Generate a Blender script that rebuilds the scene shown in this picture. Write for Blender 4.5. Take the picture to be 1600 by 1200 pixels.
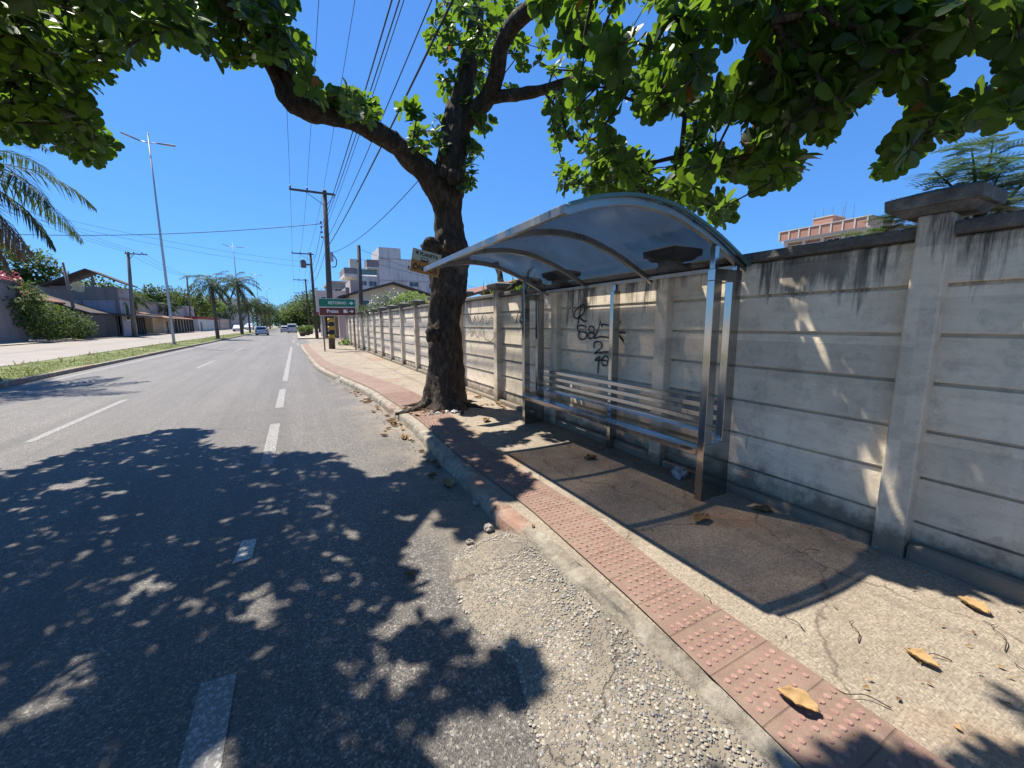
import bpy, math, random
import numpy as np
from mathutils import Vector, Matrix, noise
R_ = math.radians
for o in list(bpy.data.objects): bpy.data.objects.remove(o)
scene = bpy.context.scene
col = scene.collection
random.seed(4); rng = np.random.default_rng(11)

# ------------------------------------------------------------------ camera
cd = bpy.data.cameras.new('camera'); cam = bpy.data.objects.new('camera', cd); col.objects.link(cam)
cd.sensor_width = 36.0; cd.lens = 36.0*630/1600; cd.clip_start = 0.05; cd.clip_end = 3000
RC = [[0.8832188606977107, -0.0791789560339362, 0.4622284467979161],
      [-0.4688568197438128, -0.12831140777012628, 0.8739047231911304],
      [-0.00988568093536013, -0.9885680935360115, -0.15045064890195686]]
cam.matrix_world = Matrix([[RC[0][0], -RC[0][1], -RC[0][2], 0.0], [RC[1][0], -RC[1][1], -RC[1][2], 0.0],
                           [RC[2][0], -RC[2][1], -RC[2][2], 1.73], [0, 0, 0, 1]])
scene.camera = cam
# ------------------------------------------------------------------ sky, sun, exposure
SUN = Vector((-.255, .485, 1.0)).normalized()
wd = bpy.data.worlds.new('World'); scene.world = wd; wd.use_nodes = True
nt = wd.node_tree; nt.nodes.clear()
sky = nt.nodes.new('ShaderNodeTexSky'); sky.sky_type = 'NISHITA'; sky.sun_disc = False
sky.sun_elevation = math.asin(SUN.z); sky.sun_rotation = math.atan2(SUN.x, SUN.y)
sky.air_density = 1.0; sky.dust_density = 0.15; sky.ozone_density = 3.0; sky.altitude = 0
gm = nt.nodes.new('ShaderNodeGamma'); gm.inputs[1].default_value = 0.62
hs = nt.nodes.new('ShaderNodeMix'); hs.data_type = 'RGBA'; hs.blend_type = 'MULTIPLY'; hs.inputs[0].default_value = 1.0; hs.inputs[7].default_value = (.47, 1.03, 1.90, 1)
bg = nt.nodes.new('ShaderNodeBackground'); bg.inputs[1].default_value = 0.096
wo = nt.nodes.new('ShaderNodeOutputWorld')
nt.links.new(sky.outputs[0], gm.inputs[0]); nt.links.new(gm.outputs[0], hs.inputs[6]); nt.links.new(hs.outputs[2], bg.inputs[0]); nt.links.new(bg.outputs[0], wo.inputs[0])
sd = bpy.data.lights.new('sun', 'SUN'); sd.energy = 5.0; sd.angle = R_(0.53); sd.color = (1.0, .935, .83)
sun = bpy.data.objects.new('sun', sd); col.objects.link(sun)
sun.rotation_euler = (-SUN).to_track_quat('-Z', 'Y').to_euler(); sun.location = (0, 0, 40)
vs = scene.view_settings; vs.view_transform = 'Standard'; vs.look = 'None'; vs.gamma = 1.0; vs.exposure = 0.93; vs.use_curve_mapping = False
scene.cycles.use_denoising = True
scene.cycles.denoiser = 'OPENIMAGEDENOISE'; scene.cycles.denoising_input_passes = 'RGB_ALBEDO_NORMAL'; scene.cycles.denoising_prefilter = 'ACCURATE'
scene.cycles.max_bounces = 8; scene.cycles.transparent_max_bounces = 12

# ------------------------------------------------------------------ helpers
class MB:
    def __init__(s): s.v = []; s.f = []; s.m = []
    def add(s, v, f, mi=0):
        o = len(s.v); s.v.extend([tuple(p) for p in v])
        for q in f: s.f.append(tuple(i+o for i in q)); s.m.append(mi)
        return s
    def box(s, x0, x1, y0, y1, z0, z1, mi=0):
        v = [(x0,y0,z0),(x1,y0,z0),(x1,y1,z0),(x0,y1,z0),(x0,y0,z1),(x1,y0,z1),(x1,y1,z1),(x0,y1,z1)]
        return s.add(v, [(3,2,1,0),(4,5,6,7),(0,1,5,4),(1,2,6,5),(2,3,7,6),(3,0,4,7)], mi)
    def frustum(s, cx, cy, z0, z1, ax, ay, bx, by, mi=0):
        v = [(cx-ax,cy-ay,z0),(cx+ax,cy-ay,z0),(cx+ax,cy+ay,z0),(cx-ax,cy+ay,z0),(cx-bx,cy-by,z1),(cx+bx,cy-by,z1),(cx+bx,cy+by,z1),(cx-bx,cy+by,z1)]
        return s.add(v, [(3,2,1,0),(4,5,6,7),(0,1,5,4),(1,2,6,5),(2,3,7,6),(3,0,4,7)], mi)
    def tube(s, pts, rad, n=8, mi=0, cap=True, disp=None):
        pts = [Vector(p) for p in pts]
        if not hasattr(rad, '__len__'): rad = [rad]*len(pts)
        v = []; f = []; prev = None
        for i, p in enumerate(pts):
            t = (pts[min(i+1, len(pts)-1)] - pts[max(i-1, 0)]).normalized()
            if prev is None:
                a = Vector((0, 1, 0)) if abs(t.y) < .9 else Vector((1, 0, 0))
                u = t.cross(a).normalized()
            else:
                u = (prev - t*prev.dot(t)).normalized()
            prev = u; w = t.cross(u)
            for k in range(n):
                an = 2*math.pi*k/n; d = u*math.cos(an)+w*math.sin(an)
                r = rad[i]
                if disp: r = disp(p, d, r)
                v.append(p+d*r)
        for i in range(len(pts)-1):
            for k in range(n):
                a = i*n+k; b = i*n+(k+1) % n
                f.append((a, b, b+n, a+n))
        if cap:
            f.append(tuple(range(n))[::-1]); f.append(tuple(range((len(pts)-1)*n, len(pts)*n)))
        return s.add(v, f, mi)
    def cyl(s, p0, p1, r0, r1=None, n=10, mi=0): return s.tube([p0, p1], [r0, r0 if r1 is None else r1], n, mi)
    def prism(s, poly, lo, hi, axis='y', mi=0):
        n = len(poly)
        def P(a, b, c): return (a, c, b) if axis == 'y' else ((c, a, b) if axis == 'x' else (a, b, c))
        v = [P(a, b, lo) for a, b in poly] + [P(a, b, hi) for a, b in poly]
        f = [tuple(range(n))[::-1], tuple(range(n, 2*n))] + [(i, (i+1) % n, n+(i+1) % n, n+i) for i in range(n)]
        return s.add(v, f, mi)
    def quad(s, a, b, c, d, mi=0): return s.add([a, b, c, d], [(0, 1, 2, 3)], mi)

def tag(o, label=None, cat=None, group=None, kind=None):
    if label: o['label'] = label
    if cat: o['category'] = cat
    if group: o['group'] = group
    if kind: o['kind'] = kind
    return o
def empty(name, loc, label, cat, group=None):
    o = bpy.data.objects.new(name, None); col.objects.link(o); o.location = loc; o.empty_display_size = .2
    return tag(o, label, cat, group)
def root_loc(o):
    p = Vector((0, 0, 0))
    while o is not None: p = p + o.location; o = o.parent
    return p
def link(name, me, mat, parent=None, loc=None, smooth=False, bevel=0, kind=None):
    for m in (mat if isinstance(mat, (list, tuple)) else [mat]): me.materials.append(m)
    if smooth: me.polygons.foreach_set('use_smooth', [True]*len(me.polygons))
    o = bpy.data.objects.new(name, me); col.objects.link(o)
    if parent is not None: o.parent = parent
    elif loc is not None: o.location = loc
    if bevel:
        b = o.modifiers.new('bevel', 'BEVEL'); b.width = bevel; b.segments = 2; b.limit_method = 'ANGLE'; b.angle_limit = R_(40)
    if kind: o['kind'] = kind
    return o
def build(mb, name, mat, parent=None, loc=None, smooth=False, bevel=0, kind=None, sharp=False):
    off = root_loc(parent) if parent is not None else Vector(loc or (0, 0, 0))
    me = bpy.data.meshes.new(name)
    me.from_pydata([(x-off.x, y-off.y, z-off.z) for x, y, z in mb.v], [], mb.f)
    me.polygons.foreach_set('material_index', mb.m)
    me.update()
    o = link(name, me, mat, parent, loc, smooth or sharp, bevel, kind)
    if sharp: me.set_sharp_from_angle(angle=R_(35))
    return o
def np_mesh(name, V, F, rnd=None):
    """V (n,3), F (m,k) arrays of equal sided faces"""
    me = bpy.data.meshes.new(name); m, k = F.shape
    me.vertices.add(len(V)); me.vertices.foreach_set('co', V.astype(np.float32).ravel())
    me.loops.add(m*k); me.loops.foreach_set('vertex_index', F.astype(np.int32).ravel())
    me.polygons.add(m); me.polygons.foreach_set('loop_start', np.arange(0, m*k, k, dtype=np.int32))
    me.update(calc_edges=True); me.validate()
    if rnd is not None:
        at = me.attributes.new('rnd', 'FLOAT', 'POINT'); at.data.foreach_set('value', rnd.astype(np.float32))
    return me
def copy_tree(o, parent=None):
    c = o.copy(); col.objects.link(c)
    if parent is not None: c.parent = parent
    for ch in list(o.children): copy_tree(ch, c)
    return c
def spline(pts, n):
    P = np.array(pts, float); out = []
    Q = np.vstack([2*P[0]-P[1], P, 2*P[-1]-P[-2]])
    for i in range(1, len(Q)-2):
        for t in np.linspace(0, 1, n, endpoint=False):
            a, b, c, d = Q[i-1:i+3]
            out.append(.5*((2*b)+(-a+c)*t+(2*a-5*b+4*c-d)*t*t+(-a+3*b-3*c+d)*t**3))
    out.append(P[-1]); return np.array(out)
def frame_norm(a): return a/np.maximum(np.linalg.norm(a, axis=1, keepdims=True), 1e-9)

# ---- many leaves at once
OBO = [(0, .04, 0), (.28, .30, .03), (.58, .50, .05), (.84, .46, .03), (1.0, .18, 0)]
LANCE = [(0, .08, 0), (.4, .5, .03), (1.0, .04, 0)]
def leaves(name, pos, d, up, L, W, rnd, tmpl=OBO, fold=.18, droop=.25):
    N = len(pos); d = frame_norm(d); s = frame_norm(np.cross(d, up)); u = np.cross(s, d)
    rows = len(tmpl); V = np.zeros((N, rows, 3, 3))
    for i, (t, w, b) in enumerate(tmpl):
        c = pos + d*(L*t)[:, None] - u*(L*droop*t*t)[:, None]
        for j, k in enumerate((-1, 0, 1)):
            V[:, i, j] = c + s*(W*w*k)[:, None] + u*(W*w*fold*abs(k))[:, None]
    F = []
    for i in range(rows-1):
        for j in range(2): F.append((i*3+j, i*3+j+1, (i+1)*3+j+1, (i+1)*3+j))
    F = np.array(F)[None] + (np.arange(N)*rows*3)[:, None, None]
    return np_mesh(name, V.reshape(-1, 3), F.reshape(-1, 4), np.repeat(rnd, rows*3))
def rdir(n, zmin=-1, zmax=1):
    z = rng.uniform(zmin, zmax, n); a = rng.uniform(0, 2*np.pi, n); r = np.sqrt(1-z*z)
    return np.stack([r*np.cos(a), r*np.sin(a), z], 1)

# ------------------------------------------------------------------ materials
class NT:
    def __init__(s, name):
        s.m = bpy.data.materials.new(name); s.m.use_nodes = True; s.t = s.m.node_tree
        s.b = s.t.nodes['Principled BSDF']; s.out = s.t.nodes['Material Output']
        s.co = s.t.nodes.new('ShaderNodeTexCoord').outputs['Object']
    def n(s, typ, ins=None, **kw):
        nd = s.t.nodes.new(typ)
        for k, v in kw.items(): setattr(nd, k, v)
        for k, v in (ins or {}).items():
            if hasattr(v, 'node'): s.t.links.new(v, nd.inputs[k])
            else: nd.inputs[k].default_value = v
        return nd
    def map(s, scale=(1, 1, 1), rot=(0, 0, 0)):
        return s.n('ShaderNodeMapping', {'Vector': s.co, 'Scale': scale, 'Rotation': rot}).outputs[0]
    def noise(s, sc, det=5, rough=.6, vec=None, out='Fac'):
        return s.n('ShaderNodeTexNoise', {'Vector': vec or s.co, 'Scale': sc, 'Detail': det, 'Roughness': rough}).outputs[out]
    def vor(s, sc, out='Distance', feat='F1', vec=None, rnd=1.0):
        return s.n('ShaderNodeTexVoronoi', {'Vector': vec or s.co, 'Scale': sc, 'Randomness': rnd}, feature=feat).outputs[out]
    def ramp(s, fac, stops):
        r = s.n('ShaderNodeValToRGB', {'Fac': fac}); e = r.color_ramp.elements
        while len(e) < len(stops): e.new(.5)
        for el, (p, c) in zip(e, stops): el.position = p; el.color = c if len(c) == 4 else (*c, 1)
        return r.outputs[0]
    def mix(s, fac, a, b, typ='MIX'):
        m = s.n('ShaderNodeMix', data_type='RGBA', blend_type=typ)
        for i, v in ((0, fac), (6, a), (7, b)):
            if hasattr(v, 'node'): s.t.links.new(v, m.inputs[i])
            else: m.inputs[i].default_value = v if i == 0 else (*v, 1) if len(v) == 3 else v
        return m.outputs[2]
    def math(s, op, a, b=None, c=None):
        m = s.n('ShaderNodeMath', operation=op)
        for i, v in enumerate((a, b, c)):
            if v is None: continue
            if hasattr(v, 'node'): s.t.links.new(v, m.inputs[i])
            else: m.inputs[i].default_value = v
        return m.outputs[0]
    def xyz(s): return s.n('ShaderNodeSeparateXYZ', {0: s.co}).outputs
    def bump(s, h, st=.3, dist=.01, prev=None):
        b = s.n('ShaderNodeBump', {'Height': h, 'Strength': st, 'Distance': dist})
        if prev is not None: s.t.links.new(prev, b.inputs['Normal'])
        return b.outputs[0]
    def fin(s, base=None, rough=None, normal=None, **kw):
        for k, v in (('Base Color', base), ('Roughness', rough), ('Normal', normal), *kw.items()):
            if v is None: continue
            k = k.replace('_', ' ')
            if hasattr(v, 'node'): s.t.links.new(v, s.b.inputs[k])
            else: s.b.inputs[k].default_value = (*v, 1) if isinstance(v, tuple) and len(v) == 3 else v
        return s.m
def plain(name, c, rough=.6, metal=0.0, var=.25, sc=6.0, bump=0.0, spec=None):
    n = NT(name); k = n.noise(sc, 6)
    base = n.mix(k, tuple(x*(1-var) for x in c), tuple(min(1, x*(1+var)) for x in c))
    nm = n.bump(n.noise(sc*12, 3), .5, bump) if bump else None
    kw = {'Metallic': metal}
    if spec is not None: kw['Specular_IOR_Level'] = spec
    return n.fin(base, rough, nm, **kw)
M = {}
def asphalt(name, c0, c1, worn=0.0):
    n = NT(name)
    big = n.noise(.35, 4); mid = n.noise(2.2, 5, .65)
    agg = n.vor(95, 'Color'); ag = n.n('ShaderNodeSeparateColor', {0: agg}).outputs[0]
    base = n.mix(n.ramp(big, [(.35, (0, 0, 0)), (.65, (1, 1, 1))]), c0, c1)
    base = n.mix(.55, base, n.mix(mid, tuple(.7*x for x in c0), tuple(1.25*x for x in c1)))
    stone = n.ramp(ag, [(.0, (.35, .35, .35)), (.5, (.85, .85, .85)), (.85, (1.3, 1.28, 1.24)), (.97, (2.6, 2.55, 2.45))])
    base = n.mix(.9, base, stone, 'MULTIPLY')
    # tyre tracks and old sealed cracks
    st = n.noise(1.0, 6, .7, n.map((1.6, .05, 1)))
    base = n.mix(n.math('MULTIPLY', n.ramp(st, [(.42, (0, 0, 0)), (.66, (1, 1, 1))]), .6), base, tuple(.55*x for x in c0))
    oil = n.ramp(n.noise(.55, 7, .75, n.map((1, .35, 1))), [(.60, (0, 0, 0)), (.70, (.6, .6, .6))])
    base = n.mix(oil, base, tuple(.35*x for x in c0))
    wv = n.n('ShaderNodeVectorMath', {0: n.co, 1: n.n('ShaderNodeVectorMath', {0: n.noise(3, 4, out='Color'), 'Scale': .35}, operation='SCALE').outputs[0]}, operation='ADD').outputs[0]
    cr = n.vor(.42, 'Distance', 'DISTANCE_TO_EDGE', wv)
    crm = n.math('MULTIPLY', n.ramp(cr, [(0, (1, 1, 1)), (.006, (0, 0, 0))]), n.ramp(n.noise(.5, 2), [(.5, (0, 0, 0)), (.56, (1, 1, 1))]))
    base = n.mix(n.math('MULTIPLY', crm, .6), base, (.02, .02, .02))
    dirt = n.noise(1.3, 6, .7)
    # sand blown along the kerb
    x = n.xyz()[0]
    e = n.math('ADD', n.math('MULTIPLY', n.n('ShaderNodeMapRange', {0: x, 1: .0, 2: 1.4}).outputs[0], .80), n.math('MULTIPLY', n.math('SUBTRACT', dirt, .5), 1.5))
    base = n.mix(n.ramp(e, [(.42, (0, 0, 0)), (.95, (.85, .85, .85))]), base, (.26, .21, .15))
    bh = n.bump(n.vor(150), .75, .006); bh = n.bump(n.noise(40, 3), .4, .004, bh)
    return n.fin(base, .62, bh, Specular_IOR_Level=.5)
M['asphalt'] = asphalt('asphalt', (.100, .090, .080), (.136, .123, .108))
def concrete_floor():
    n = NT('sidewalk_concrete')
    base = n.ramp(n.noise(.9, 6, .65), [(.3, (.20, .165, .12)), (.5, (.275, .232, .178)), (.7, (.325, .28, .222))])
    br = n.noise(9, 6, .7, n.map((1.2, 14, 1), (0, 0, R_(60))))
    base = n.mix(.4, base, n.ramp(br, [(.3, (.165, .135, .10)), (.7, (.42, .36, .285))]))
    sp = n.vor(110, 'Color'); g = n.n('ShaderNodeSeparateColor', {0: sp}).outputs[0]
    base = n.mix(.55, base, n.ramp(g, [(0, (.40, .38, .36)), (.35, (.85, .85, .85)), (.8, (1.1, 1.1, 1.1)), (1, (1.6, 1.56, 1.48))]), 'MULTIPLY')
    rust = n.noise(.75, 3, .5)
    base = n.mix(n.ramp(rust, [(.58, (0, 0, 0)), (.72, (.75, .75, .75))]), base, (.27, .145, .07))
    dk = n.noise(2.6, 7, .75)
    base = n.mix(n.ramp(dk, [(.50, (0, 0, 0)), (.72, (.7, .7, .7))]), base, (.15, .12, .09))
    cw = n.n('ShaderNodeVectorMath', {0: n.co, 1: n.n('ShaderNodeVectorMath', {0: n.noise(4, 4, out='Color'), 'Scale': .25}, operation='SCALE').outputs[0]}, operation='ADD').outputs[0]
    ce = n.ramp(n.vor(.8, 'Distance', 'DISTANCE_TO_EDGE', cw), [(0, (1, 1, 1)), (.009, (0, 0, 0))])
    base = n.mix(n.math('MULTIPLY', ce, .75), base, (.09, .07, .055))
    b = n.bump(br, .5, .006); b = n.bump(n.noise(120, 3), .6, .004, b)
    return n.fin(base, .9, b, Specular_IOR_Level=.25)
M['sidewalk'] = concrete_floor()
def kerb_mat():
    n = NT('kerb_concrete')
    base = n.ramp(n.noise(5, 8, .75), [(.3, (.10, .083, .062)), (.5, (.28, .245, .19)), (.72, (.46, .42, .35))])
    rd = n.ramp(n.noise(1.1, 4), [(.54, (0, 0, 0)), (.66, (.6, .6, .6))])
    base = n.mix(rd, base, (.36, .16, .10))
    b = n.bump(n.noise(18, 7, .75), .9, .03)
    return n.fin(base, .92, b)
M['kerb'] = kerb_mat()
def tactile_mat():
    n = NT('tactile_tile')
    base = n.ramp(n.noise(2.2, 7, .7), [(.28, (.16, .105, .08)), (.5, (.215, .135, .105)), (.75, (.265, .19, .15))])
    x, y, z = n.xyz()
    fy = n.math('ABSOLUTE', n.math('SUBTRACT', n.math('FRACT', n.math('MULTIPLY', y, 1/.25)), .5))
    jt = n.ramp(fy, [(.478, (0, 0, 0)), (.49, (1, 1, 1))])
    base = n.mix(jt, base, (.14, .09, .065))
    dirt = n.noise(6, 7, .75)
    base = n.mix(n.ramp(dirt, [(.46, (0, 0, 0)), (.70, (.8, .8, .8))]), base, (.23, .18, .125))
    base = n.mix(.5, base, n.ramp(n.noise(160, 3), [(.2, (.55, .55, .55)), (.8, (1.3, 1.3, 1.3))]), 'MULTIPLY')
    b = n.bump(n.math('SUBTRACT', 1, jt), .6, .006); b = n.bump(n.noise(90, 4), .5, .004, b)
    return n.fin(base, .88, b)
M['tactile'] = tactile_mat()
def dot_mat():
    n = NT('tactile_dot_worn')
    base = n.ramp(n.noise(25, 5), [(.3, (.22, .115, .09)), (.7, (.34, .205, .165))])
    return n.fin(base, .85, n.bump(n.noise(150, 3), .5, .003))
M['dot'] = dot_mat()
def apron_mat():
    n = NT('exposed_aggregate')
    v = n.co
    wv = n.n('ShaderNodeVectorMath', {0: v, 1: n.n('ShaderNodeVectorMath', {0: n.noise(20, 2, out='Color'), 'Scale': .02}, operation='SCALE').outputs[0]}, operation='ADD').outputs[0]
    d = n.vor(70, 'Distance', 'F1', wv); c = n.n('ShaderNodeSeparateColor', {0: n.vor(70, 'Color', 'F1', wv)}).outputs
    stone = n.ramp(c[0], [(0, (.09, .09, .095)), (.35, (.16, .155, .15)), (.65, (.26, .225, .18)), (1, (.36, .335, .295))])
    mortar = n.ramp(n.noise(6, 6, .7), [(.3, (.125, .105, .078)), (.7, (.235, .20, .15))])
    fac = n.ramp(n.math('ADD', d, n.math('MULTIPLY', c[1], .22)), [(.42, (1, 1, 1)), (.56, (0, 0, 0))])
    base = n.mix(fac, mortar, stone)
    wash = n.ramp(n.noise(1.6, 5, .7), [(.46, (0, 0, 0)), (.72, (.7, .7, .7))])
    base = n.mix(wash, base, (.27, .23, .17))
    cr = n.vor(1.1, 'Distance', 'DISTANCE_TO_EDGE', n.n('ShaderNodeVectorMath', {0: v, 1: n.n('ShaderNodeVectorMath', {0: n.noise(5, 4, out='Color'), 'Scale': .3}, operation='SCALE').outputs[0]}, operation='ADD').outputs[0])
    crm = n.ramp(cr, [(0, (1, 1, 1)), (.012, (0, 0, 0))])
    base = n.mix(n.math('MULTIPLY', crm, .8), base, (.08, .065, .05))
    h = n.math('SUBTRACT', 1, d)
    b = n.bump(n.math('MULTIPLY', h, fac), 1.0, .012); b = n.bump(n.noise(90, 4), .6, .005, b)
    b = n.bump(n.math('SUBTRACT', 1, crm), .8, .01, b)
    return n.fin(base, .85, b)
M['apron'] = apron_mat()
M['edge_strip'] = plain('edge_strip_concrete', (.36, .315, .24), .92, 0, .4, 7, .006)
def paint_mat(name, c, thr=.5):
    n = NT(name)
    w = n.ramp(n.noise(45, 6, .75), [(thr-.1, (1, 1, 1)), (thr+.1, (0, 0, 0))])
    base = n.mix(w, (.17, .165, .16), n.mix(n.noise(8, 5), tuple(.75*x for x in c), c))
    return n.fin(base, .8, n.bump(n.vor(150), .5, .004))
M['paint'] = paint_mat('road_paint', (.68, .67, .62), .40); M['paint_worn'] = paint_mat('road_paint_worn', (.62, .62, .6), .52)
def wall_mat(name, tone=1.0):
    n = NT(name); x, y, z = n.xyz()
    base = n.ramp(n.noise(1.4, 6, .65), [(.3, (.60*tone, .51*tone, .39*tone)), (.5, (.80*tone, .69*tone, .535*tone)), (.7, (.89*tone, .785*tone, .625*tone))])
    base = n.mix(.35, base, n.ramp(n.noise(7, 7, .75, n.map((1, .45, 3))), [(.28, (.46*tone, .385*tone, .28*tone)), (.5, (.84*tone, .71*tone, .525*tone)), (.75, (.94*tone, .82*tone, .63*tone))]))
    # run-off stains from the coping
    st = n.noise(1.0, 6, .7, n.map((1, 9, .8)))
    top = n.n('ShaderNodeMapRange', {0: z, 1: 1.55, 2: 2.3}).outputs[0]
    s1 = n.ramp(n.math('ADD', n.math('MULTIPLY', top, .36), n.math('ADD', n.math('MULTIPLY', n.math('SUBTRACT', st, .5), 1.3), n.math('MULTIPLY', n.math('SUBTRACT', n.noise(.9, 3), .5), .9))), [(.26, (0, 0, 0)), (.46, (.9, .9, .9))])
    base = n.mix(s1, base, (.085*tone, .075*tone, .067*tone))
    bl = n.ramp(n.noise(4.5, 8, .8), [(.50, (0, 0, 0)), (.74, (.6, .6, .6))])
    base = n.mix(bl, base, (.22*tone, .20*tone, .17*tone))
    ef = n.ramp(n.noise(1.0, 5, .7, n.map((1, 7, .7))), [(.60, (0, 0, 0)), (.74, (.55, .55, .55))])
    base = n.mix(ef, base, (.84*tone, .78*tone, .68*tone))
    # splashed earth low on the wall, ragged edge
    low = n.n('ShaderNodeMapRange', {0: z, 1: .62, 2: .16}).outputs[0]
    s2 = n.ramp(n.math('ADD', n.math('MULTIPLY', low, 1.0), n.math('MULTIPLY', n.math('SUBTRACT', n.noise(3.5, 7, .7), .5), 1.5)), [(.45, (0, 0, 0)), (.85, (.8, .8, .8))])
    base = n.mix(s2, base, (.13, .10, .07))
    dd = n.n('ShaderNodeVectorMath', {0: n.n('ShaderNodeVectorMath', {0: n.co, 1: (0, .68, 2.12)}, operation='SUBTRACT').outputs[0], 1: (0, 1.75, 3.6)}, operation='MULTIPLY').outputs[0]
    dl = n.n('ShaderNodeVectorMath', {0: dd}, operation='LENGTH').outputs['Value']
    s3 = n.ramp(n.math('ADD', n.math('SUBTRACT', 1, dl), n.math('MULTIPLY', n.math('SUBTRACT', st, .5), 3.4)), [(.16, (0, 0, 0)), (.62, (.72, .72, .72))])
    base = n.mix(s3, base, (.075, .070, .066))
    pit = n.ramp(n.vor(24, 'Distance'), [(.04, (1, 1, 1)), (.09, (0, 0, 0))])
    pit = n.math('MULTIPLY', pit, n.ramp(n.noise(3, 2), [(.55, (0, 0, 0)), (.6, (1, 1, 1))]))
    base = n.mix(n.math('MULTIPLY', pit, .7), base, (.12, .11, .10))
    pv = n.n('ShaderNodeVectorMath', {0: n.n('ShaderNodeVectorMath', {0: n.co, 1: (0, 2.075, .31)}, operation='DIVIDE').outputs[0]}, operation='FLOOR').outputs[0]
    pt = n.n('ShaderNodeTexWhiteNoise', {'Vector': pv}).outputs['Value']
    base = n.mix(1.0, base, n.ramp(pt, [(0, (.78, .78, .77)), (1, (1.06, 1.05, 1.03))]), 'MULTIPLY')
    b = n.bump(n.noise(14, 8, .7), .45, .012); b = n.bump(n.noise(110, 3), .4, .003, b); b = n.bump(n.math('SUBTRACT', 1, pit), .5, .006, b)
    return n.fin(base, .92, b, Specular_IOR_Level=.25)
M['wall'] = wall_mat('wall_concrete'); M['post'] = wall_mat('post_concrete', .92)
def cap_mat():
    n = NT('weathered_coping')
    base = n.ramp(n.noise(9, 8, .75), [(.3, (.06, .055, .05)), (.55, (.15, .14, .125)), (.78, (.30, .285, .25))])
    return n.fin(base, .95, n.bump(n.noise(30, 7, .75), .8, .012))
M['cap'] = cap_mat()
M['footing'] = plain('footing_concrete', (.20, .165, .125), .95, 0, .45, 5, .01)
M['graffiti'] = plain('graffiti_black', (.03, .03, .035), .6); M['graffiti_grey'] = plain('graffiti_faded', (.17, .16, .155), .7)
def steel(name, c=.62, rough=.13):
    n = NT(name)
    r = n.ramp(n.noise(7, 6, .7, n.map((1, 1, .2))), [(.3, (rough*.5,)*3), (.75, (rough*2.1,)*3)])
    base = n.mix(n.noise(3, 6, .7), (c*.86, c*.83, c*.78), (c, c*.98, c*.95))
    return n.fin(base, r, n.bump(n.noise(3.5, 2), .12, .004), Metallic=1.0)
M['steel'] = steel('polished_stainless', .50, .11); M['steel_dull'] = steel('brushed_stainless', .42, .34)
M['teal'] = plain('sheet_edge_green', (.10, .19, .18), .35, .3)
def roof_mat():
    n = NT('smoked_polycarbonate')
    dust = n.ramp(n.noise(1.7, 6, .65, n.map((.6, 1.2, 1))), [(.36, (.16, .16, .16)), (.72, (.46, .46, .46))])
    tr = n.n('ShaderNodeBsdfTransparent', {'Color': (.51, .475, .445, 1)}).outputs[0]
    df = n.n('ShaderNodeBsdfDiffuse', {'Color': (.075, .074, .08, 1)}).outputs[0]
    tl = n.n('ShaderNodeBsdfTranslucent', {'Color': (.06, .07, .095, 1)}).outputs[0]
    gl = n.n('ShaderNodeBsdfGlossy', {'Color': (.75, .82, .95, 1), 'Roughness': .16}).outputs[0]
    d2 = n.n('ShaderNodeMixShader', {0: .5, 1: df, 2: tl}).outputs[0]
    m1 = n.n('ShaderNodeMixShader', {0: dust, 1: tr, 2: d2}).outputs[0]
    fr = n.math('MULTIPLY_ADD', n.math('POWER', n.n('ShaderNodeLayerWeight', {'Blend': .5}).outputs['Facing'], 4.0), .22, .03)
    m2 = n.n('ShaderNodeMixShader', {0: fr, 1: m1, 2: gl}).outputs[0]
    n.t.links.new(m2, n.out.inputs[0]); return n.m
M['roof'] = roof_mat()
def bark(name, a, b, sc=1.0):
    n = NT(name)
    v = n.map((sc*9, sc*9, sc*3.2))
    cr = n.noise(1.4, 8, .72, v)
    base = n.ramp(cr, [(.3, tuple(.5*x for x in a)), (.5, a), (.72, b)])
    li = n.ramp(n.noise(2.2, 5, .6), [(.60, (0, 0, 0)), (.72, (.7, .7, .7))])
    base = n.mix(li, base, tuple(1.5*x for x in b))
    w = n.vor(1.2, 'Distance', 'DISTANCE_TO_EDGE', n.n('ShaderNodeVectorMath', {0: v, 1: n.n('ShaderNodeVectorMath', {0: n.noise(3, 4, out='Color'), 'Scale': .9}, operation='SCALE').outputs[0]}, operation='ADD').outputs[0])
    bm = n.bump(cr, 1.0, .05); bm = n.bump(w, .9, .05, bm)
    return n.fin(base, .95, bm, Specular_IOR_Level=.15)
M['bark'] = bark('almond_bark', (.068, .054, .043), (.165, .135, .108)); M['twig'] = bark('twig_bark', (.10, .085, .07), (.17, .15, .12), 2)
M['palm_bark'] = bark('palm_bark', (.13, .11, .09), (.24, .21, .18), 1.5)
def leaf(name, dark, light, trans, tf=.45, extra=None, rough=.42):
    n = NT(name)
    r = n.n('ShaderNodeAttribute', attribute_name='rnd').outputs['Fac']
    st = [(0, dark), (.8, light)] + (extra or [])
    base = n.ramp(r, st)
    tc = n.mix(r, tuple(.75*x for x in trans), trans)
    if extra: tc = n.mix(n.ramp(r, [(.985, (0, 0, 0)), (.995, (1, 1, 1))]), tc, extra[-1][1])
    n.fin(base, rough, None, Specular_IOR_Level=.4)
    tl = n.n('ShaderNodeBsdfTranslucent', {'Color': tc}).outputs[0]
    ms = n.n('ShaderNodeMixShader', {0: tf, 1: n.b.outputs[0], 2: tl}).outputs[0]
    n.t.links.new(ms, n.out.inputs[0]); return n.m
M['almond'] = leaf('almond_leaf', (.016, .040, .013), (.040, .080, .020), (.21, .37, .025), .42, [(.985, (.06, .10, .02)), (.995, (.24, .10, .03))])
M['palm'] = leaf('palm_leaflet', (.025, .045, .018), (.065, .10, .038), (.10, .16, .03), .25, None, .75)
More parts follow.
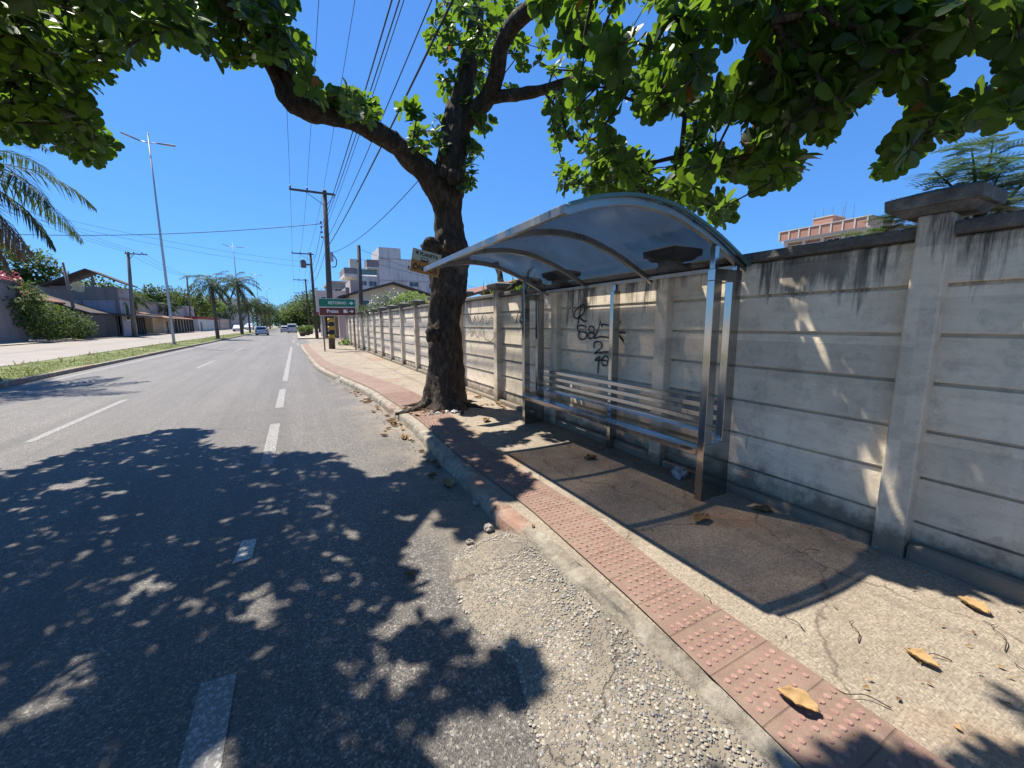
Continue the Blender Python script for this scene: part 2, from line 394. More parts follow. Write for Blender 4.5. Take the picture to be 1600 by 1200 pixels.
M['palm_dead'] = leaf('palm_dead_frond', (.14, .10, .065), (.24, .18, .12), (.2, .14, .07), .2, None, .8)
M['tree'] = leaf('tree_leaf', (.022, .045, .013), (.065, .105, .025), (.15, .22, .03), .3, None, .75)
M['lime'] = leaf('bright_bush_leaf', (.06, .115, .02), (.11, .18, .03), (.25, .38, .04), .4, None, .7)
M['silver'] = leaf('pale_bush_leaf', (.09, .12, .06), (.26, .28, .20), (.2, .24, .1), .3)
M['feather'] = leaf('feathery_leaf', (.035, .075, .035), (.07, .13, .05), (.10, .18, .04), .3)
M['pink'] = leaf('pink_bract', (.35, .06, .10), (.50, .12, .17), (.5, .1, .15), .4)
M['grassblade'] = leaf('grass_blade', (.10, .125, .03), (.22, .235, .07), (.24, .28, .06), .3, None, .8)
M['dry'] = leaf('dry_leaf', (.16, .09, .04), (.42, .27, .12), (.3, .17, .06), .2, None, .75)
def grass_base():
    n = NT('median_grass')
    base = n.ramp(n.noise(1.6, 7, .75), [(.3, (.13, .13, .045)), (.5, (.12, .15, .04)), (.72, (.26, .225, .13))])
    return n.fin(base, .95, n.bump(n.noise(30, 5), .8, .03))
M['grass'] = grass_base()
M['earth'] = plain('earth', (.22, .18, .125), .95, 0, .35, .4, .01)
M['far_road'] = plain('far_road_concrete', (.245, .215, .185), .85, 0, .2, .6, .004)
M['far_pave'] = plain('far_pavement', (.33, .29, .23), .9, 0, .3, .8, .004)
M['pole_conc'] = plain('pole_concrete', (.15, .14, .125), .9, 0, .35, 3, .004)
M['pole_dark'] = plain('weathered_pole', (.075, .068, .06), .9, 0, .3, 3, .004)
M['galv'] = plain('galvanised_steel', (.42, .43, .44), .45, .6, .15, 4)
M['lamp_grey'] = plain('lamp_housing', (.16, .165, .17), .5, .3)
M['wire'] = plain('cable_black', (.018, .018, .02), .6)
M['ceramic'] = plain('insulator', (.10, .06, .045), .35)
M['yellow'] = plain('band_yellow', (.38, .25, .04), .8, 0, .4, 8); M['black'] = plain('band_black', (.02, .02, .02), .8, 0, .4, 8)
M['sign_green'] = plain('sign_green', (.006, .17, .085), .4, 0, .08); M['sign_brown'] = plain('sign_brown', (.15, .03, .015), .4, 0, .08)
M['white'] = plain('white_paint', (.76, .75, .72), .5, 0, .06); M['sign_orange'] = plain('sign_orange', (.50, .20, .035), .5, 0, .15)
M['sign_cream'] = plain('sign_cream', (.50, .49, .38), .5, 0, .1); M['ink'] = plain('sign_ink', (.02, .017, .015), .5)
M['rust_steel'] = plain('rusty_post', (.20, .16, .13), .8, .2, .4, 9)
M['tyre'] = plain('tyre_rubber', (.02, .02, .02), .85); M['rim'] = plain('wheel_rim', (.35, .35, .36), .35, .8)
M['glass'] = plain('dark_glass', (.015, .018, .02), .06, 0, .1, 3, 0, .8)
M['pane'] = plain('window_pane', (.035, .045, .055), .1, 0, .3, 2, 0, .7)
M['red_lamp'] = plain('tail_lamp', (.30, .012, .012), .25); M['plate'] = plain('number_plate', (.5, .5, .48), .5)
M['trash'] = plain('crumpled_plastic', (.42, .42, .44), .25, 0, .3, 30, .004)
def carpaint(name, c):
    n = NT(name); return n.fin(c, .28, None, Coat_Weight=.6)
M['car_white'] = carpaint('car_white', (.66, .67, .68)); M['car_silver'] = carpaint('car_silver', (.42, .43, .45)); M['car_grey'] = carpaint('car_grey', (.2, .21, .22))
M['stone'] = plain('loose_stone', (.30, .26, .21), .95, 0, .4, 20, .004)
def render_mat(name, c, stain=.5, sc=1.0):
    n = NT(name)
    base = n.mix(n.noise(.7*sc, 6, .7), tuple(.8*x for x in c), tuple(min(1, 1.1*x) for x in c))
    st = n.noise(1.0, 6, .7, n.map((1.7*sc, 1.7*sc, .22*sc)))
    base = n.mix(n.math('MULTIPLY', n.ramp(st, [(.48, (0, 0, 0)), (.7, (1, 1, 1))]), stain), base, tuple(.35*x for x in c))
    return n.fin(base, .9, n.bump(n.noise(9, 5), .3, .01))
M['apt'] = render_mat('grey_render', (.56, .54, .53), .7); M['cream'] = render_mat('cream_render', (.62, .54, .43), .25); M['pinkish'] = render_mat('pink_render', (.55, .38, .31), .3)
M['greywall'] = render_mat('grey_house_render', (.22, .205, .20), .5); M['violetwall'] = render_mat('pale_violet_render', (.34, .33, .37), .45); M['whitewall'] = render_mat('white_wall_render', (.62, .60, .57), .5)
M['stonewall'] = render_mat('dark_stone_wall', (.085, .08, .07), .8, 3.0); M['ochre'] = render_mat('ochre_render', (.50, .36, .22), .3)
M['beam'] = render_mat('raw_concrete', (.58, .53, .45), .3); M['slab'] = render_mat('slab_render', (.40, .37, .34), .4)
def brick():
    n = NT('hollow_brick')
    b = n.n('ShaderNodeTexBrick', {'Vector': n.map((1, 1, 1), (0, 0, 0)), 'Color1': (.42, .19, .12, 1), 'Color2': (.33, .14, .09, 1), 'Mortar': (.45, .38, .31, 1), 'Scale': 2.2, 'Mortar Size': .03})
    base = n.mix(.5, n.ramp(n.noise(2.5, 6), [(.3, (.34, .15, .10)), (.7, (.50, .27, .19))]), b.outputs[0])
    return n.fin(base, .9)
M['brick'] = brick()
def tile(name, c):
    n = NT(name)
    w = n.n('ShaderNodeTexWave', {'Vector': n.co, 'Scale': 2.2, 'Distortion': .6}, bands_direction='Y').outputs['Fac']
    base = n.mix(n.noise(3, 6, .7), tuple(.5*x for x in c), tuple(1.3*x for x in c))
    base = n.mix(n.math('MULTIPLY', w, .35), base, tuple(.4*x for x in c))
    return n.fin(base, .9, n.bump(w, .6, .05))
M['tile'] = tile('clay_tile', (.24, .12, .085)); M['tile_dark'] = tile('dark_roof_tile', (.075, .058, .05)); M['redroof'] = tile('red_sheet_roof', (.42, .06, .05))

# ================================================================== SETTING
SW = .13
def gz(x): return max(0.0, min(.95, (-4-x)*.036))
def sheet(name, xs, ys, dz, mat, kind='structure', zf=None):
    xs = list(xs); ys = list(ys); V = []; F = []
    for y in ys:
        for x in xs: V.append((x, y, (zf(x, y) if zf else gz(x))+dz))
    n = len(xs)
    for j in range(len(ys)-1):
        for i in range(n-1): F.append((j*n+i, j*n+i+1, (j+1)*n+i+1, (j+1)*n+i))
    mb = MB(); mb.add(V, F); return build(mb, name, mat, kind=kind)
sheet('ground', [-900, -30.4, -18, -4, 6, 900], [-60, 20, 80, 200, 1500], -.05, M['earth'])
sheet('road', [-7.2, -5.5, -4, -2, 0, 1.3, 14], [-30, 0, 10, 38, 55, 90, 400], 0, M['asphalt'])
sheet('far_road', [-17.7, -14, -9.84], [-30, 40, 90, 400], 0, M['far_road'])
sheet('far_pavement', [-23, -19, -17.7], [-30, 40, 90, 400], .06, M['far_pave'])
sheet('far_road_lane_line', [-13.9, -13.78], [-10, 60, 300], .006, M['paint'])
sheet('median_soil', [-9.72, -8.4, -7.32], [-30, 15, 40, 90, 400], .10, M['grass'])
mb = MB()
for x0, x1 in ((-7.36, -7.2), (-9.84, -9.68)):
    z = gz((x0+x1)/2)
    for k in range(60):
        y = -20+k*7.0
        mb.box(x0+random.uniform(-.01, .01), x1+random.uniform(-.01, .01), y, y+6.96, z-.04, z+.13+random.uniform(-.015, .01))
build(mb, 'median_kerb', M['kerb'], bevel=.02, kind='structure')

# near kerb line (road side), then round the corner of the side street
KP = spline([(1.41, -4), (1.40, .8), (1.41, 1.4), (1.40, 2.4), (1.40, 3.0), (1.45, 4.4), (1.52, 6.4), (1.47, 8.3), (1.38, 10.3), (1.14, 12.3), (.80, 14.9), (.54, 18), (.39, 23.9), (.29, 28.5), (.20, 36), (.45, 38.4), (1.4, 39.6), (3, 40), (14, 40)], 6)
def off_path(P, d):
    T = np.gradient(P, axis=0); T = T/np.linalg.norm(T, axis=1, keepdims=True)
    return P + np.stack([T[:, 1], -T[:, 0]], 1)*d
def strip(name, A, B, za, zb, mat, kind='structure', smooth=False):
    V = [(a[0], a[1], za(a) if callable(za) else za) for a in A] + [(b[0], b[1], zb(b) if callable(zb) else zb) for b in B]
    n = len(A); mb = MB(); mb.add(V, [(i, n+i, n+i+1, i+1) for i in range(n-1)]); return build(mb, name, mat, kind=kind, smooth=smooth)
# kerb: dense, chipped profile
def resample(P, step):
    s = np.concatenate([[0], np.cumsum(np.linalg.norm(np.diff(P, axis=0), axis=1))])
    t = np.arange(0, s[-1], step); return np.stack([np.interp(t, s, P[:, 0]), np.interp(t, s, P[:, 1])], 1)
KD = resample(KP, .05); n = len(KD)
offs = [(-.005, -.03), (.0, .04), (.012, .095), (.035, .122), (.08, .130), (.15, .131), (.17, .12)]
V = []
T = np.gradient(KD, axis=0); T /= np.linalg.norm(T, axis=1, keepdims=True); NN = np.stack([T[:, 1], -T[:, 0]], 1)
for i in range(n):
    x, y = KD[i]
    j = noise.noise(Vector((x*2, y*2.3, 0)))*.025 + noise.noise(Vector((x*9, y*9, 3)))*.014
    chip = max(0, noise.noise(Vector((x*1.2, y*1.6, 7)))-.12)*.12 if y > 2.9 else max(0, noise.noise(Vector((x*2.5, y*3, 7)))-.25)*.06
    for k, (d, z) in enumerate(offs):
        e = (j if k < 4 else j*.4) + (chip if 1 <= k <= 3 else 0)
        p = KD[i] + NN[i]*(d+e)
        zz = z - (chip*.5 if k in (2, 3) else 0) + noise.noise(Vector((x*12, y*12, k*5)))*.006
        if (i % 20) == 0 and k in (1, 2, 3, 4, 5): zz -= .012
        V.append((p[0], p[1], zz))
K = len(offs); F = [(i*K+k, i*K+k+1, (i+1)*K+k+1, (i+1)*K+k) for i in range(n-1) for k in range(K-1)]
mb = MB(); mb.add(V, F); build(mb, 'kerb', M['kerb'], kind='structure')
# sidewalk
A = resample(KP, .25); A2 = off_path(A, .15)
keep = A2[:, 1] < 39.6
A2 = A2[keep]; B2 = np.stack([np.full(len(A2), 4.2), A2[:, 1]], 1)
cols = 14; V = []; F = []
for i in range(len(A2)):
    for c in range(cols):
        t = c/(cols-1); x = A2[i, 0]+(4.2-A2[i, 0])*t; y = A2[i, 1]
        V.append((x, y, SW-.004+.012*noise.noise(Vector((x*.7, y*.7, 2)))*min(1, t*4)))
for i in range(len(A2)-1):
    for c in range(cols-1): F.append((i*cols+c, i*cols+c+1, (i+1)*cols+c+1, (i+1)*cols+c))
mb = MB(); mb.add(V, F); build(mb, 'sidewalk', M['sidewalk'], kind='structure', smooth=True)
# tactile strip and its studs
TI = off_path(resample(KP, .2), .17); TO = off_path(resample(KP, .2), .57); wd_ = np.clip((TO[:, 1]-5.0)/2.5, 0, 1)*.32; wd_ *= np.clip((20-TO[:, 1])/6, 0, 1); TO[:, 0] += wd_
TI[:, 0] = np.where(TI[:, 1] < 4.4, np.interp(TI[:, 1], [-3, .6, 1.49, 2.84, 4.4], [1.47, 1.485, 1.585, 1.66, 1.63]), TI[:, 0]); TO[:, 0] = np.where(TO[:, 1] < 4.4, np.interp(TO[:, 1], [-3, .5, 1.54, 2.55, 4.4], [1.95, 1.955, 1.975, 2.075, 2.04]), TO[:, 0]); k = (TI[:, 1] < 38) & (TI[:, 1] > -3)
strip('tactile_paving', TI[k], TO[k], SW+.012, SW+.012, M['tactile'])
mb = MB(); C = off_path(resample(KP, .05), .37)
TT = np.gradient(C, axis=0); TT /= np.linalg.norm(TT, axis=1, keepdims=True)
for i in range(len(C)):
    x, y = C[i]
    if not (-.6 < y < 9.5): continue
    xa, xb = np.interp(y, TI[::-1, 1] if TI[0, 1] > TI[-1, 1] else TI[:120, 1], TI[:120, 0]), np.interp(y, TO[:120, 1], TO[:120, 0])
    nq = int((xb-xa-.02)/.049)
    for q in range(nq):
        if random.random() < .06: continue
        px = np.array([(xa+xb)/2+(q-(nq-1)/2)*.049, y])
        yy = (px[1]*4) % 1
        if yy < .06 or yy > .94: continue
        r = random.uniform(.0125, .0145); v = []; h = random.uniform(.0035, .0065)
        for rr, zz in ((r, 0), (r*.8, h)):
            for a in range(8): v.append((px[0]+rr*math.cos(a*.785), px[1]+1.15*rr*math.sin(a*.785), SW+.012+zz))
        mb.add(v, [(a, (a+1) % 8, 8+(a+1) % 8, 8+a) for a in range(8)]+[tuple(range(8, 16))])
build(mb, 'tactile_studs', M['dot'], kind='structure')
# exposed aggregate apron ramp up to the kerb
ly = spline([(.68, -3), (.70, 0), (.70, 1.1), (.83, 1.6), (.74, 2.08), (.86, 2.61), (1.12, 2.86)], 12)
V = []; F = []; nc = 16
rows = resample(ly, .05)
for i, (x, y) in enumerate(rows):
    xr = 1.43
    x += .07*noise.noise(Vector((y*3, 1, 0)))+.045*noise.noise(Vector((y*9, 4, 0)))+.03*noise.noise(Vector((y*27, 4, 0)))
    for c in range(nc):
        t = c/(nc-1); zz = .008+.105*t**1.3 + .006*noise.noise(Vector((x*6+t*5, y*7, 0)))
        if c == 0: zz = -.01
        if y > 2.5: zz = -.01+(zz+.01)*max(0.15, (2.9-y)/.4)
        V.append((x+(xr-x)*t, y, zz))
for i in range(len(rows)-1):
    for c in range(nc-1): F.append((i*nc+c, i*nc+c+1, (i+1)*nc+c+1, (i+1)*nc+c))
mb = MB(); mb.add(V, F); build(mb, 'concrete_apron', M['apron'], kind='structure', smooth=True)
# pebbles standing proud of the apron
ico = [(0,0,1)]+[(math.cos(a)*.85, math.sin(a)*.85, .35) for a in np.arange(6)*math.pi/3]+[(math.cos(a), math.sin(a), -.2) for a in np.arange(6)*math.pi/3]
icf = [(0, 1+i, 1+(i+1) % 6) for i in range(6)]; icq = [(1+i, 7+i, 7+(i+1) % 6, 1+(i+1) % 6) for i in range(6)]
mb = MB()
for _ in range(4400):
    y = random.uniform(.2, 2.75); i = min(len(rows)-1, int(np.argmin(abs(rows[:, 1]-y)))); x0 = rows[i, 0]; xr = 1.405
    t = random.random()**1.15; x = x0+.02+(xr-x0-.03)*t
    if noise.noise(Vector((x*3, y*3, 9))) > .28: continue
    z = .008+.105*t**1.3; r = random.uniform(.0045, .011); a = random.uniform(0, 6.28); e = random.uniform(.55, 1); ca, sa = math.cos(a), math.sin(a)
    if y > 2.5: z = z*max(.15, (2.9-y)/.4)
    v = [(x+r*(p[0]*ca-p[1]*e*sa), y+r*(p[0]*sa+p[1]*e*ca), z-r*.06+r*.34*p[2]) for p in ico]
    mi = random.randrange(3); mb.add(v, icf+icq, mi)
o = build(mb, 'embedded_pebbles', [plain('pebble_blue_grey', (.19, .185, .18), .7, 0, .3, 30), plain('pebble_tan', (.30, .255, .195), .8, 0, .3, 30), plain('pebble_pale', (.36, .325, .27), .8, 0, .25, 30)], smooth=True)
tag(o, 'rounded pebbles set in the pale concrete apron beside the kerb', 'pebbles', kind='stuff')
# far side of the side street: second sidewalk
sheet('sidewalk_beyond', [.25, 2, 14], [55.6, 80, 400], .13, M['far_pave'], zf=lambda x, y: 0)
mb = MB(); mb.box(.1, .25, 55.4, 400, -.02, .135); mb.box(.25, 14, 55.4, 55.6, -.02, .135); build(mb, 'kerb_beyond', M['kerb'], kind='structure', bevel=.02)

# painted markings
mb = MB()
def dash(x0, x1, y0, y1, z=.004):
    n = max(1, int((y1-y0)/1.0)); L = [(x0, y0+(y1-y0)*i/n, gz(x0)+z) for i in range(n+1)]; Rr = [(x1, y0+(y1-y0)*i/n, gz(x1)+z) for i in range(n+1)]
    mb.add(L+Rr, [(i, n+1+i, n+2+i, i+1) for i in range(n)])
for y0, y1 in ((.2, 2.24), (5.68, 8.1), (9.68, 12.5), (14.3, 36.6), (46, 54), (62, 70), (78, 86)): dash(-.55+.003*y0, -.40+.003*y0, y0, y1)
for k in range(14): dash(-3.80, -3.67, 8.7-12+12*k, 12.7-12+12*k)
dash(-6.84, -6.70, -10, 300)
dash(.0, .1, 38.7, 44)
build(mb, 'road_markings', M['paint'], kind='structure')
mb = MB(); mb.add([(-.55, 3.37, .004), (-.43, 3.39, .004), (-.42, 3.70, .004), (-.52, 3.72, .004)], [(0, 1, 2, 3)])
build(mb, 'worn_road_marking', M['paint_worn'], kind='structure')

# ---- grass on the median (uncountable)
Ng = 26000
yy = 11+(rng.random(Ng)**2.0)*65; xx = rng.uniform(-9.66, -7.34, Ng)
keep = np.array([noise.noise(Vector((x*.9, y*.6, 0)))+.35*noise.noise(Vector((x*4, y*4, 5))) > -.22 for x, y in zip(xx, yy)])
xx, yy = xx[keep], yy[keep]; Ng = len(xx)
zz = np.array([gz(x) for x in xx])+.095
d = rdir(Ng, .55, 1); L = rng.uniform(.025, .085, Ng)*(1+2.2*(rng.random(Ng) < .03)); up = rdir(Ng, -.2, .2)
me = leaves('grass', np.stack([xx, yy, zz], 1), d, up, L, L*.14+.004, rng.random(Ng), LANCE, .1, .35)
tag(link('grass', me, M['grassblade']), 'short green grass covering the road median strip', 'grass', kind='stuff')

# ================================================================== CONCRETE WALL
wall = empty('concrete_wall', (3.6, 1.08, 0), 'long pale precast concrete panel wall with graffiti behind the bus shelter', 'wall')
PY = [1.08+2.075*k for k in range(-3, 17)]
J = [.38, .69, 1.005, 1.32, 1.63, 1.94, 2.235]
def wobble(a): return a+random.uniform(-.004, .004)
for i, y in enumerate(PY):
    mb = MB(); t = random.uniform(-.012, .012)
    xb = 3.50 if i % 1 == 0 else 3.5
    mb.add([(xb-.015, y-.085, -.02), (3.74, y-.085, -.02), (3.74, y+.085, -.02), (xb-.015, y+.085, -.02), (xb+t, y-.078+t, 2.36), (3.72, y-.078, 2.36), (3.72, y+.078, 2.36), (xb+t, y+.078+t, 2.36)],
           [(3,2,1,0),(4,5,6,7),(0,1,5,4),(1,2,6,5),(2,3,7,6),(3,0,4,7)])
    p = build(mb, 'post', M['post'], wall, bevel=.012)
    mb = MB(); cx = 3.63
    mb.frustum(cx, y, 2.362, 2.405, .15, .15, .185, .19); mb.frustum(cx, y, 2.405, 2.475, .205, .215, .21, .22); mb.frustum(cx, y, 2.475, 2.52, .21, .22, .06, .07)
    build(mb, 'post_cap', M['cap'], p, bevel=.006)
    if i == len(PY)-1: break
    y0, y1 = y+.07, PY[i+1]-.07
    mb = MB(); zb = -.02
    for z in J:
        dx = random.uniform(-.004, .004)
        mb.add([(3.585+dx, y0, zb+.006), (3.63, y0, zb+.006), (3.63, y1, zb+.006), (3.585+dx, y1, zb+.006), (3.60+dx, y0, z-.016), (3.63, y0, z-.016), (3.63, y1, z-.016), (3.60+dx, y1, z-.016)],
               [(3,2,1,0),(4,5,6,7),(0,1,5,4),(1,2,6,5),(2,3,7,6),(3,0,4,7)])
        zb = z
    mb.box(3.632, 3.66, y0, y1, -.02, 2.23)
    build(mb, 'wall_panel', M['wall'], wall, bevel=.006)
    mb = MB(); mb.box(3.55, 3.70, y0, y1, 2.232, 2.312); build(mb, 'coping', M['cap'], wall, bevel=.018)
    if i > 0 or True:
        mb = MB(); mb.box(3.50, 3.586, y0+.02, y1-.02, .05, .215+random.uniform(-.03, .03)); build(mb, 'wall_footing', M['footing'], wall, bevel=.03)
def ribbon(mb, pts, w, x=3.583):
    P = spline([(a, b) for a, b in pts], 6); T = np.gradient(P, axis=0); T /= np.maximum(np.linalg.norm(T, axis=1, keepdims=True), 1e-9)
    Nn = np.stack([-T[:, 1], T[:, 0]], 1); n = len(P)
    def xf(z): return x - .0035
    ws = [w*(.75+.35*abs(math.sin(i*.31+len(pts)))) for i in range(n)]
    A = [(xf(p[1]), p[0]+q[0]*w_, p[1]+q[1]*w_) for p, q, w_ in zip(P, Nn, ws)]; B = [(xf(p[1]), p[0]-q[0]*w_, p[1]-q[1]*w_) for p, q, w_ in zip(P, Nn, ws)]
    mb.add(A+B, [(i, i+1, n+i+1, n+i) for i in range(n-1)])
mb = MB()
for st in ([(4.748,1.636),(4.7,1.806),(4.662,1.941),(4.602,1.973),(4.574,1.923),(4.616,1.846),(4.734,1.781),(4.823,1.804),(4.807,1.882),(4.663,1.961)], [(4.7,1.802),(4.596,1.742),(4.523,1.745)],
    [(4.527,1.655),(4.645,1.683),(4.731,1.654),(4.695,1.594),(4.565,1.586),(4.524,1.535),(4.606,1.482),(4.71,1.519),(4.695,1.594)], [(4.43,1.675),(4.366,1.649),(4.38,1.589),(4.453,1.588),(4.478,1.649),(4.43,1.675)],
    [(4.428,1.588),(4.498,1.556),(4.483,1.511),(4.409,1.507),(4.363,1.542),(4.395,1.578)], [(4.232,1.739),(4.288,1.62),(4.362,1.51),(4.239,1.531),(4.063,1.526)], [(4.069,1.684),(4.215,1.696),(4.19,1.656)],
    [(3.866,1.736),(3.902,1.643),(3.885,1.569),(3.789,1.488),(3.899,1.587),(3.768,1.593)], [(4.357,1.376),(4.366,1.437),(4.283,1.466),(4.206,1.443),(4.219,1.383),(4.339,1.305),(4.262,1.32),(4.056,1.342)],
    [(4.336,1.213),(4.245,1.261),(4.263,1.158),(4.267,1.025)], [(4.336,1.203),(4.198,1.224),(4.065,1.214)], [(4.126,1.289),(4.067,1.254),(4.092,1.163),(4.181,1.165),(4.184,1.245),(4.126,1.289)],
    [(6.725,1.841),(6.691,1.772)], [(6.593,1.725),(6.505,1.891),(6.395,1.902),(6.424,1.77),(6.315,1.729),(6.234,1.885),(6.183,1.78),(6.289,1.69),(6.451,1.783),(6.182,1.883)], [(6.238,1.519),(6.083,1.367)], [(5.883,1.502),(5.787,1.392),(5.741,1.53),(5.859,1.376)],
    [(5.811,1.801),(5.835,1.727),(5.718,1.726),(5.718,1.824),(5.811,1.801)]): ribbon(mb, st, .0115)
build(mb, 'graffiti', M['graffiti'], wall)
mb = MB()
for st in ([(9.069,1.848),(8.874,1.948),(8.709,1.707),(8.433,1.937),(8.277,1.739),(7.988,1.926),(7.883,1.705),(7.691,1.828),(7.478,1.78)], [(9.097,1.46),(8.806,1.604),(8.817,1.431),(8.584,1.572),(8.42,1.424),(8.122,1.609),(8.012,1.418),(7.711,1.349),(7.489,1.493),(7.5,1.63)],
    [(8.95,1.72),(8.86,1.9),(8.78,1.72),(8.9,1.79)], [(8.62,1.72),(8.55,1.88),(8.45,1.74)], [(8.2,1.75),(8.12,1.89),(8.05,1.75)], [(8.75,1.56),(8.62,1.5),(8.75,1.45)], [(8.3,1.56),(8.18,1.46),(8.02,1.56)]): ribbon(mb, st, .008)
build(mb, 'graffiti', M['graffiti_grey'], wall)

# ================================================================== BUS SHELTER
sh = empty('bus_shelter', (3.25, 3.86, SW), 'polished steel bus shelter with curved smoked roof and slatted bench', 'bus shelter')
ARC = spline([(1.60, 2.475), (1.86, 2.555), (2.20, 2.605), (2.55, 2.585), (2.85, 2.505), (3.10, 2.41), (3.32, 2.305), (3.52, 2.20)], 5)
def arc_band(y0, y1, dz0, dz1, x0=None, x1=None):
    P = [p for p in ARC if (x0 is None or p[0] >= x0) and (x1 is None or p[0] <= x1)]
    n = len(P); V = []
    for p in P: V += [(p[0], y0, p[1]+dz0), (p[0], y1, p[1]+dz0), (p[0], y1, p[1]+dz1), (p[0], y0, p[1]+dz1)]
    F = [(0, 1, 2, 3), tuple((n-1)*4+k for k in (3, 2, 1, 0))]
    for i in range(n-1):
        for k in range(4): F.append((i*4+k, (i+1)*4+k, (i+1)*4+(k+1) % 4, i*4+(k+1) % 4))
    return V, F
mb = MB(); mb.add(*arc_band(2.235, 5.485, -.006, .0)); build(mb, 'roof_panel', M['roof'], sh, smooth=False)
for y in (2.27, 3.33, 4.39, 5.45):
    mb = MB(); mb.add(*arc_band(y-.022, y+.022, -.062, -.010)); build(mb, 'roof_arch', M['steel_dull'], sh, sharp=True)
for y in (2.222, 5.498):
    mb = MB(); mb.add(*arc_band(y-.012, y+.012, -.010, .012)); build(mb, 'edge_trim', M['teal'], sh)
mb = MB(); mb.box(1.575, 1.612, 2.24, 5.48, 2.42, 2.478); build(mb, 'front_beam', M['steel_dull'], sh, bevel=.003)
mb = MB(); mb.box(3.455, 3.495, 2.30, 5.42, 2.175, 2.212); build(mb, 'rear_beam', M['steel_dull'], sh, bevel=.003)
def end_frame(y):
    mb = MB(); a, b = y-.035, y+.035
    mb.box(3.085, 3.445, a, b, SW-.01, .645)
    mb.box(3.085, 3.185, a, b, .645, 2.06); mb.box(3.325, 3.445, a, b, .645, 2.06); mb.box(3.085, 3.445, a, b, 2.06, 2.155)
    f = build(mb, 'end_frame', M['steel'], sh, bevel=.004)
    for x, z in ((3.115, 2.40), (3.405, 2.255)):
        mb = MB(); mb.box(x-.024, x+.024, y-.024, y+.024, 2.155, z-.06); build(mb, 'roof_strut', M['steel'], f, bevel=.003)
end_frame(2.27); end_frame(5.45)
mb = MB(); mb.box(3.425, 3.535, 3.825, 3.885, SW-.01, 2.10); f = build(mb, 'middle_post', M['steel'], sh, bevel=.004)
mb = MB(); mb.box(3.455, 3.50, 3.83, 3.88, 2.10, 2.175); build(mb, 'roof_strut', M['steel'], f, bevel=.003)
mb = MB(); mb.box(3.09, 3.40, 2.31, 5.41, .585, .60)
V = []; 
s = build(mb, 'seat', M['steel'], sh, bevel=.003)
mb = MB(); mb.box(3.055, 3.088, 2.305, 5.415, .545, .605); build(mb, 'seat_rail', M['steel'], s, bevel=.006)
for z in (.69, .785, .88, .975):
    mb = MB(); mb.box(3.385, 3.415, 2.31, 5.41, z-.024, z+.024); build(mb, 'backrest_slat', M['steel'], sh, bevel=.005)

# ================================================================== STREET TREE
tree = empty('almond_tree', (2.42, 7.45, SW), 'large leafy street tree with forked dark trunk beside bus shelter', 'tree')
def bdisp(sc, amp, root=False):
    def f(p, d, r):
        q = (p+d*r)
        a = noise.noise(Vector((q.x*sc, q.y*sc, q.z*sc*.5)))+.5*noise.noise(Vector((q.x*sc*2.7, q.y*sc*2.7, q.z*sc*1.3)))+.25*noise.noise(Vector((q.x*sc*6, q.y*sc*6, q.z*sc*2)))
        e = 1+amp*a
        if root and p.z < .75: e += max(0, (.75-p.z))**2*(1.2*max(0, noise.noise(Vector((d.x*1.7, d.y*1.7, 3)))+.25))
        return r*e
    return f
def limb(name, pts, rad, n=14, dense=8, amp=.18, sc=5, parent=tree, mat=None, root=False, smooth=True):
    P = spline(pts, dense); t = np.linspace(0, len(pts)-1, len(P)); r = np.interp(t, range(len(pts)), rad)
    mb = MB(); mb.tube([tuple(p) for p in P], list(r), n, disp=bdisp(sc, amp, root))
    return build(mb, name, mat or M['bark'], parent, smooth=smooth), P
tr, P0 = limb('trunk', [(2.42,7.45,.02),(2.44,7.45,.25),(2.47,7.45,.6),(2.49,7.45,1.1),(2.51,7.45,1.75),(2.57,7.45,2.3),(2.60,7.45,2.75),(2.62,7.45,3.05),(2.66,7.45,3.4),(2.67,7.45,3.75),(2.66,7.45,4.1),(2.72,7.43,4.6),(2.80,7.41,5.05),(2.93,7.4,5.6),(3.08,7.38,6.2),(3.2,7.3,6.9),(3.3,7.2,7.5)],
   [.50,.40,.335,.31,.295,.315,.345,.345,.26,.25,.30,.26,.235,.21,.18,.13,.05], 32, 9, .26, 3.6, root=True)
# burl and sawn knots on the trunk
for (x, y, z, r, nm) in ((2.25, 7.28, 3.06, .155, 'burl'), (2.55, 7.08, 3.10, .12, 'burl'), (2.2, 7.2, 1.55, .13, 'burl'), (2.62, 7.05, 4.25, .11, 'knot'), (2.45, 7.05, 4.3, .075, 'knot'), (2.78, 7.08, 4.15, .09, 'knot')):
    V = []; F = []; nu, nv = 14, 9
    for i in range(nv+1):
        th = math.pi*i/nv
        for j in range(nu):
            d = Vector((math.sin(th)*math.cos(j*2*math.pi/nu), math.sin(th)*math.sin(j*2*math.pi/nu), math.cos(th)))
            k = r*(1+.35*noise.noise(d*2.2+Vector((x*9, z*5, 0)))+.15*noise.noise(d*6))
            V.append((x+d.x*k*1.1, y+d.y*k, z+d.z*k*1.25))
    for i in range(nv):
        for j in range(nu): F.append((i*nu+j, i*nu+(j+1) % nu, (i+1)*nu+(j+1) % nu, (i+1)*nu+j))
    mb = MB(); mb.add(V, F); build(mb, nm, M['bark'], tr, smooth=True)
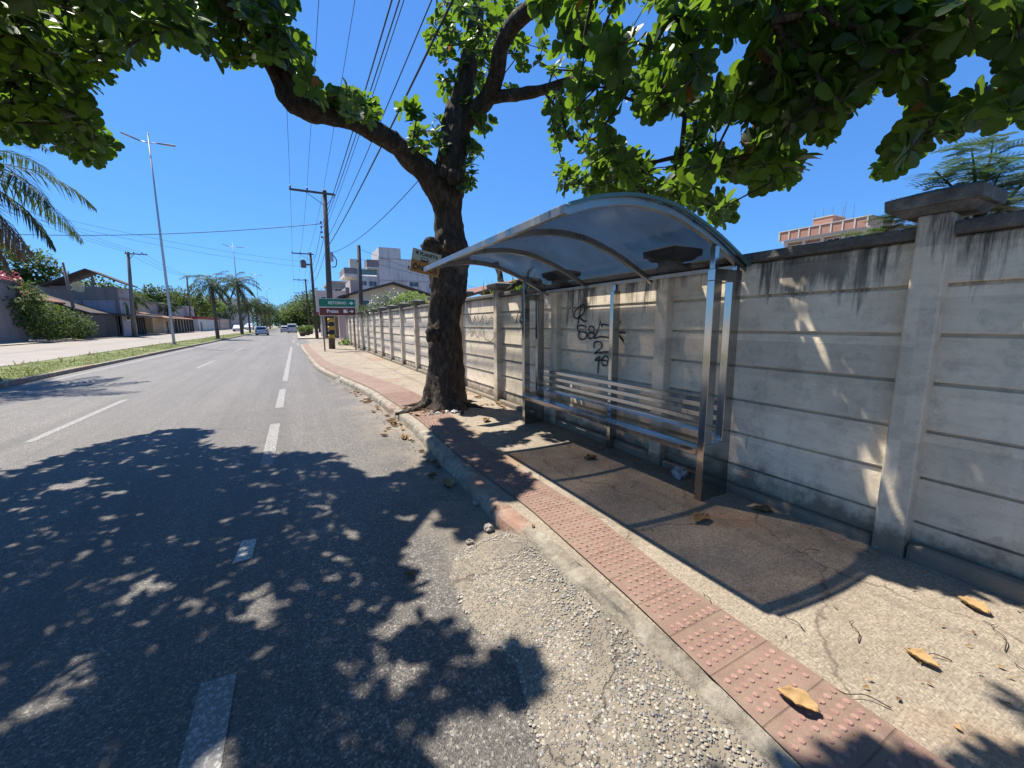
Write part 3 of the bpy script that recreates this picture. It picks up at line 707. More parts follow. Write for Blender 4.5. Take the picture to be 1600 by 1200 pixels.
for a, l, w in ((-2.9, .62, .085), (-2.2, .5, .07), (-1.5, .55, .075), (-.75, .5, .07), (.1, .42, .06), (2.6, .55, .07), (3.3, .7, .08)):
    ca, sa = math.cos(a), math.sin(a); c0 = Vector((2.43, 7.45, 0)); pts = [(c0.x+ca*.30, c0.y+sa*.28, .30), (c0.x+ca*.42, c0.y+sa*.40, .185), (c0.x+ca*(.42+l*.45)-sa*.05, c0.y+sa*(.40+l*.45)+ca*.05, .14), (c0.x+ca*(.42+l*.8), c0.y+sa*(.40+l*.8), .115)]
    P = spline(pts, 6); mb = MB(); mb.tube([tuple(p) for p in P], list(np.linspace(w*1.35, w*.35, len(P))), 10, disp=bdisp(8, .35)); build(mb, 'root', M['bark'], tr, smooth=True)
skel = [P0[-50:]]
def L_(pts, rad, n=12, dense=7, amp=.14, sc=6): 
    o, P = limb('limb', pts, rad, n, dense, amp, sc); skel.append(P)
L_([(2.62,7.42,3.85),(2.35,7.38,4.22),(1.95,7.3,4.52),(1.5,7.15,4.70),(1.05,7.05,4.80),(.65,6.95,4.78),(.36,6.85,4.74),(.18,6.8,4.85),(.13,6.75,5.1),(.02,6.65,5.5),(-.07,6.55,5.95),(-.25,6.5,6.5),(-.6,6.6,7.0)], [.25,.22,.18,.16,.15,.148,.152,.16,.13,.112,.10,.075,.035], 18, 8, .26, 4.5)
L_([(.15,6.78,4.72),(-.02,6.6,5.02),(-.22,6.35,5.28),(-.6,6.0,5.5),(-1.1,5.5,5.65),(-1.7,4.9,5.75),(-2.5,4.3,5.8),(-3.6,3.8,5.9)], [.07,.062,.058,.055,.05,.045,.035,.02], 10)
L_([(-.2,6.5,6.3),(-.9,7.2,6.6),(-1.8,8.1,6.6),(-2.6,9.0,6.4),(-3.4,9.8,6.1)], [.09,.08,.065,.05,.025], 10)
L_([(-1.1,5.5,5.65),(-1.7,6.0,5.4),(-2.1,6.8,5.0),(-2.15,7.3,4.5)], [.045,.04,.03,.015], 8)
L_([(2.85,7.4,5.15),(3.1,7.2,5.45),(3.3,7.0,5.65),(3.32,6.7,5.9),(3.3,6.4,6.2),(3.45,5.9,6.35),(3.7,5.2,6.3),(4.0,4.3,6.1),(4.3,3.2,5.8),(4.5,2.0,5.4)], [.17,.155,.15,.135,.125,.12,.105,.085,.06,.03], 14)
L_([(3.3,7.0,5.62),(3.6,6.7,5.6),(3.9,6.3,5.55),(4.1,5.7,5.45),(4.3,5.0,5.2),(4.5,4.4,4.8),(4.6,3.9,4.3)], [.11,.10,.085,.07,.06,.045,.02], 10)
L_([(3.7,5.2,6.3),(3.2,4.2,6.0),(2.8,3.2,5.4),(2.7,2.4,4.6),(2.9,1.9,3.9)], [.09,.08,.065,.05,.02], 10)
L_([(4.0,4.3,6.1),(4.6,3.5,5.4),(4.9,2.8,4.6),(5.0,2.4,3.9)], [.08,.065,.05,.02], 9)
L_([(4.3,3.2,5.8),(4.4,2.2,5.2),(4.5,1.2,4.6),(4.6,.4,4.0)], [.06,.05,.035,.015], 9)
# leaf rosettes (centimetres) and the twigs that carry them
# leaf rosettes of the street tree: x, y, z in centimetres
CROWN = [
457,177,399,867,311,507,783,596,408,670,355,468,529,183,392,404,339,470,407,377,527,491,119,378,523,256,444,464,290,481,459,511,408,576,330,389,606,219,484,639,550,423,467,203,416,707,172,415,676,150,382,579,488,373,622,844,511,557,188,456,375,211,350,614,475,466,385,207,402,514,146,429,465,116,318,822,278,422,501,284,478,523,172,447,542,198,416,561,169,429,730,436,470,463,265,477,665,324,418,635,697,509,597,309,513,279,307,375,451,273,434,558,646,431,459,255,450,851,702,460,480,232,405,680,276,525,402,524,475,710,306,477,640,419,531,697,440,434,603,138,433,756,210,527,410,169,387,496,199,452,425,333,521,697,301,468,413,219,351,537,166,424,502,354,318,396,162,383,576,339,356,706,876,535,552,430,508,444,194,430,
506,312,403,698,191,518,421,276,475,310,183,361,426,264,312,718,373,522,544,343,468,333,256,306,641,216,435,802,243,429,825,511,504,402,417,455,407,399,496,548,470,383,673,224,423,566,194,392,733,626,479,665,301,534,406,305,474,488,124,410,283,222,407,377,305,460,611,786,499,375,339,421,528,188,437,548,276,521,555,217,451,645,297,464,378,445,462,267,371,470,592,206,348,630,292,536,681,244,526,416,296,494,467,563,424,589,269,446,495,222,439,735,315,537,458,376,492,430,549,479,655,643,477,519,179,370,242,276,424,500,258,434,774,440,415,473,280,399,733,466,444,475,436,533,739,204,524,551,154,441,555,371,381,562,234,484,754,268,508,759,237,534,422,303,472,231,292,431,486,527,416,370,497,497,702,583,534,501,145,414,
434,343,400,719,163,480,879,306,527,444,100,347,477,461,394,457,508,446,459,549,462,436,260,453,349,161,381,425,103,352,815,183,487,373,97,354,432,196,382,313,267,411,495,229,482,509,277,497,832,394,507,359,202,406,503,666,536,846,436,539,360,263,460,662,165,388,387,342,322,525,322,501,469,169,434,315,212,405,390,375,419,586,702,533,409,97,305,553,671,451,500,612,460,712,197,522,490,272,489,628,228,486,649,157,447,526,145,416,454,392,522,593,295,486,522,480,507,566,248,449,535,266,500,680,174,506,490,171,342,358,191,346,802,486,448,523,405,473,354,93,346,511,598,503,693,832,533,808,180,438,544,217,472,660,209,513,569,254,480,434,249,348,530,146,440,579,195,372,757,520,455,554,282,468,385,414,461,857,294,492,
726,862,507,603,335,447,480,369,537,357,145,376,636,278,528,730,454,520,250,414,520,451,332,524,536,264,375,592,174,456,381,260,457,723,179,523,474,185,417,552,436,474,357,167,340,852,371,531,589,373,479,524,576,456,307,254,399,524,159,438,364,142,348,691,317,497,307,228,402,297,337,431,515,270,467,537,245,409,757,279,537,477,249,452,749,253,503,758,363,489,493,490,518,513,133,414,295,246,369,273,320,410,629,141,405,378,328,466,400,202,355,522,437,539,843,723,526,702,525,482,504,598,423,771,761,513,362,185,402,633,487,441,382,340,445,445,443,364,461,441,475,697,235,485,532,590,456,637,336,440,363,352,444,413,396,479,791,621,514,442,204,404,531,208,456,408,531,504,488,129,388,412,598,516,393,178,355,716,239,498,
554,399,472,578,418,484,512,412,491,255,336,425,430,166,404,713,348,450,389,321,494,727,341,520,682,747,470,384,576,520,624,155,478,342,117,344,465,268,378,549,255,449,698,254,538,417,526,484,600,493,437,567,224,501,742,893,527,521,394,336,467,245,417,441,150,345,431,444,485,407,506,524,576,332,463,654,220,378,571,161,449,648,429,415,691,394,531,419,253,362,401,482,478,417,117,369,829,320,409,372,371,428,375,367,518,531,405,404,629,230,462,518,295,412,402,150,355,683,405,427,412,236,355,423,208,419,329,187,348,338,136,356,565,203,346,707,802,480,596,341,536,374,175,392,451,446,497,694,155,426,386,152,392,339,159,340,333,174,321,658,395,477,665,307,503,737,780,490,652,429,498,791,777,482,709,276,510,527,323,485,
638,704,487,417,243,458,836,380,526,498,183,379,563,330,514,716,428,448,581,235,502,403,133,380,448,305,497,660,241,523,436,325,504,431,103,373,607,258,469,412,457,537,367,128,341,787,261,448,424,403,507,384,154,366,588,477,409,236,292,397,577,567,395,390,375,434,478,300,473,531,282,498,441,143,323,402,197,406,747,568,495,500,302,370,562,268,523,578,218,430,668,377,514,328,144,341,436,246,391,511,525,515,396,287,482,432,242,422,611,587,417,660,170,462,634,191,369,539,223,491,601,172,470,361,199,377,736,260,529,642,241,356,695,549,536,493,429,366,274,205,381,373,477,413,427,208,389,782,201,514,579,136,378,501,345,440,680,373,389,410,460,479,509,414,448,324,254,438,736,553,485,450,492,525,443,404,509,613,216,458,
404,197,337,590,252,511,791,644,445,653,410,421,307,302,376,411,198,433,452,232,359,782,566,488,556,672,425,455,247,398,810,658,476,399,102,360,371,259,386,265,344,434,521,423,429,752,166,467,421,350,446,509,190,323,718,442,476,337,197,302,408,462,497,541,307,500,502,689,528,786,486,501,553,201,474,612,736,486,385,124,304,533,253,421,545,540,425,371,165,341,512,419,364,623,354,472,368,322,316,379,186,402,357,182,358,568,340,379,456,260,366,710,219,520,574,539,526,457,391,384,420,360,522,381,405,338,539,243,498,600,384,518,728,268,517,437,148,387,414,305,409,475,487,412,522,745,490,749,334,502,470,337,504,662,396,411,400,233,447,425,220,373,392,384,321,744,637,531,369,406,464,498,141,394,670,220,482,311,302,391,
618,725,475,702,248,451,447,232,462,607,215,503,515,226,445,751,472,517,767,310,538,487,142,420,619,468,521,446,187,372,571,682,449,602,431,338,433,488,494,395,90,308,418,146,390,436,411,533,820,235,438,737,541,472,569,296,471,605,327,484,370,530,404,520,113,335,416,282,385,478,151,398,246,389,479,691,247,494,561,286,410,384,359,469,537,296,537,691,691,475,448,210,386,686,503,383,411,256,350,452,462,366,494,308,390,413,272,372,536,127,416,738,242,521,447,110,377,669,176,479,409,538,491,510,299,470,394,442,520,747,281,522,545,475,507,386,132,355,266,390,495,616,286,529,256,349,469,544,314,516,414,157,401,421,490,538,791,511,523,426,374,328,582,318,484,580,358,402,321,242,405,460,161,416,640,358,538,398,241,403,
392,243,454,438,531,464,432,303,419,639,171,472,364,112,351,386,87,328,439,370,525,289,349,453,460,528,516,336,159,374,498,384,534,703,180,482,432,611,490,390,135,339,391,477,507,667,515,539,520,323,463,616,274,454,486,316,431,697,215,396,643,293,502,631,369,522,542,364,458,811,468,427,433,232,365,533,272,521,551,352,486,460,106,353,276,303,398,579,266,417,265,381,454,514,201,420,405,233,373,386,244,338,603,354,458,534,434,474,621,212,413,604,349,523,217,296,427,396,115,374,474,377,436,549,204,461,371,243,359,687,434,406,528,294,445,492,574,397,315,213,344,564,264,432,586,436,473,619,236,523,456,460,479,778,497,479,361,343,432,591,157,467,693,847,492,400,340,509,384,390,449,635,190,492,374,378,357,631,293,511,
510,173,423,785,368,502,594,216,418,277,370,411,508,197,467,522,447,526,342,173,350,645,150,403,624,386,466,314,165,372,662,414,508,344,202,323,495,732,534,758,907,517,413,263,472,240,367,488,502,337,539,873,549,535,377,429,386,285,350,380,615,277,511,393,452,501,814,210,453,586,555,410,472,147,331,435,227,385,655,348,517,696,521,536,561,637,494,622,189,482,383,541,398,361,293,304,379,200,327,458,590,463,426,339,493,453,389,499,355,223,406,433,374,486,674,153,444,467,605,479,469,122,376,632,166,455,833,423,498,466,210,396,387,414,363,369,88,325,435,390,497,447,485,422,450,373,342,504,750,478,525,664,421,423,500,498,856,449,532,474,293,404,504,423,404,630,306,477,501,181,411,692,343,527,485,298,454,542,212,428,
737,250,392,466,353,537,651,362,503,478,117,389,368,132,366,517,215,479,388,213,417,821,596,383,502,629,472,391,429,501,401,346,413,323,191,382,628,170,380,698,244,516,647,367,488,394,359,528,639,229,441,674,192,474,439,536,435,349,159,356,379,562,458,365,191,319,556,457,391,673,152,428,563,133,355,374,151,383,432,121,379,659,389,538,426,388,471,458,380,464,454,239,372,689,157,473,394,157,404,441,385,436,592,395,398,265,241,415,833,491,481,383,582,493,488,169,401,799,754,486,438,178,408,380,437,495,244,385,493,892,448,528,878,653,506,627,306,412,758,458,493,510,264,450,556,237,439,572,357,505,260,236,393,666,276,502,423,594,476,777,681,473,355,87,333,560,296,511,578,346,535,487,106,332,272,266,347,318,199,352,
480,462,483,364,327,480,389,336,424,551,117,343,414,415,470,590,711,442,699,320,472,523,295,527,461,112,394,745,428,473,834,217,438,702,272,524,421,359,472,432,227,446,368,352,402,338,238,408,614,827,487,679,416,511,741,277,385,536,124,351,404,289,329,683,215,395,285,325,393,346,101,331,412,260,325,689,402,393,703,520,364,498,451,366,296,335,344,605,550,393,296,183,369,578,127,355,379,492,365,383,233,385,406,145,369,511,112,358,464,166,313,263,224,386,417,99,372,563,344,362,403,314,349,495,155,336,507,472,373,695,166,398,380,239,313,416,160,370,369,162,366,606,221,362,424,183,390,710,259,399,536,186,339,458,287,398,458,277,336,344,221,355,329,148,355,389,192,335,340,143,371,450,262,320,679,165,389,643,389,394,
249,288,394,549,185,376,425,143,319,482,163,373,653,368,386,548,320,384,372,227,309,277,238,390,593,212,364,505,341,374,455,122,377,341,154,326,419,197,398,296,275,374,449,258,386,656,519,372,413,140,341,487,179,391,351,141,341,423,261,386,327,198,395,668,176,398,546,318,351,377,273,378,420,327,394,364,216,304,385,133,386,432,303,346,318,157,359,549,418,345,380,227,293,499,259,388,477,259,385,714,245,383,370,235,393,492,216,392,353,214,392,368,410,387,408,480,390,383,295,368,621,392,395,407,181,399,432,158,356,284,224,383,480,233,369,591,180,371,611,367,384,512,287,386,449,286,383,521,378,311,305,180,340,397,200,369,474,108,371,323,165,330,509,427,347,444,110,325,337,198,382,554,272,395,567,126,370,436,170,376,
627,146,387,365,235,326,659,197,375,537,308,390,389,174,368,343,185,364,322,199,337,366,207,293,514,260,393,456,171,377,280,236,374,361,176,378,424,558,394,334,190,316,615,437,353,374,227,335,290,316,321,383,115,354,458,159,331,673,193,387,345,166,317,368,285,384,595,153,368,592,163,378,327,128,360,439,435,385,518,119,369,373,208,388,371,149,360,454,223,394,388,389,362,450,492,383,471,190,397,361,320,394,365,118,365,510,293,331,383,314,313,692,249,361,508,257,372,449,133,394,427,222,345,594,134,393,492,243,372,426,270,361,365,176,329,570,385,398,342,125,366,646,452,355,404,250,381,586,199,391,384,462,382,459,509,392,323,201,288,378,179,341,374,142,338,233,272,381,469,510,379,405,417,348,370,371,329,570,181,364,
791,312,399,432,353,313,433,289,383,522,323,373,259,207,388,487,113,362,302,168,366,565,288,395,281,187,383,542,527,376,365,355,340,502,438,394,601,207,383,683,385,396,373,518,386,432,352,386,563,569,396,815,314,399,392,143,375,266,233,374,479,213,378,467,415,354,501,106,324,369,340,321,603,527,399,253,248,375,376,394,356,545,302,366,569,463,399,738,517,378,639,357,381,437,202,369,356,131,351,482,110,345,253,245,343,401,341,311,694,149,383,469,318,351,316,193,325,278,342,399,374,90,290,493,398,332,296,200,383,382,425,371,731,268,396,369,468,383,362,256,373,516,141,347,406,301,336,362,215,374,492,282,372,539,354,363,459,291,326,496,544,383,546,357,382,591,421,324,336,103,344,300,292,365,488,473,358,399,240,329,
584,338,368,330,182,287,603,201,369,411,507,378,399,131,310,574,400,399,296,181,384,311,198,398,436,327,354,466,406,336,543,122,384,501,285,399,579,127,393,507,224,390,531,386,379,507,374,376,337,177,388,246,277,376,273,323,357,574,139,365,601,371,363,287,301,305,484,408,347,508,438,367,408,438,386,298,189,356,431,100,339,427,481,397,504,127,387,719,416,393,457,343,359,461,104,325,469,304,350,462,277,352,460,201,382,314,290,367,789,293,388,317,171,349,339,211,399,447,269,347,423,324,340,647,209,395,372,276,362,386,197,358,459,292,354,279,351,332,317,181,393,596,142,380,580,344,392,341,209,335,373,535,381,521,181,336,380,318,395,393,214,376,392,286,288,314,271,387,491,589,399,340,126,320,344,184,335,331,155,315,
411,186,382,618,427,394,485,180,314,558,383,373,324,148,368,489,519,393,561,310,369,233,250,377,515,170,350,602,378,395,592,349,376,609,495,375,403,247,303,401,265,397,420,440,400,288,284,353,398,428,366,587,407,329,523,319,358,663,501,358,475,247,393,405,315,397,473,134,393,515,559,391,719,279,366,466,384,356,398,558,387,615,136,375,312,237,355,328,213,377,383,450,354,381,312,336,417,249,336,516,306,344,489,263,373,453,158,373,383,220,321,380,443,381,332,200,368,481,267,330,557,203,325,275,222,353,558,393,333,384,137,286,404,101,343,407,155,388,672,547,387,401,298,387,499,496,383,373,191,356,301,212,332,265,361,384,443,176,387,504,315,349,445,166,400,469,163,388,430,363,363,388,301,343,404,189,361,388,104,347,
487,305,366,370,264,280,399,468,360,402,123,360,448,528,376,267,231,343,389,254,371,540,170,343,382,194,385,644,547,396,420,130,395,639,163,387,437,190,398,400,213,398,425,186,365,596,410,391,368,497,376,394,426,383,464,282,374,466,359,317,385,384,348,363,388,369,522,475,368,659,353,388,688,230,398,478,351,303,614,139,360,520,304,368,416,412,337,532,199,317,356,199,362,450,566,398,372,187,370,614,211,376,433,448,397,699,242,398,334,130,333,698,183,398,345,185,379,338,214,367,533,509,541,715,934,532,588,442,637,451,485,628,468,692,537,576,382,579,503,688,569,544,622,602,475,599,626,510,440,578,447,622,703,387,628,682,532,338,511,384,624,595,703,349,600,470,626,603,457,540,648,558,802,618,517,703,612,620,531,540,
596,754,585,732,279,541,574,610,597,580,498,628,596,608,647,379,578,558,878,514,518,793,387,525,539,574,582,645,296,555,459,640,684,362,660,620,494,629,544,555,705,659,414,745,699,500,690,647,696,387,593,491,637,692,507,778,636,396,846,670,461,426,564,610,322,542,389,540,571,416,528,605,679,616,639,655,312,565,685,215,534,444,650,543,736,542,561,638,552,673,583,367,541,727,424,493,843,190,517,383,840,687,418,688,712,624,426,500,625,429,634,725,229,544,560,697,601,732,320,608,620,358,584,645,384,569,776,427,578,531,673,680,590,581,621,400,741,608,816,698,530,448,672,713,618,648,489,522,516,590,585,266,484,621,500,640,520,723,655,600,468,636,630,643,652,671,275,554,556,762,614,383,668,645,491,668,673,664,390,576,
771,221,540,621,316,506,413,395,563,550,553,689,376,703,712,616,597,582,745,388,507,377,519,583,725,419,631,653,582,635,378,520,556,363,538,622,382,601,609,515,801,627,394,517,600,767,323,576,652,508,663,548,811,555,468,743,700,640,336,498,385,550,510,675,354,566,543,534,617,528,341,550,397,728,715,446,533,499,651,364,598,681,386,500,627,311,552,438,408,560,817,525,519,882,435,500,482,314,498,607,451,657,472,697,646,364,743,618,633,407,485,411,618,587,691,552,560,838,502,543,491,478,575,720,344,575,775,545,559,467,608,539,754,389,562,759,808,506,395,500,618,544,660,591,579,584,584,810,379,571,417,491,624,499,508,552,766,786,528,398,632,655,675,593,609,548,606,656,539,468,563,763,439,610,401,699,627,593,278,513,
-189,643,426,27,860,605,-390,981,508,-286,819,506,-1,561,492,-59,627,543,-303,860,625,-275,736,435,0,748,558,-284,724,453,-166,542,415,-112,527,456,-213,664,454,-225,732,521,13,647,534,-152,624,475,-236,800,530,-46,647,500,-41,673,525,-187,571,402,-211,670,415,-111,597,501,-288,864,523,-236,698,511,-259,895,631,-386,988,529,-233,739,475,-253,703,528,-71,452,410,-102,648,556,-70,524,463,-77,493,454,-209,586,448,-135,800,594,22,529,464,-67,632,518,-99,631,540,-101,635,519,-366,949,501,-5,802,620,-184,592,489,-153,595,503,-305,913,589,-183,737,540,-270,859,610,-358,1005,565,-267,921,480,-223,649,417,-49,699,561,-289,927,462,67,793,536,-382,1044,539,-346,1093,516,-315,881,537,-191,673,402,-166,636,519,-126,486,405,-127,536,450,-295,956,499,-117,569,467,
-343,874,507,-136,774,625,-116,793,588,-227,613,458,-83,734,593,14,862,625,-192,543,407,-277,822,543,-197,688,413,-153,642,494,9,732,606,-105,715,574,-186,529,442,-192,612,442,-211,675,485,-102,553,475,-315,941,545,-219,742,485,-131,519,405,-263,852,581,-120,547,443,-132,621,519,-246,873,641,-114,611,527,-199,718,530,-138,729,587,-264,766,467,-203,809,576,14,773,635,-321,808,483,-84,642,522,-255,872,467,-124,603,495,-100,561,496,-272,725,493,-176,822,611,-255,811,594,-36,716,587,-20,736,584,-185,873,649,-175,589,449,-168,659,459,-202,573,451,14,688,560,31,672,540,-332,996,535,43,716,571,-363,973,573,-246,761,458,-300,990,506,-193,696,473,-89,673,569,-307,989,600,-129,672,495,-189,520,413,-199,763,596,-222,796,588,-228,697,526,-142,557,432,13,538,481,
-228,818,571,-308,970,494,-269,834,461,-17,710,590,-76,464,417,-68,671,506,-195,807,620,-2,826,692,-67,589,473,-268,872,603,-16,612,514,33,874,600,-160,735,582,-192,911,639,-137,524,425,-131,575,478,-193,744,568,-184,673,510,-31,631,493,-255,930,570,-287,881,602,-203,560,461,-316,894,571,-339,876,487,-285,829,591,-228,717,515,6,823,606,-204,632,482,-162,486,414,-222,676,446,-248,938,638,-287,806,483,-218,661,441,-110,559,454,-232,659,486,-199,656,516,1,678,570,-94,603,490,-11,739,609,-377,1025,557,-196,600,414,-178,545,447,-174,522,403,2,555,517,-178,644,477,-188,797,592,-394,1056,527,-164,709,575,9,753,584,-276,932,469,-300,841,522,-155,894,664,-113,769,627,-281,763,557,-309,994,525,-14,689,535,-241,756,484,-269,885,469,-237,668,473,-192,624,462,
49,657,481,-206,554,409,-246,783,566,-252,819,431,-210,586,434,-293,893,553,23,578,489,-282,944,578,-121,789,613,-310,919,625,-39,721,616,-139,627,501,-335,901,499,-191,563,444,-296,886,638,8,581,529,32,785,565,-250,724,535,-301,932,590,-14,631,530,-109,481,444,-276,984,583,69,812,545,-310,795,452,-160,545,462,-309,837,577,-259,735,498,-174,799,590,-263,759,571,-97,610,530,-217,577,423,-198,654,463,-224,734,539,-251,823,584,-162,831,595,-244,840,595,-285,985,510,-221,794,566,-254,970,614,-164,759,529,-207,711,446,-220,591,412,-315,902,481,-280,770,440,-3,895,693,-86,697,556,0,826,655,-51,634,557,-7,657,537,-373,937,499,-237,679,415,-87,658,519,-197,747,546,-366,965,521,15,801,595,-245,769,503,-22,729,570,-301,855,532,-102,741,589,-363,929,560,
-121,728,565,50,715,510,-181,667,454,36,545,437,-71,570,516,-73,460,444,-351,933,599,-114,575,505,-6,791,596,-238,787,484,-298,861,447,-227,683,516,-108,453,405,-300,1026,477,-179,476,415,-378,974,520,-300,881,491,-1,599,531,-283,823,438,-287,1054,499,-223,834,617,-209,698,539,-255,950,625,-264,936,579,-269,801,495,-76,618,509,51,796,541,-252,665,483,-323,888,604,-132,652,498,-71,705,589,-278,864,433,-230,838,598,-404,1030,511,-203,718,561,-226,748,523,-41,644,541,-311,884,624,-237,965,633,-292,799,586,-90,468,409,-260,844,554,-290,900,626,-141,522,454,-236,869,446,-249,951,585,-250,849,436,-330,1097,518,-254,756,556,-227,786,438,-34,701,603,-342,1058,518,-178,554,415,-175,828,638,-257,870,446,-195,551,428,-195,856,620,-209,750,561,-240,720,414,4,713,540,
-368,1042,547,-95,668,550,-304,815,427,-268,738,456,-59,465,422,-305,1060,560,-204,926,626,-201,664,441,60,847,575,-211,697,407,0,852,681,-348,997,549,-243,853,461,-37,663,542,20,827,602,-238,752,436,-121,536,476,-153,478,402,-132,602,460,-223,775,598,-118,572,491,9,637,547,-189,635,413,-226,754,561,-196,547,444,-40,739,628,0,824,638,-283,975,561,-211,894,650,-76,716,537,-218,715,526,-92,683,539,-170,690,517,-171,666,507,-153,520,413,-37,667,589,-127,470,430,-247,862,630,4,597,550,-186,633,504,-217,621,403,-285,979,478,-68,510,457,-129,550,456,-191,695,518,-21,828,686,-248,891,458,-236,796,560,-220,761,475,-299,824,585,-101,621,510,-284,890,648,-77,712,554,-350,912,521,-108,737,573,-222,738,419,-198,707,502,-115,418,404,-156,534,428,-84,506,444,
-177,861,603,42,793,585,-231,829,548,-151,568,469,27,772,604,33,679,498,-324,928,492,9,720,552,-230,805,461,-327,886,519,-181,702,501,-239,685,442,-195,659,409,-136,811,612,-209,820,543,-273,722,409,-194,564,420,-193,574,472,18,842,636,-108,704,590,-339,961,565,-205,647,444,-72,542,466,-51,768,645,-338,910,585,-363,1016,510,-278,910,551,5,659,552,-265,711,465,-293,838,570,-217,720,486,-86,549,497,-243,712,493,-155,558,421,12,686,606,-158,626,492,28,734,590,-365,982,552,-267,869,580,-116,454,427,-366,952,465,-221,888,640,-145,634,511,-233,801,413,-47,611,501,-288,897,494,-329,855,453,-97,518,467,-131,675,510,-229,705,488,-289,945,490,-269,899,497,-58,652,547,-58,710,539,-174,610,474,-147,573,420,-188,604,430,-148,660,487,-310,836,454,-209,692,437,
-232,779,464,-239,638,471,1,873,662,-124,747,578,-352,938,575,-238,734,534,-120,687,570,-290,790,457,-260,829,599,-150,745,597,-256,664,467,10,889,674,-220,785,496,-207,695,504,21,855,663,-269,756,496,-224,802,542,-215,916,647,-33,623,511,-223,662,511,-77,610,529,-123,622,487,-135,504,411,-32,635,563,-14,659,576,-262,741,473,1,535,455,-126,826,629,-123,601,473,-264,692,402,-266,692,469,-160,790,586,-203,608,494,-340,963,492,-123,640,544,16,795,666,7,590,491,-219,765,448,8,679,587,3,561,465,65,891,585,-107,658,526,-184,872,581,3,721,591,-350,1020,560,-221,645,506,-205,572,417,-80,713,582,-13,576,536,-9,655,516,-201,524,421,1,574,543,29,798,685,-218,911,661,-179,853,655,-67,548,483,-293,943,518,-352,1050,549,-234,823,411,-182,788,534,
-178,623,468,-259,723,458,-275,841,547,-24,751,643,-158,588,447,-61,451,427,2,628,531,-153,826,614,-209,730,571,-124,515,439,-135,588,487,-238,723,507,-149,448,406,-121,608,507,17,860,695,-274,960,569,-276,698,419,-263,903,460,-223,740,454,-206,854,586,-212,748,576,-260,774,444,-132,561,475,-168,609,445,-137,576,496,-215,634,442,-103,470,432,-158,877,644,-242,650,447,-292,807,451,-289,911,455,-20,616,527,-248,916,563,-185,645,520,-332,835,475,-301,948,467,-189,864,634,-284,804,517,-260,883,587,-265,773,530,-283,801,423,51,868,584,-106,441,420,-31,796,667,50,612,458,-353,881,474,-7,619,564,-218,609,470,-222,781,543,-357,914,540,-94,725,572,-117,707,577,-65,673,579,-322,854,553,-145,861,670,-151,797,602,-221,644,483,-124,452,405,-290,758,523,-300,746,419,
-24,724,614,-179,508,413,44,794,567,-323,872,460,19,639,521,57,744,524,-156,762,581,-276,748,518,-42,710,532,-139,581,439,-256,779,544,-208,827,624,-205,646,425,-283,925,492,-8,639,504,-324,948,573,-253,907,553,34,616,466,-223,704,545,-188,574,430,25,846,607,-63,483,425,-297,1018,541,-153,558,455,42,936,690,-216,869,640,-78,580,506,-178,725,559,-244,804,456,-203,773,414,-291,989,558,-146,801,636,-140,754,604,-135,884,669,-216,620,490,-256,743,562,-264,710,520,-226,828,432,20,892,662,-345,926,540,-205,730,484,-381,1004,541,55,901,672,-106,667,566,-300,877,618,-15,653,561,51,852,592,-247,708,454,-140,657,516,-195,866,658,-123,637,512,13,571,497,-270,906,435,-358,919,506,-95,717,601,21,651,505,-305,804,568,-71,691,540,-174,644,449,-294,927,516,
-42,622,483,-229,864,610,-13,537,492,-372,1058,539,-219,636,400,-211,739,407,-290,846,612,-235,896,648,-389,1023,517,7,616,499,-263,879,497,-241,646,487,-320,894,496,6,851,656,-314,883,579,-206,702,518,21,747,642,-167,616,503,-229,720,550,-280,883,557,94,768,527,133,696,496,109,766,551,125,708,487,83,728,501,103,700,494,119,758,505,96,755,530,74,685,485,114,722,517,112,703,508,110,720,492,138,750,496,106,718,526,76,752,532,71,700,502,122,717,498,113,744,537,104,743,510,90,749,541,129,742,535,131,721,518,132,722,491,145,748,526,135,731,510,79,708,507,221,744,474,253,747,531,194,699,517,269,768,508,195,691,508,193,682,450,207,747,503,253,724,479,198,713,528,261,752,484,192,696,468,231,704,491,231,762,486,202,727,480,
249,755,504,233,768,519,240,698,466,175,693,507,199,716,473,197,691,497,214,731,502,261,750,522,297,702,435,300,724,469,326,730,524,288,690,445,312,742,542,325,736,487,319,762,505,297,697,472,307,706,476,279,687,402,318,703,508,332,768,570,298,716,489,331,756,495,308,701,528,309,766,442,317,759,559,316,752,489,298,734,501,305,731,432,347,770,541,311,761,532,310,751,500,300,754,434,297,715,417,345,735,540,-70,275,688,-348,779,606,-619,245,475,-313,182,561,-520,431,451,-472,351,559,-330,494,381,-552,593,403,9,359,674,-249,142,672,-144,271,632,-334,198,621,-47,250,715,-415,420,619,-419,676,582,-134,285,536,-448,608,461,-505,223,475,-56,558,455,-301,95,602,-456,834,522,24,204,672,-494,175,455,-597,293,487,-507,666,414,-299,610,543,
-548,89,502,-218,247,656,-342,626,441,-432,62,507,-72,257,628,-578,511,543,-122,482,450,-181,782,659,-373,637,651,-611,354,407,-602,743,493,-288,655,589,-465,715,382,-158,368,564,-472,326,568,-304,648,639,-178,620,686,-385,241,580,-340,247,394,-105,468,396,-568,716,488,-520,423,607,-462,886,419,-403,399,388,-253,381,563,-277,253,638,-532,623,409,-460,558,559,-223,586,467,-585,261,542,-353,602,673,-333,133,556,-368,469,423,23,65,565,-123,699,593,-146,708,554,-195,610,709,-169,884,641,-438,850,520,-319,224,421,-252,532,423,-320,726,515,-183,428,564,-506,113,517,-275,288,535,-516,191,385,-462,805,461,-258,122,484,-573,436,467,-365,150,413,-408,598,549,-96,409,387,-546,710,474,-368,885,455,16,759,631,-262,347,685,-222,438,598,-240,538,694,-451,873,406,-495,517,522,
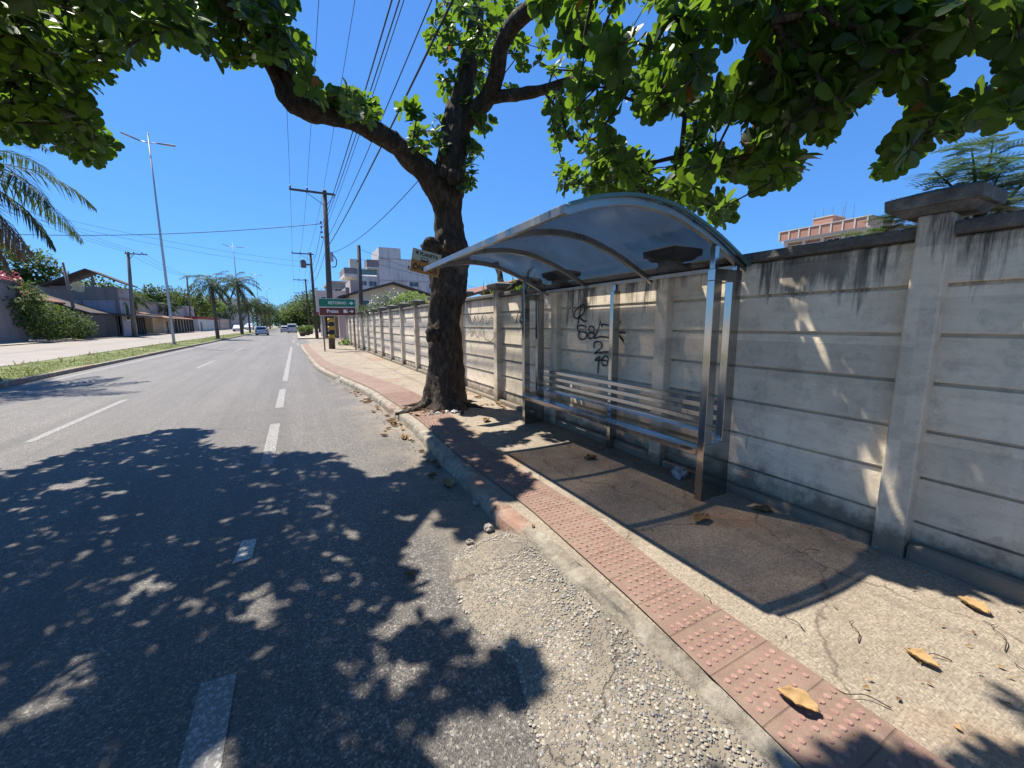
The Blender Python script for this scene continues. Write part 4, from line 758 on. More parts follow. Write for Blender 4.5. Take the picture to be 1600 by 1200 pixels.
-287,451,689,-636,581,468,-229,60,570,-335,622,668,-554,471,568,-362,856,438,-615,564,397,-146,229,480,-154,189,545,-149,243,454,-511,702,465,-438,732,412,-220,136,622,-102,382,382,-372,32,559,-568,357,484,-566,370,552,-497,801,562,-547,515,395,-420,766,479,-293,592,413,-279,623,710,-201,149,519,-80,663,608,-422,730,498,-85,129,589,-520,203,460,-107,113,650,-454,604,487,-193,627,690,-290,584,539,-364,722,609,-60,106,683,-483,190,432,-577,587,451,-557,698,409,-492,795,581,-494,172,532,-231,338,619,-165,142,652,-371,873,461,-70,235,716,-347,614,576,-247,269,519,-406,4,456,-468,75,423,-446,449,436,-621,535,536,-360,186,618,-446,45,559,-351,460,576,-310,993,466,-76,105,681,-229,258,521,-358,296,518,-111,106,564,-150,502,395,-417,752,454,-385,276,463,-226,345,530,
-128,743,654,-378,208,605,-203,220,684,-199,226,596,-581,587,523,-164,467,542,-228,284,606,-133,362,448,-433,350,644,-506,285,573,-421,904,574,-170,403,416,19,351,716,-432,224,419,-94,364,404,-384,403,499,-479,720,501,-168,258,447,-419,233,391,-316,71,453,-431,170,616,25,175,579,-242,494,404,-398,827,387,-186,86,528,-328,20,459,-406,228,545,-173,109,513,-259,572,704,-440,332,428,-115,177,604,-509,664,482,-281,0,461,-161,533,682,-100,155,657,-290,571,626,-427,456,559,-444,810,572,-80,152,620,32,137,724,-227,533,628,-527,878,458,-95,270,456,-390,649,393,-287,259,685,-528,836,380,-396,668,616,-145,505,709,34,818,636,-605,473,393,3,183,642,-117,517,517,-422,42,418,-364,879,404,-450,524,512,-506,219,410,-453,442,482,-237,405,661,-383,112,452,-166,318,726,
-260,570,432,-593,507,516,56,293,619,-349,1022,502,-313,518,392,-291,403,397,-478,93,416,-489,642,388,-136,227,660,-363,606,497,-352,194,594,-416,164,456,-559,606,572,-273,268,677,-75,157,704,-495,611,508,-372,206,647,-348,335,446,-339,280,670,-108,495,443,-549,672,385,29,153,643,-341,770,443,-288,1043,513,-230,325,510,-179,358,657,-375,745,638,-519,726,583,-413,322,460,-249,653,386,-80,559,488,-367,445,380,-256,956,574,-127,134,617,-212,25,540,-227,393,686,-88,191,565,-169,100,667,-73,159,645,-279,75,545,-408,592,410,-330,98,562,-357,308,442,-66,89,689,-260,576,538,-357,582,580,-404,806,549,-416,856,542,-521,766,399,-394,462,522,-303,753,637,-298,512,452,-483,661,459,-159,247,539,-262,317,611,-631,292,417,-415,310,627,-329,183,458,-259,305,382,-469,163,558,
-129,159,581,-34,238,709,-523,753,447,-311,429,595,-196,196,619,-135,619,668,-56,187,606,-543,623,534,-549,541,516,-197,828,583,-409,709,511,-359,518,386,-83,34,570,-272,274,475,-276,270,506,-453,650,534,-148,666,719,-471,878,488,-514,263,415,-137,285,425,-479,631,620,-470,628,453,-476,63,469,-385,515,409,-344,576,475,-431,333,579,-134,289,455,-565,509,575,-253,538,627,-424,257,415,41,259,630,-236,578,431,-605,697,522,-73,222,572,-421,493,597,-324,400,406,-185,173,553,-234,580,723,-389,16,420,-503,837,504,-396,775,588,57,159,602,-290,427,435,-177,334,630,-544,666,475,-204,807,650,-136,387,389,15,647,568,-250,144,475,-300,756,664,-421,785,602,-6,161,538,-382,614,674,-199,805,684,-365,327,382,-432,824,578,-402,580,618,-558,430,476,-448,299,591,-20,291,650,
-326,658,435,-163,301,465,-391,562,520,-404,183,443,-394,369,410,-300,245,673,-355,324,456,-428,608,493,-523,175,439,-569,768,449,-201,104,503,-129,391,627,-252,495,575,-435,438,538,-220,122,647,-519,399,387,-392,363,607,-537,203,564,-655,412,492,-588,480,546,-490,363,549,-456,281,423,-283,293,446,-340,783,500,-426,321,555,-143,362,481,-299,296,392,-460,175,548,-588,356,533,-158,431,450,-248,385,516,-426,93,535,6,251,540,-125,296,400,-401,249,386,-354,509,578,-285,81,524,-189,647,690,-357,836,426,-419,186,571,-288,458,717,-272,475,385,-546,542,532,-355,287,446,-351,752,460,-191,488,403,-56,646,687,-361,728,589,-364,408,390,-335,198,577,-306,560,649,-377,767,412,-537,624,507,-501,867,548,-458,25,483,57,284,599,-110,215,666,-249,169,423,-407,563,525,-184,395,436,
-383,777,613,-531,433,433,-588,349,425,-176,51,555,-87,268,494,-71,133,685,-458,243,593,-414,685,525,-364,339,681,-297,369,387,-519,452,476,-263,344,576,-328,419,604,-2,657,677,-480,698,436,-182,433,598,-332,258,449,-117,431,451,-476,904,509,-97,145,625,-431,-27,411,-488,355,498,-21,751,590,-238,613,422,-566,427,394,-204,405,589,-164,245,580,-420,163,417,-6,304,677,-596,663,502,-207,45,574,-312,20,554,-376,53,432,-314,404,492,-609,506,402,-372,545,479,-517,419,544,-507,750,582,-595,453,563,-395,898,558,-445,7,456,-467,300,576,-496,695,507,-374,629,530,-417,14,393,-591,646,412,-474,632,571,-296,218,422,43,710,525,-425,524,568,-481,-2,506,-439,521,526,-317,432,447,-438,-11,484,-404,270,428,-453,101,527,-219,536,564,-198,330,614,-509,244,567,-579,291,552,
-516,917,443,-561,443,435,-611,627,391,-517,233,407,-247,265,653,-486,287,404,-21,592,596,-221,362,643,-278,951,446,-221,63,624,-190,210,551,-446,498,414,-381,784,539,-500,806,442,-221,186,590,-416,240,622,-446,492,586,-235,69,504,-316,739,565,-470,275,505,-201,252,396,-286,595,451,-109,307,531,-42,55,624,-438,139,455,9,118,700,-308,507,684,-234,170,679,-623,369,459,-258,624,396,-397,801,385,-21,247,722,-632,518,407,-140,202,681,-409,111,502,-372,459,410,0,214,678,-300,668,682,-298,1045,487,-357,806,473,-515,195,516,-192,198,663,-527,573,593,-340,448,457,-342,-1,427,-453,684,453,37,241,481,-234,870,649,-233,940,631,-536,100,530,-74,284,604,-507,514,472,-398,634,655,-537,678,562,-405,998,507,-446,364,434,72,245,530,-285,725,592,-148,362,543,-380,552,433,
-308,19,501,-200,441,721,-455,352,403,-390,619,644,-20,260,700,-417,106,466,-71,314,468,-537,413,499,-462,290,486,-272,152,673,-246,421,547,-522,803,556,-294,1038,499,-189,437,687,-484,796,428,-587,503,455,-316,978,556,-572,770,405,-155,177,650,-144,167,673,-475,447,575,-215,493,573,-631,514,449,-150,240,487,-286,649,648,-500,75,544,-515,441,531,-509,274,492,-568,140,389,-241,311,680,-347,760,393,-511,409,617,-200,501,595,-89,316,390,-307,446,692,-404,102,571,-98,191,530,-206,315,529,-251,372,544,-383,927,561,-240,151,559,-137,296,477,-128,313,427,-30,179,661,44,86,650,9,288,659,-380,763,592,-303,440,455,-262,266,632,-550,665,509,-322,498,492,-366,58,612,-317,982,515,-301,749,496,-509,61,413,-117,257,710,-126,395,597,-484,254,596,-570,358,398,-560,483,460,
-568,572,461,-138,366,701,-607,462,488,-118,129,533,-574,200,453,-325,617,555,-317,40,540,-556,143,432,-265,291,557,-529,67,393,-626,537,515,-203,426,646,-478,577,453,-121,392,698,-215,318,459,-89,146,700,31,689,649,-261,233,493,-308,701,497,-376,260,441,-18,592,566,-227,106,537,-330,85,381,-29,288,443,-120,71,634,-42,319,676,-390,791,485,-388,154,546,-279,569,471,21,261,506,-126,693,669,-341,-11,394,-295,517,555,-427,192,602,-610,559,449,-467,313,405,-363,958,510,-511,279,461,-349,311,419,-295,841,490,-211,401,638,82,583,457,-557,423,487,-491,22,480,-302,393,675,-502,476,511,24,84,618,-339,435,670,-362,498,560,-207,123,516,-431,604,649,-286,-31,446,-26,120,642,41,878,616,-315,153,630,31,327,617,-427,581,643,-307,323,668,29,92,682,-318,380,500,
-344,355,614,-503,780,431,-140,882,628,-76,330,554,-201,387,430,-507,250,383,-345,167,466,-366,773,554,-273,711,545,-508,779,571,-384,650,625,-493,582,585,-428,117,594,-211,859,561,-415,727,467,-551,520,545,-291,442,418,-389,318,563,7,301,650,-132,414,577,-443,113,425,-452,324,595,-296,287,612,-557,190,496,-299,670,504,-369,69,441,-448,902,566,-491,387,507,-523,455,608,-445,741,420,-335,154,604,-482,689,581,-134,246,626,-341,732,648,-348,234,467,-531,695,438,-417,468,479,-442,247,626,-185,474,557,-242,190,479,-356,487,659,-140,571,566,-218,226,613,-237,400,509,-601,205,432,47,276,520,-317,227,659,-258,588,658,-166,505,685,-170,254,665,-433,283,469,-376,9,386,-394,910,491,-379,670,481,-208,268,552,-170,498,515,-480,319,538,-349,277,525,-457,844,471,-310,72,430,
-145,300,606,-549,874,486,-356,239,628,-307,469,435,-429,556,563,-509,634,435,-447,567,389,-145,800,698,-564,244,476,-264,223,551,-347,428,455,-308,369,440,-243,626,715,-367,771,580,-457,119,447,-626,617,539,-102,54,612,-301,47,420,-289,744,641,-122,96,665,-481,738,579,-521,146,418,-434,930,540,-311,105,522,-564,312,500,-268,61,583,-445,86,407,-547,792,535,-319,956,530,-600,632,506,-401,232,524,-383,421,469,-281,408,483,37,304,671,-529,625,570,-407,747,393,-657,510,498,-85,344,524,-113,348,509,-430,709,464,-395,615,522,-26,845,719,-170,368,662,-271,172,427,-46,110,568,-540,167,530,-347,244,566,-468,92,551,-408,432,545,-208,466,634,-269,421,529,-246,268,603,-452,512,546,-225,870,548,-330,776,639,-628,451,493,-474,820,541,-25,254,679,-323,539,535,-475,162,384,
-364,653,430,-100,296,526,-94,543,465,-306,540,428,-256,568,569,-563,852,440,-186,175,597,-321,442,412,-176,393,453,-73,331,663,-136,151,685,-178,539,618,-102,142,654,-73,155,596,-658,514,436,-176,429,644,-427,484,623,1,637,671,-230,545,616,-144,382,663,-382,218,438,-473,558,552,-312,518,690,-440,557,623,-166,413,576,-525,648,441,-383,592,602,-398,963,505,-633,445,460,-147,241,597,-426,642,542,-522,383,529,-464,684,440,-413,57,381,-153,724,557,-436,225,386,-336,701,455,-370,130,571,-351,671,388,-405,439,570,-574,619,407,-268,542,675,-207,288,570,-176,471,635,-266,679,452,-337,517,598,-303,227,647,-250,19,550,-211,112,598,-127,287,583,-340,1021,526,-443,572,480,-578,692,556,-574,482,445,-370,425,617,-545,180,494,-270,394,516,-312,540,459,-325,413,532,36,165,584,
-359,480,630,-214,383,709,-330,726,635,-376,335,460,-171,345,416,-488,853,420,-348,794,438,-358,577,466,-261,583,683,-185,150,504,-444,244,462,-428,823,397,-451,27,532,-423,923,488,-208,709,631,-322,552,446,-601,240,413,-382,387,431,-310,235,517,-590,284,389,-366,283,512,-328,296,396,-343,134,518,-358,483,588,-408,985,554,-409,383,392,-369,150,624,-449,558,434,-609,208,447,-267,491,672,-198,503,388,-427,393,519,-355,976,507,-490,406,424,50,171,610,-613,585,384,-413,4,432,-328,300,606,-654,397,381,-378,900,554,-535,368,400,-358,298,575,-323,201,653,-123,593,585,-112,114,633,-330,24,513,-52,367,681,-170,460,559,-138,178,623,-316,313,585,-291,691,582,-536,759,407,-519,774,455,-348,29,415,-416,-30,453,-477,805,546,-113,135,553,-542,82,413,-509,742,570,5,281,672,
-193,300,623,-413,755,553,-261,150,481,-311,782,591,-595,698,426,-129,437,400,-431,814,586,-227,487,708,-282,137,569,-108,292,487,-177,907,656,-395,704,537,-581,307,553,-454,884,439,-102,313,554,-357,184,417,-272,226,640,-17,663,523,-515,306,448,-291,727,522,-599,730,487,-415,49,578,28,104,678,-372,183,451,-119,228,679,-395,845,398,-471,402,545,-300,804,543,-63,319,576,-360,397,610,-453,818,407,-75,598,502,-35,251,654,-550,211,490,-266,290,577,-475,167,460,-319,133,557,-237,206,677,-89,133,568,-325,336,667,-231,305,586,-452,695,418,-426,-46,384,-178,785,592,-367,366,669,-453,540,632,-227,372,384,-380,672,531,27,244,725,-449,234,441,-288,238,546,1,225,699,-148,196,690,-378,164,429,-415,288,636,-272,335,683,-618,730,417,-354,119,410,-513,626,453,-403,864,534,
51,231,636,-154,298,646,-531,551,536,-341,49,518,-584,499,554,-444,597,606,-436,323,601,-379,751,625,-343,114,466,-112,190,521,-375,1066,503,-491,112,431,-218,169,637,-148,218,635,12,216,649,-236,189,645,-629,398,500,-549,226,404,-282,531,640,-423,39,559,-373,832,619,64,203,571,-578,214,470,-307,209,609,-298,124,644,19,206,614,-259,320,516,-476,144,387,-245,214,527,-476,543,495,-423,80,591,-573,596,435,-526,514,425,-348,765,424,-403,834,424,-444,457,511,-202,596,608,-514,528,551,-450,492,396,-312,534,624,62,113,579,-171,502,624,-165,475,463,-487,134,467,-530,207,552,-339,767,414,-500,501,442,-386,448,559,-445,806,511,-157,345,420,-132,449,490,-200,101,582,-317,200,505,-311,382,615,-546,181,398,-136,340,702,-247,293,441,-285,564,395,-216,242,548,-437,957,525,
-235,457,496,-160,133,580,-503,493,511,-283,692,393,-322,706,544,-290,503,482,-564,247,554,-492,297,539,-83,755,729,-245,538,502,-452,870,421,-320,803,557,-139,382,630,-98,165,526,-97,46,594,-425,89,409,-293,488,656,-205,503,693,-142,717,622,-413,902,447,37,41,600,-156,504,700,-340,479,402,-606,696,499,-269,486,689,-480,215,387,-299,522,385,-146,461,586,-328,689,651,-355,367,620,-469,42,529,-369,341,437,-398,391,630,-276,528,401,-460,635,543,-525,658,409,-132,270,459,-544,521,466,-476,805,592,97,684,479,-238,460,404,-369,488,618,-442,379,400,-392,818,583,-272,126,596,-306,560,442,-507,154,381,-29,338,654,-463,224,577,-90,252,645,-482,919,408,-628,678,500,-76,264,664,-368,639,610,-60,327,488,22,93,645,-354,572,624,-447,769,471,-380,354,589,-425,315,423,
-537,819,433,-549,104,415,-468,643,436,-354,720,470,-267,552,534,-588,207,481,-465,481,404,-382,609,617,-524,344,420,-426,867,431,-226,325,636,-637,381,462,-284,270,573,-127,431,527,-401,736,575,-340,14,540,-137,454,595,-104,156,637,-258,252,643,-88,278,511,-402,786,468,-47,197,622,-619,638,535,-365,449,659,-411,670,386,-323,665,449,-6,815,614,-359,118,393,-376,552,555,-571,817,528,-269,537,389,-175,413,551,-371,583,404,-405,259,581,-424,525,618,-492,598,613,-293,122,402,-11,561,535,-458,381,443,-434,32,426,-183,13,520,-169,102,576,-372,595,549,-106,398,467,-224,334,598,-92,390,469,-311,343,680,-80,128,547,-303,194,511,-341,613,494,-496,614,615,-396,212,601,-133,135,673,-450,347,478,-487,326,521,-411,723,413,-258,615,534,-585,596,423,-267,460,539,-427,548,404,
-283,661,554,-394,268,448,52,196,563,-582,386,521,-451,821,510,-186,547,511,-322,554,649,-431,260,503,-460,501,405,-228,313,517,-24,129,696,-367,765,388,-439,594,551,-511,613,540,-487,651,414,-214,747,540,-509,575,566,-77,239,535,-332,66,586,-381,739,505,-294,643,383,-473,573,395,-526,867,449,-74,242,499,-556,92,429,76,148,539,-102,194,573,-374,747,576,-248,131,633,-475,323,398,-612,615,451,-236,340,411,-544,491,463,-149,128,658,-420,709,394,-146,215,707,-529,383,544,-174,822,690,-361,648,456,-381,25,397,-238,498,580,-318,560,381,-199,307,568,-396,179,479,-521,86,500,-237,30,492,-450,558,648,-363,191,601,-281,676,569,-580,633,514,-401,473,521,-223,582,672,-227,568,402,-428,315,594,21,223,706,-291,524,479,-463,209,514,-232,513,425,-338,141,640,-194,290,589,
-314,763,501,-552,497,434,-362,866,613,33,212,551,-339,229,551,-407,374,650,-479,664,617,-490,480,545,-481,389,554,17,718,694,-198,782,702,-341,751,451,-134,205,617,-335,721,597,-99,190,690,-137,605,714,-203,394,547,-379,46,444,-161,480,606,-603,396,532,-250,486,535,-63,143,697,-281,548,672,-388,48,479,-4,256,569,-115,320,693,-490,599,547,-154,298,477,-156,91,617,-549,853,442,-207,532,594,-586,205,463,-418,354,564,-50,40,563,-84,339,692,-362,407,439,-510,671,601,-302,662,559,-256,175,444,-412,489,487,18,307,562,-394,809,421,-207,85,588,-245,89,650,-450,257,610,-508,391,535,-502,433,531,55,849,641,-104,724,703,-337,837,524,-126,275,658,-277,372,599,-524,161,462,-106,215,485,-342,38,568,-469,465,453,-603,528,498,-294,443,594,-357,160,532,-197,272,623,
-207,340,462,-394,699,468,-501,931,383,-293,237,623,-287,649,565,-491,671,393,-115,313,546,50,291,642,-191,355,467,-393,685,433,-609,338,545,-83,360,612,-225,396,659,-351,86,545,-457,265,525,-636,422,532,-329,458,432,-485,375,599,-154,39,575,-186,496,522,-272,134,546,-192,452,413,-495,327,493,-343,424,394,-250,355,513,-149,337,545,-60,297,679,-567,335,555,-274,172,605,-198,268,603,-153,266,704,-445,253,434,-403,888,451,-454,90,576,-106,393,696,-333,377,471,-368,729,431,-610,575,501,-453,378,472,-416,432,485,-264,399,574,-262,633,505,-194,262,493,-521,700,544,-288,185,662,-341,326,397,-346,814,486,-416,912,460,16,563,514,-533,123,425,-451,18,518,-398,537,492,-86,253,469,-454,728,422,-521,767,505,-382,744,454,-590,332,534,-597,647,468,-284,460,637,24,144,705,
-656,410,513,-442,422,457,-400,94,585,-261,463,495,-81,342,502,-252,2,492,-627,406,525,-189,200,605,-309,610,616,-426,650,439,-464,654,484,-475,-1,431,-379,338,553,26,821,709,-483,641,513,19,285,667,-319,48,611,-511,689,414,-550,291,495,-174,478,530,-497,32,541,-331,498,624,-517,61,398,-393,558,432,-354,317,579,-272,303,667,-80,386,659,58,151,563,-503,26,476,-461,585,530,-154,219,589,-89,116,590,-352,73,447,-296,435,617,-79,377,648,-415,216,506,-258,511,506,-176,484,664,-244,96,532,-551,406,467,-117,358,668,-218,888,577,-456,710,435,-573,147,424,-300,468,655,-360,72,594,-382,808,502,-330,750,433,-380,1060,527,-410,77,476,-181,249,588,-519,237,469,-326,95,609,-358,783,451,-218,541,474,-355,248,580,-517,896,437,-409,781,425,-415,464,437,-515,305,513,
-540,395,398,-272,352,527,-150,379,684,-460,274,402,-637,311,394,-400,198,594,-494,11,412,1,642,649,-117,651,626,-303,229,412,-357,336,638,-436,8,483,-340,579,677,-420,485,436,-460,789,456,-292,411,410,-389,318,522,-14,213,584,-379,68,386,5,224,530,-481,-7,415,-360,393,574,-592,176,498,-26,186,623,-34,97,655,-116,108,579,-314,387,703,-532,437,589,-501,850,465,-26,159,645,-356,48,547,-463,755,443,-125,94,587,-79,362,729,-372,612,424,-579,616,426,-452,814,446,-331,87,441,-602,324,487,-472,116,442,-492,487,492,-266,387,390,-162,222,521,-36,302,676,-79,359,582,-359,178,482,-201,431,494,15,745,698,-557,342,412,-612,257,381,-503,849,398,-587,240,434,-362,799,420,-202,63,535,-131,246,525,-374,344,669,-166,420,591,-125,262,589,-140,726,651,-485,339,588,
-182,372,526,-311,585,616,-158,291,621,-506,878,445,-209,537,724,-6,249,492,-314,492,681,-307,787,547,-347,110,560,-192,355,421,-445,503,615,-378,479,470,-471,311,450,-525,402,531,-176,853,585,-438,353,606,-417,259,604,-409,433,426,-213,96,558,-310,615,527,-226,78,606,41,154,575,-519,324,552,-578,711,512,-210,372,464,-490,421,620,-159,224,473,-320,712,440,-330,598,643,-426,487,380,-456,49,429,-108,480,583,-576,279,397,-337,76,570,-472,184,567,-100,389,665,-349,620,622,-45,182,728,-502,422,480,-637,341,439,-51,85,562,-373,564,635,-381,859,610,-538,492,544,-521,196,564,-267,187,594,-189,236,676,47,224,602,-508,931,456,-526,698,461,-380,281,523,-236,501,655,-562,685,430,-617,709,416,-290,531,663,-410,-5,385,-380,894,494,-323,469,531,-366,703,391,-429,152,481,
16,224,549,-518,699,481,-447,277,599,-439,403,622,-544,871,506,-643,599,436,-80,780,691,-350,261,594,-402,232,639,-4,109,633,-495,687,585,-417,763,614,-439,719,512,-377,439,667,-106,761,656,-269,333,510,-405,446,459,-201,414,579,-456,423,590,-446,888,552,-27,335,636,38,643,523,-501,363,413,-152,61,602,-545,110,399,-418,510,570,-459,665,566,-222,47,522,-488,650,485,-461,261,398,70,246,573,14,122,634,-235,406,562,-319,106,576,-341,65,487,-481,172,396,-87,184,718,-605,286,403,-5,261,604,-206,256,479,-500,283,532,-275,500,638,52,112,569,-323,367,614,-404,313,638,-215,137,676,-547,682,490,-97,580,568,-310,1011,519,-178,448,725,-520,904,493,20,294,542,-448,12,400,-364,98,582,-517,439,493,-532,586,390,-333,622,461,-420,860,462,-402,106,608,-292,605,631,
-406,706,487,-332,416,406,-506,394,456,-201,389,470,-376,583,483,-383,276,611,-367,399,410,27,37,570,-521,571,506,-65,141,560,-502,67,386,-520,586,456,-390,217,557,-525,474,479,-207,243,580,-321,419,457,35,919,671,-423,225,444,-76,272,650,61,100,594,-102,411,403,-352,334,623,-505,502,410,-527,674,398,-480,869,531,-242,322,628,33,287,632,-550,425,455,-165,364,684,-76,776,674,-438,97,560,-425,68,431,20,136,568,-433,-17,399,-397,290,556,-594,771,493,-486,430,511,-120,271,513,-500,474,558,-535,339,391,-498,757,498,-507,717,524,-120,734,622,-569,714,453,-286,149,503,-218,436,665,-341,61,403,-443,706,431,-477,377,445,-236,393,617,-555,735,519,-22,875,711,-495,683,602,-452,596,628,-155,744,648,-270,441,533,-575,164,513,-411,336,649,-16,820,673,-494,612,442,
-87,682,610,-553,382,480,-387,228,469,-224,172,620,-399,954,484,-137,237,498,-438,747,493,-323,327,416,-448,405,549,-434,973,550,-445,61,577,12,173,690,-451,163,485,-379,902,383,-530,758,493,-205,406,624,-524,721,444,-457,552,447,-248,75,544,-37,99,617,-403,559,388,46,862,618,-508,672,517,-628,682,396,-73,253,527,-288,284,509,-331,378,652,-543,197,499,-218,155,469,-1,296,559,-409,797,608,-333,420,489,-19,339,612,-515,704,448,-144,227,620,-38,216,597,-28,144,668,-68,310,562,-512,744,425,-182,54,571,-426,537,585,-533,222,463,-258,365,474,-513,452,461,-367,788,400,-260,395,678,-257,506,408,-170,111,647,-9,209,545,-388,777,460,-629,557,545,-208,53,555,-485,817,386,-512,887,528,4,721,613,-457,233,556,-238,315,475,-353,433,518,-284,214,582,47,925,641,
-289,56,585,-468,461,395,-201,473,662,-512,614,461,-471,421,463,-625,366,416,-237,473,556,-231,119,479,-236,147,497,-348,829,400,-325,678,642,-323,757,587,-6,569,475,-406,311,440,-316,551,681,-495,489,417,-432,565,574,-411,566,425,-458,335,446,-529,717,582,-401,660,474,-541,614,571,-245,426,717,-3,223,627,-48,261,540,-414,787,573,6,259,678,-500,297,429,-515,307,541,-596,224,519,-651,475,382,-303,660,534,-344,165,420,-488,7,388,-544,695,499,-444,802,459,-336,599,685,-641,327,434,-48,307,617,-179,322,620,-65,60,619,-608,571,549,-286,289,663,-155,445,588,-346,84,626,-602,758,394,-541,423,519,-480,861,408,-265,291,411,-256,117,614,-113,351,656,-91,136,618,-335,158,458,-304,387,576,-414,655,449,-341,764,548,-374,378,563,-520,612,432,-424,470,648,-159,144,598,
-550,683,566,-352,989,566,-432,563,632,-447,428,617,-549,462,588,-393,831,446,24,110,722,-340,215,438,-486,116,515,-240,234,701,-478,476,465,-630,329,442,-583,168,445,-308,409,708,-119,385,655,-298,392,437,-624,596,385,-154,70,565,-305,651,470,-94,260,717,-428,751,525,-2,290,527,-92,617,558,-193,378,389,-478,169,439,-221,139,580,-307,264,383,-323,427,627,-446,104,541,-373,733,619,-480,318,478,-339,653,536,-643,325,503,-180,268,706,-336,399,533,-346,649,617,-522,120,464,-279,47,509,-483,723,524,-280,438,404,-311,450,536,-399,501,392,-241,301,420,-348,409,479,-466,629,515,-458,509,613,-112,249,615,-151,344,647,-309,254,435,-166,374,556,-13,126,618,-302,530,680,-84,278,564,-401,505,479,-292,243,662,-575,260,455,-234,512,727,-592,706,389,-470,436,637,-461,521,383,
-32,236,549,-472,443,544,-387,-2,439,-339,211,647,-292,454,664,-100,315,588,-15,269,726,-264,481,664,36,224,615,-334,326,684,-489,466,439,-431,730,522,-606,371,389,-443,644,458,-61,328,552,-271,512,517,-632,607,415,-498,372,590,-1,295,576,-474,866,560,-638,463,540,-608,359,537,5,105,617,-355,-30,431,-306,221,537,31,220,594,-528,381,425,-561,453,474,-198,153,695,-464,480,639,-292,538,465,1,100,700,-381,783,581,-396,958,537,-200,449,583,-549,116,520,25,725,646,-445,462,400,-550,864,388,-449,685,534,-10,229,502,-217,372,656,-396,148,462,-444,399,424,-559,349,459,-325,300,418,-29,266,655,-266,163,630,-598,623,382,-82,246,510,-71,365,649,-329,873,503,-643,620,430,-552,165,435,-552,182,447,-428,384,441,-213,293,692,-273,325,577,-441,26,397,-537,397,452,
-102,279,568,-545,417,540,-323,365,637,-136,379,710,-139,750,563,-517,843,454,-249,34,541,-276,44,538,-382,101,387,-322,1024,513,-343,353,594,12,681,715,-181,238,547,-145,179,531,-46,222,552,-336,709,620,-314,602,406,-240,40,586,-39,158,706,-523,260,579,-385,827,416,-410,654,632,-520,466,455,-267,85,524,-321,742,488,-401,897,462,-259,534,411,-420,863,479,-248,75,619,-207,479,425,-300,311,562,-154,685,502,-565,229,485,-424,695,576,-259,326,382,-472,106,484,-329,146,447,-532,646,545,-320,664,511,-255,488,448,-451,471,422,-323,743,442,-522,481,567,-505,556,561,-141,198,641,59,246,628,-463,892,448,-537,506,389,-419,798,552,-416,388,604,-426,222,465,-238,237,511,-380,222,573,-409,988,516,-274,227,493,-333,229,622,-163,533,631,-568,561,532,-599,190,416,-268,632,408,
-402,-42,403,-557,711,535,67,68,581,-452,369,505,-351,720,395,-464,639,450,-531,556,477,-232,797,649,-483,-14,398,-297,520,587,-51,240,641,-224,828,636,-368,520,417,-616,491,549,-71,65,595,-556,334,548,-200,232,618,-323,285,527,-482,10,493,-403,541,640,-47,237,621,-625,542,425,-469,712,457,-16,691,721,-427,370,516,-437,486,448,-369,851,623,-461,432,413,-394,381,548,-334,651,576,-473,937,475,-38,174,636,-585,710,542,-572,586,491,-167,97,622,-615,542,462,-85,604,553,-469,757,387,-298,306,624,-553,823,494,-391,747,564,-535,653,454,-496,715,553,-192,390,675,-531,782,535,-220,139,513,-448,847,564,-293,315,633,-507,707,388,-581,197,545,-636,370,474,-399,113,531,-389,638,459,-103,142,695,-86,181,549,-454,776,433,27,761,694,-94,233,625,-422,224,484,-456,381,583,
-281,221,524,-377,816,522,-391,871,478,-394,830,461,-413,573,444,-11,103,611,-314,335,487,-346,402,494,-410,394,517,-335,385,582,-544,780,502,-277,296,386,-107,617,613,-326,763,389,-369,841,389,-599,607,477,-577,315,389,-280,383,582,-492,231,511,-526,622,467,-456,88,452,-351,625,485,-247,105,508,-202,4,521,-63,76,671,-434,937,501,-19,152,723,-357,28,492,-518,654,395,-257,450,457,-333,657,412,-569,834,412,55,196,516,-186,88,680,-553,589,553,-366,932,473,-452,276,536,-511,175,528,-389,582,585,-469,231,497,-460,595,595,-317,534,666,-164,722,516,8,360,694,-510,269,475,-556,394,585,36,197,574,-230,280,671,-5,323,724,-55,652,660,-240,544,535,-299,699,486,-608,675,509,-149,457,455,-532,275,446,-489,740,403,-13,70,596,-384,399,515,-130,394,728,-484,249,559,
-369,139,604,-446,832,537,36,182,697,-456,239,539,81,255,482,-357,838,536,-51,305,578,-139,391,582,-632,560,528,-342,630,512,-407,390,449,-411,160,493,-363,537,391,-175,165,504,-301,478,405,-334,703,486,-275,535,702,-533,95,403,-468,620,633,-556,224,523,-152,205,646,-120,340,534,-580,388,400,-239,25,509,-482,8,479,-70,199,592,-540,482,601,-525,683,586,-524,376,486,-35,193,552,-433,589,449,-199,771,566,-602,774,430,-491,170,513,-429,75,455,-649,599,520,-276,108,642,-326,190,391,-343,528,647,-264,78,657,-579,526,438,-470,409,566,9,665,623,-156,328,569,-446,788,595,-519,526,518,-368,282,591,-105,34,553,9,326,646,-626,402,549,-375,87,403,-505,558,586,-575,545,491,-176,152,516,-358,198,489,-574,480,383,-552,423,559,-608,316,527,-536,557,572,-267,545,547,
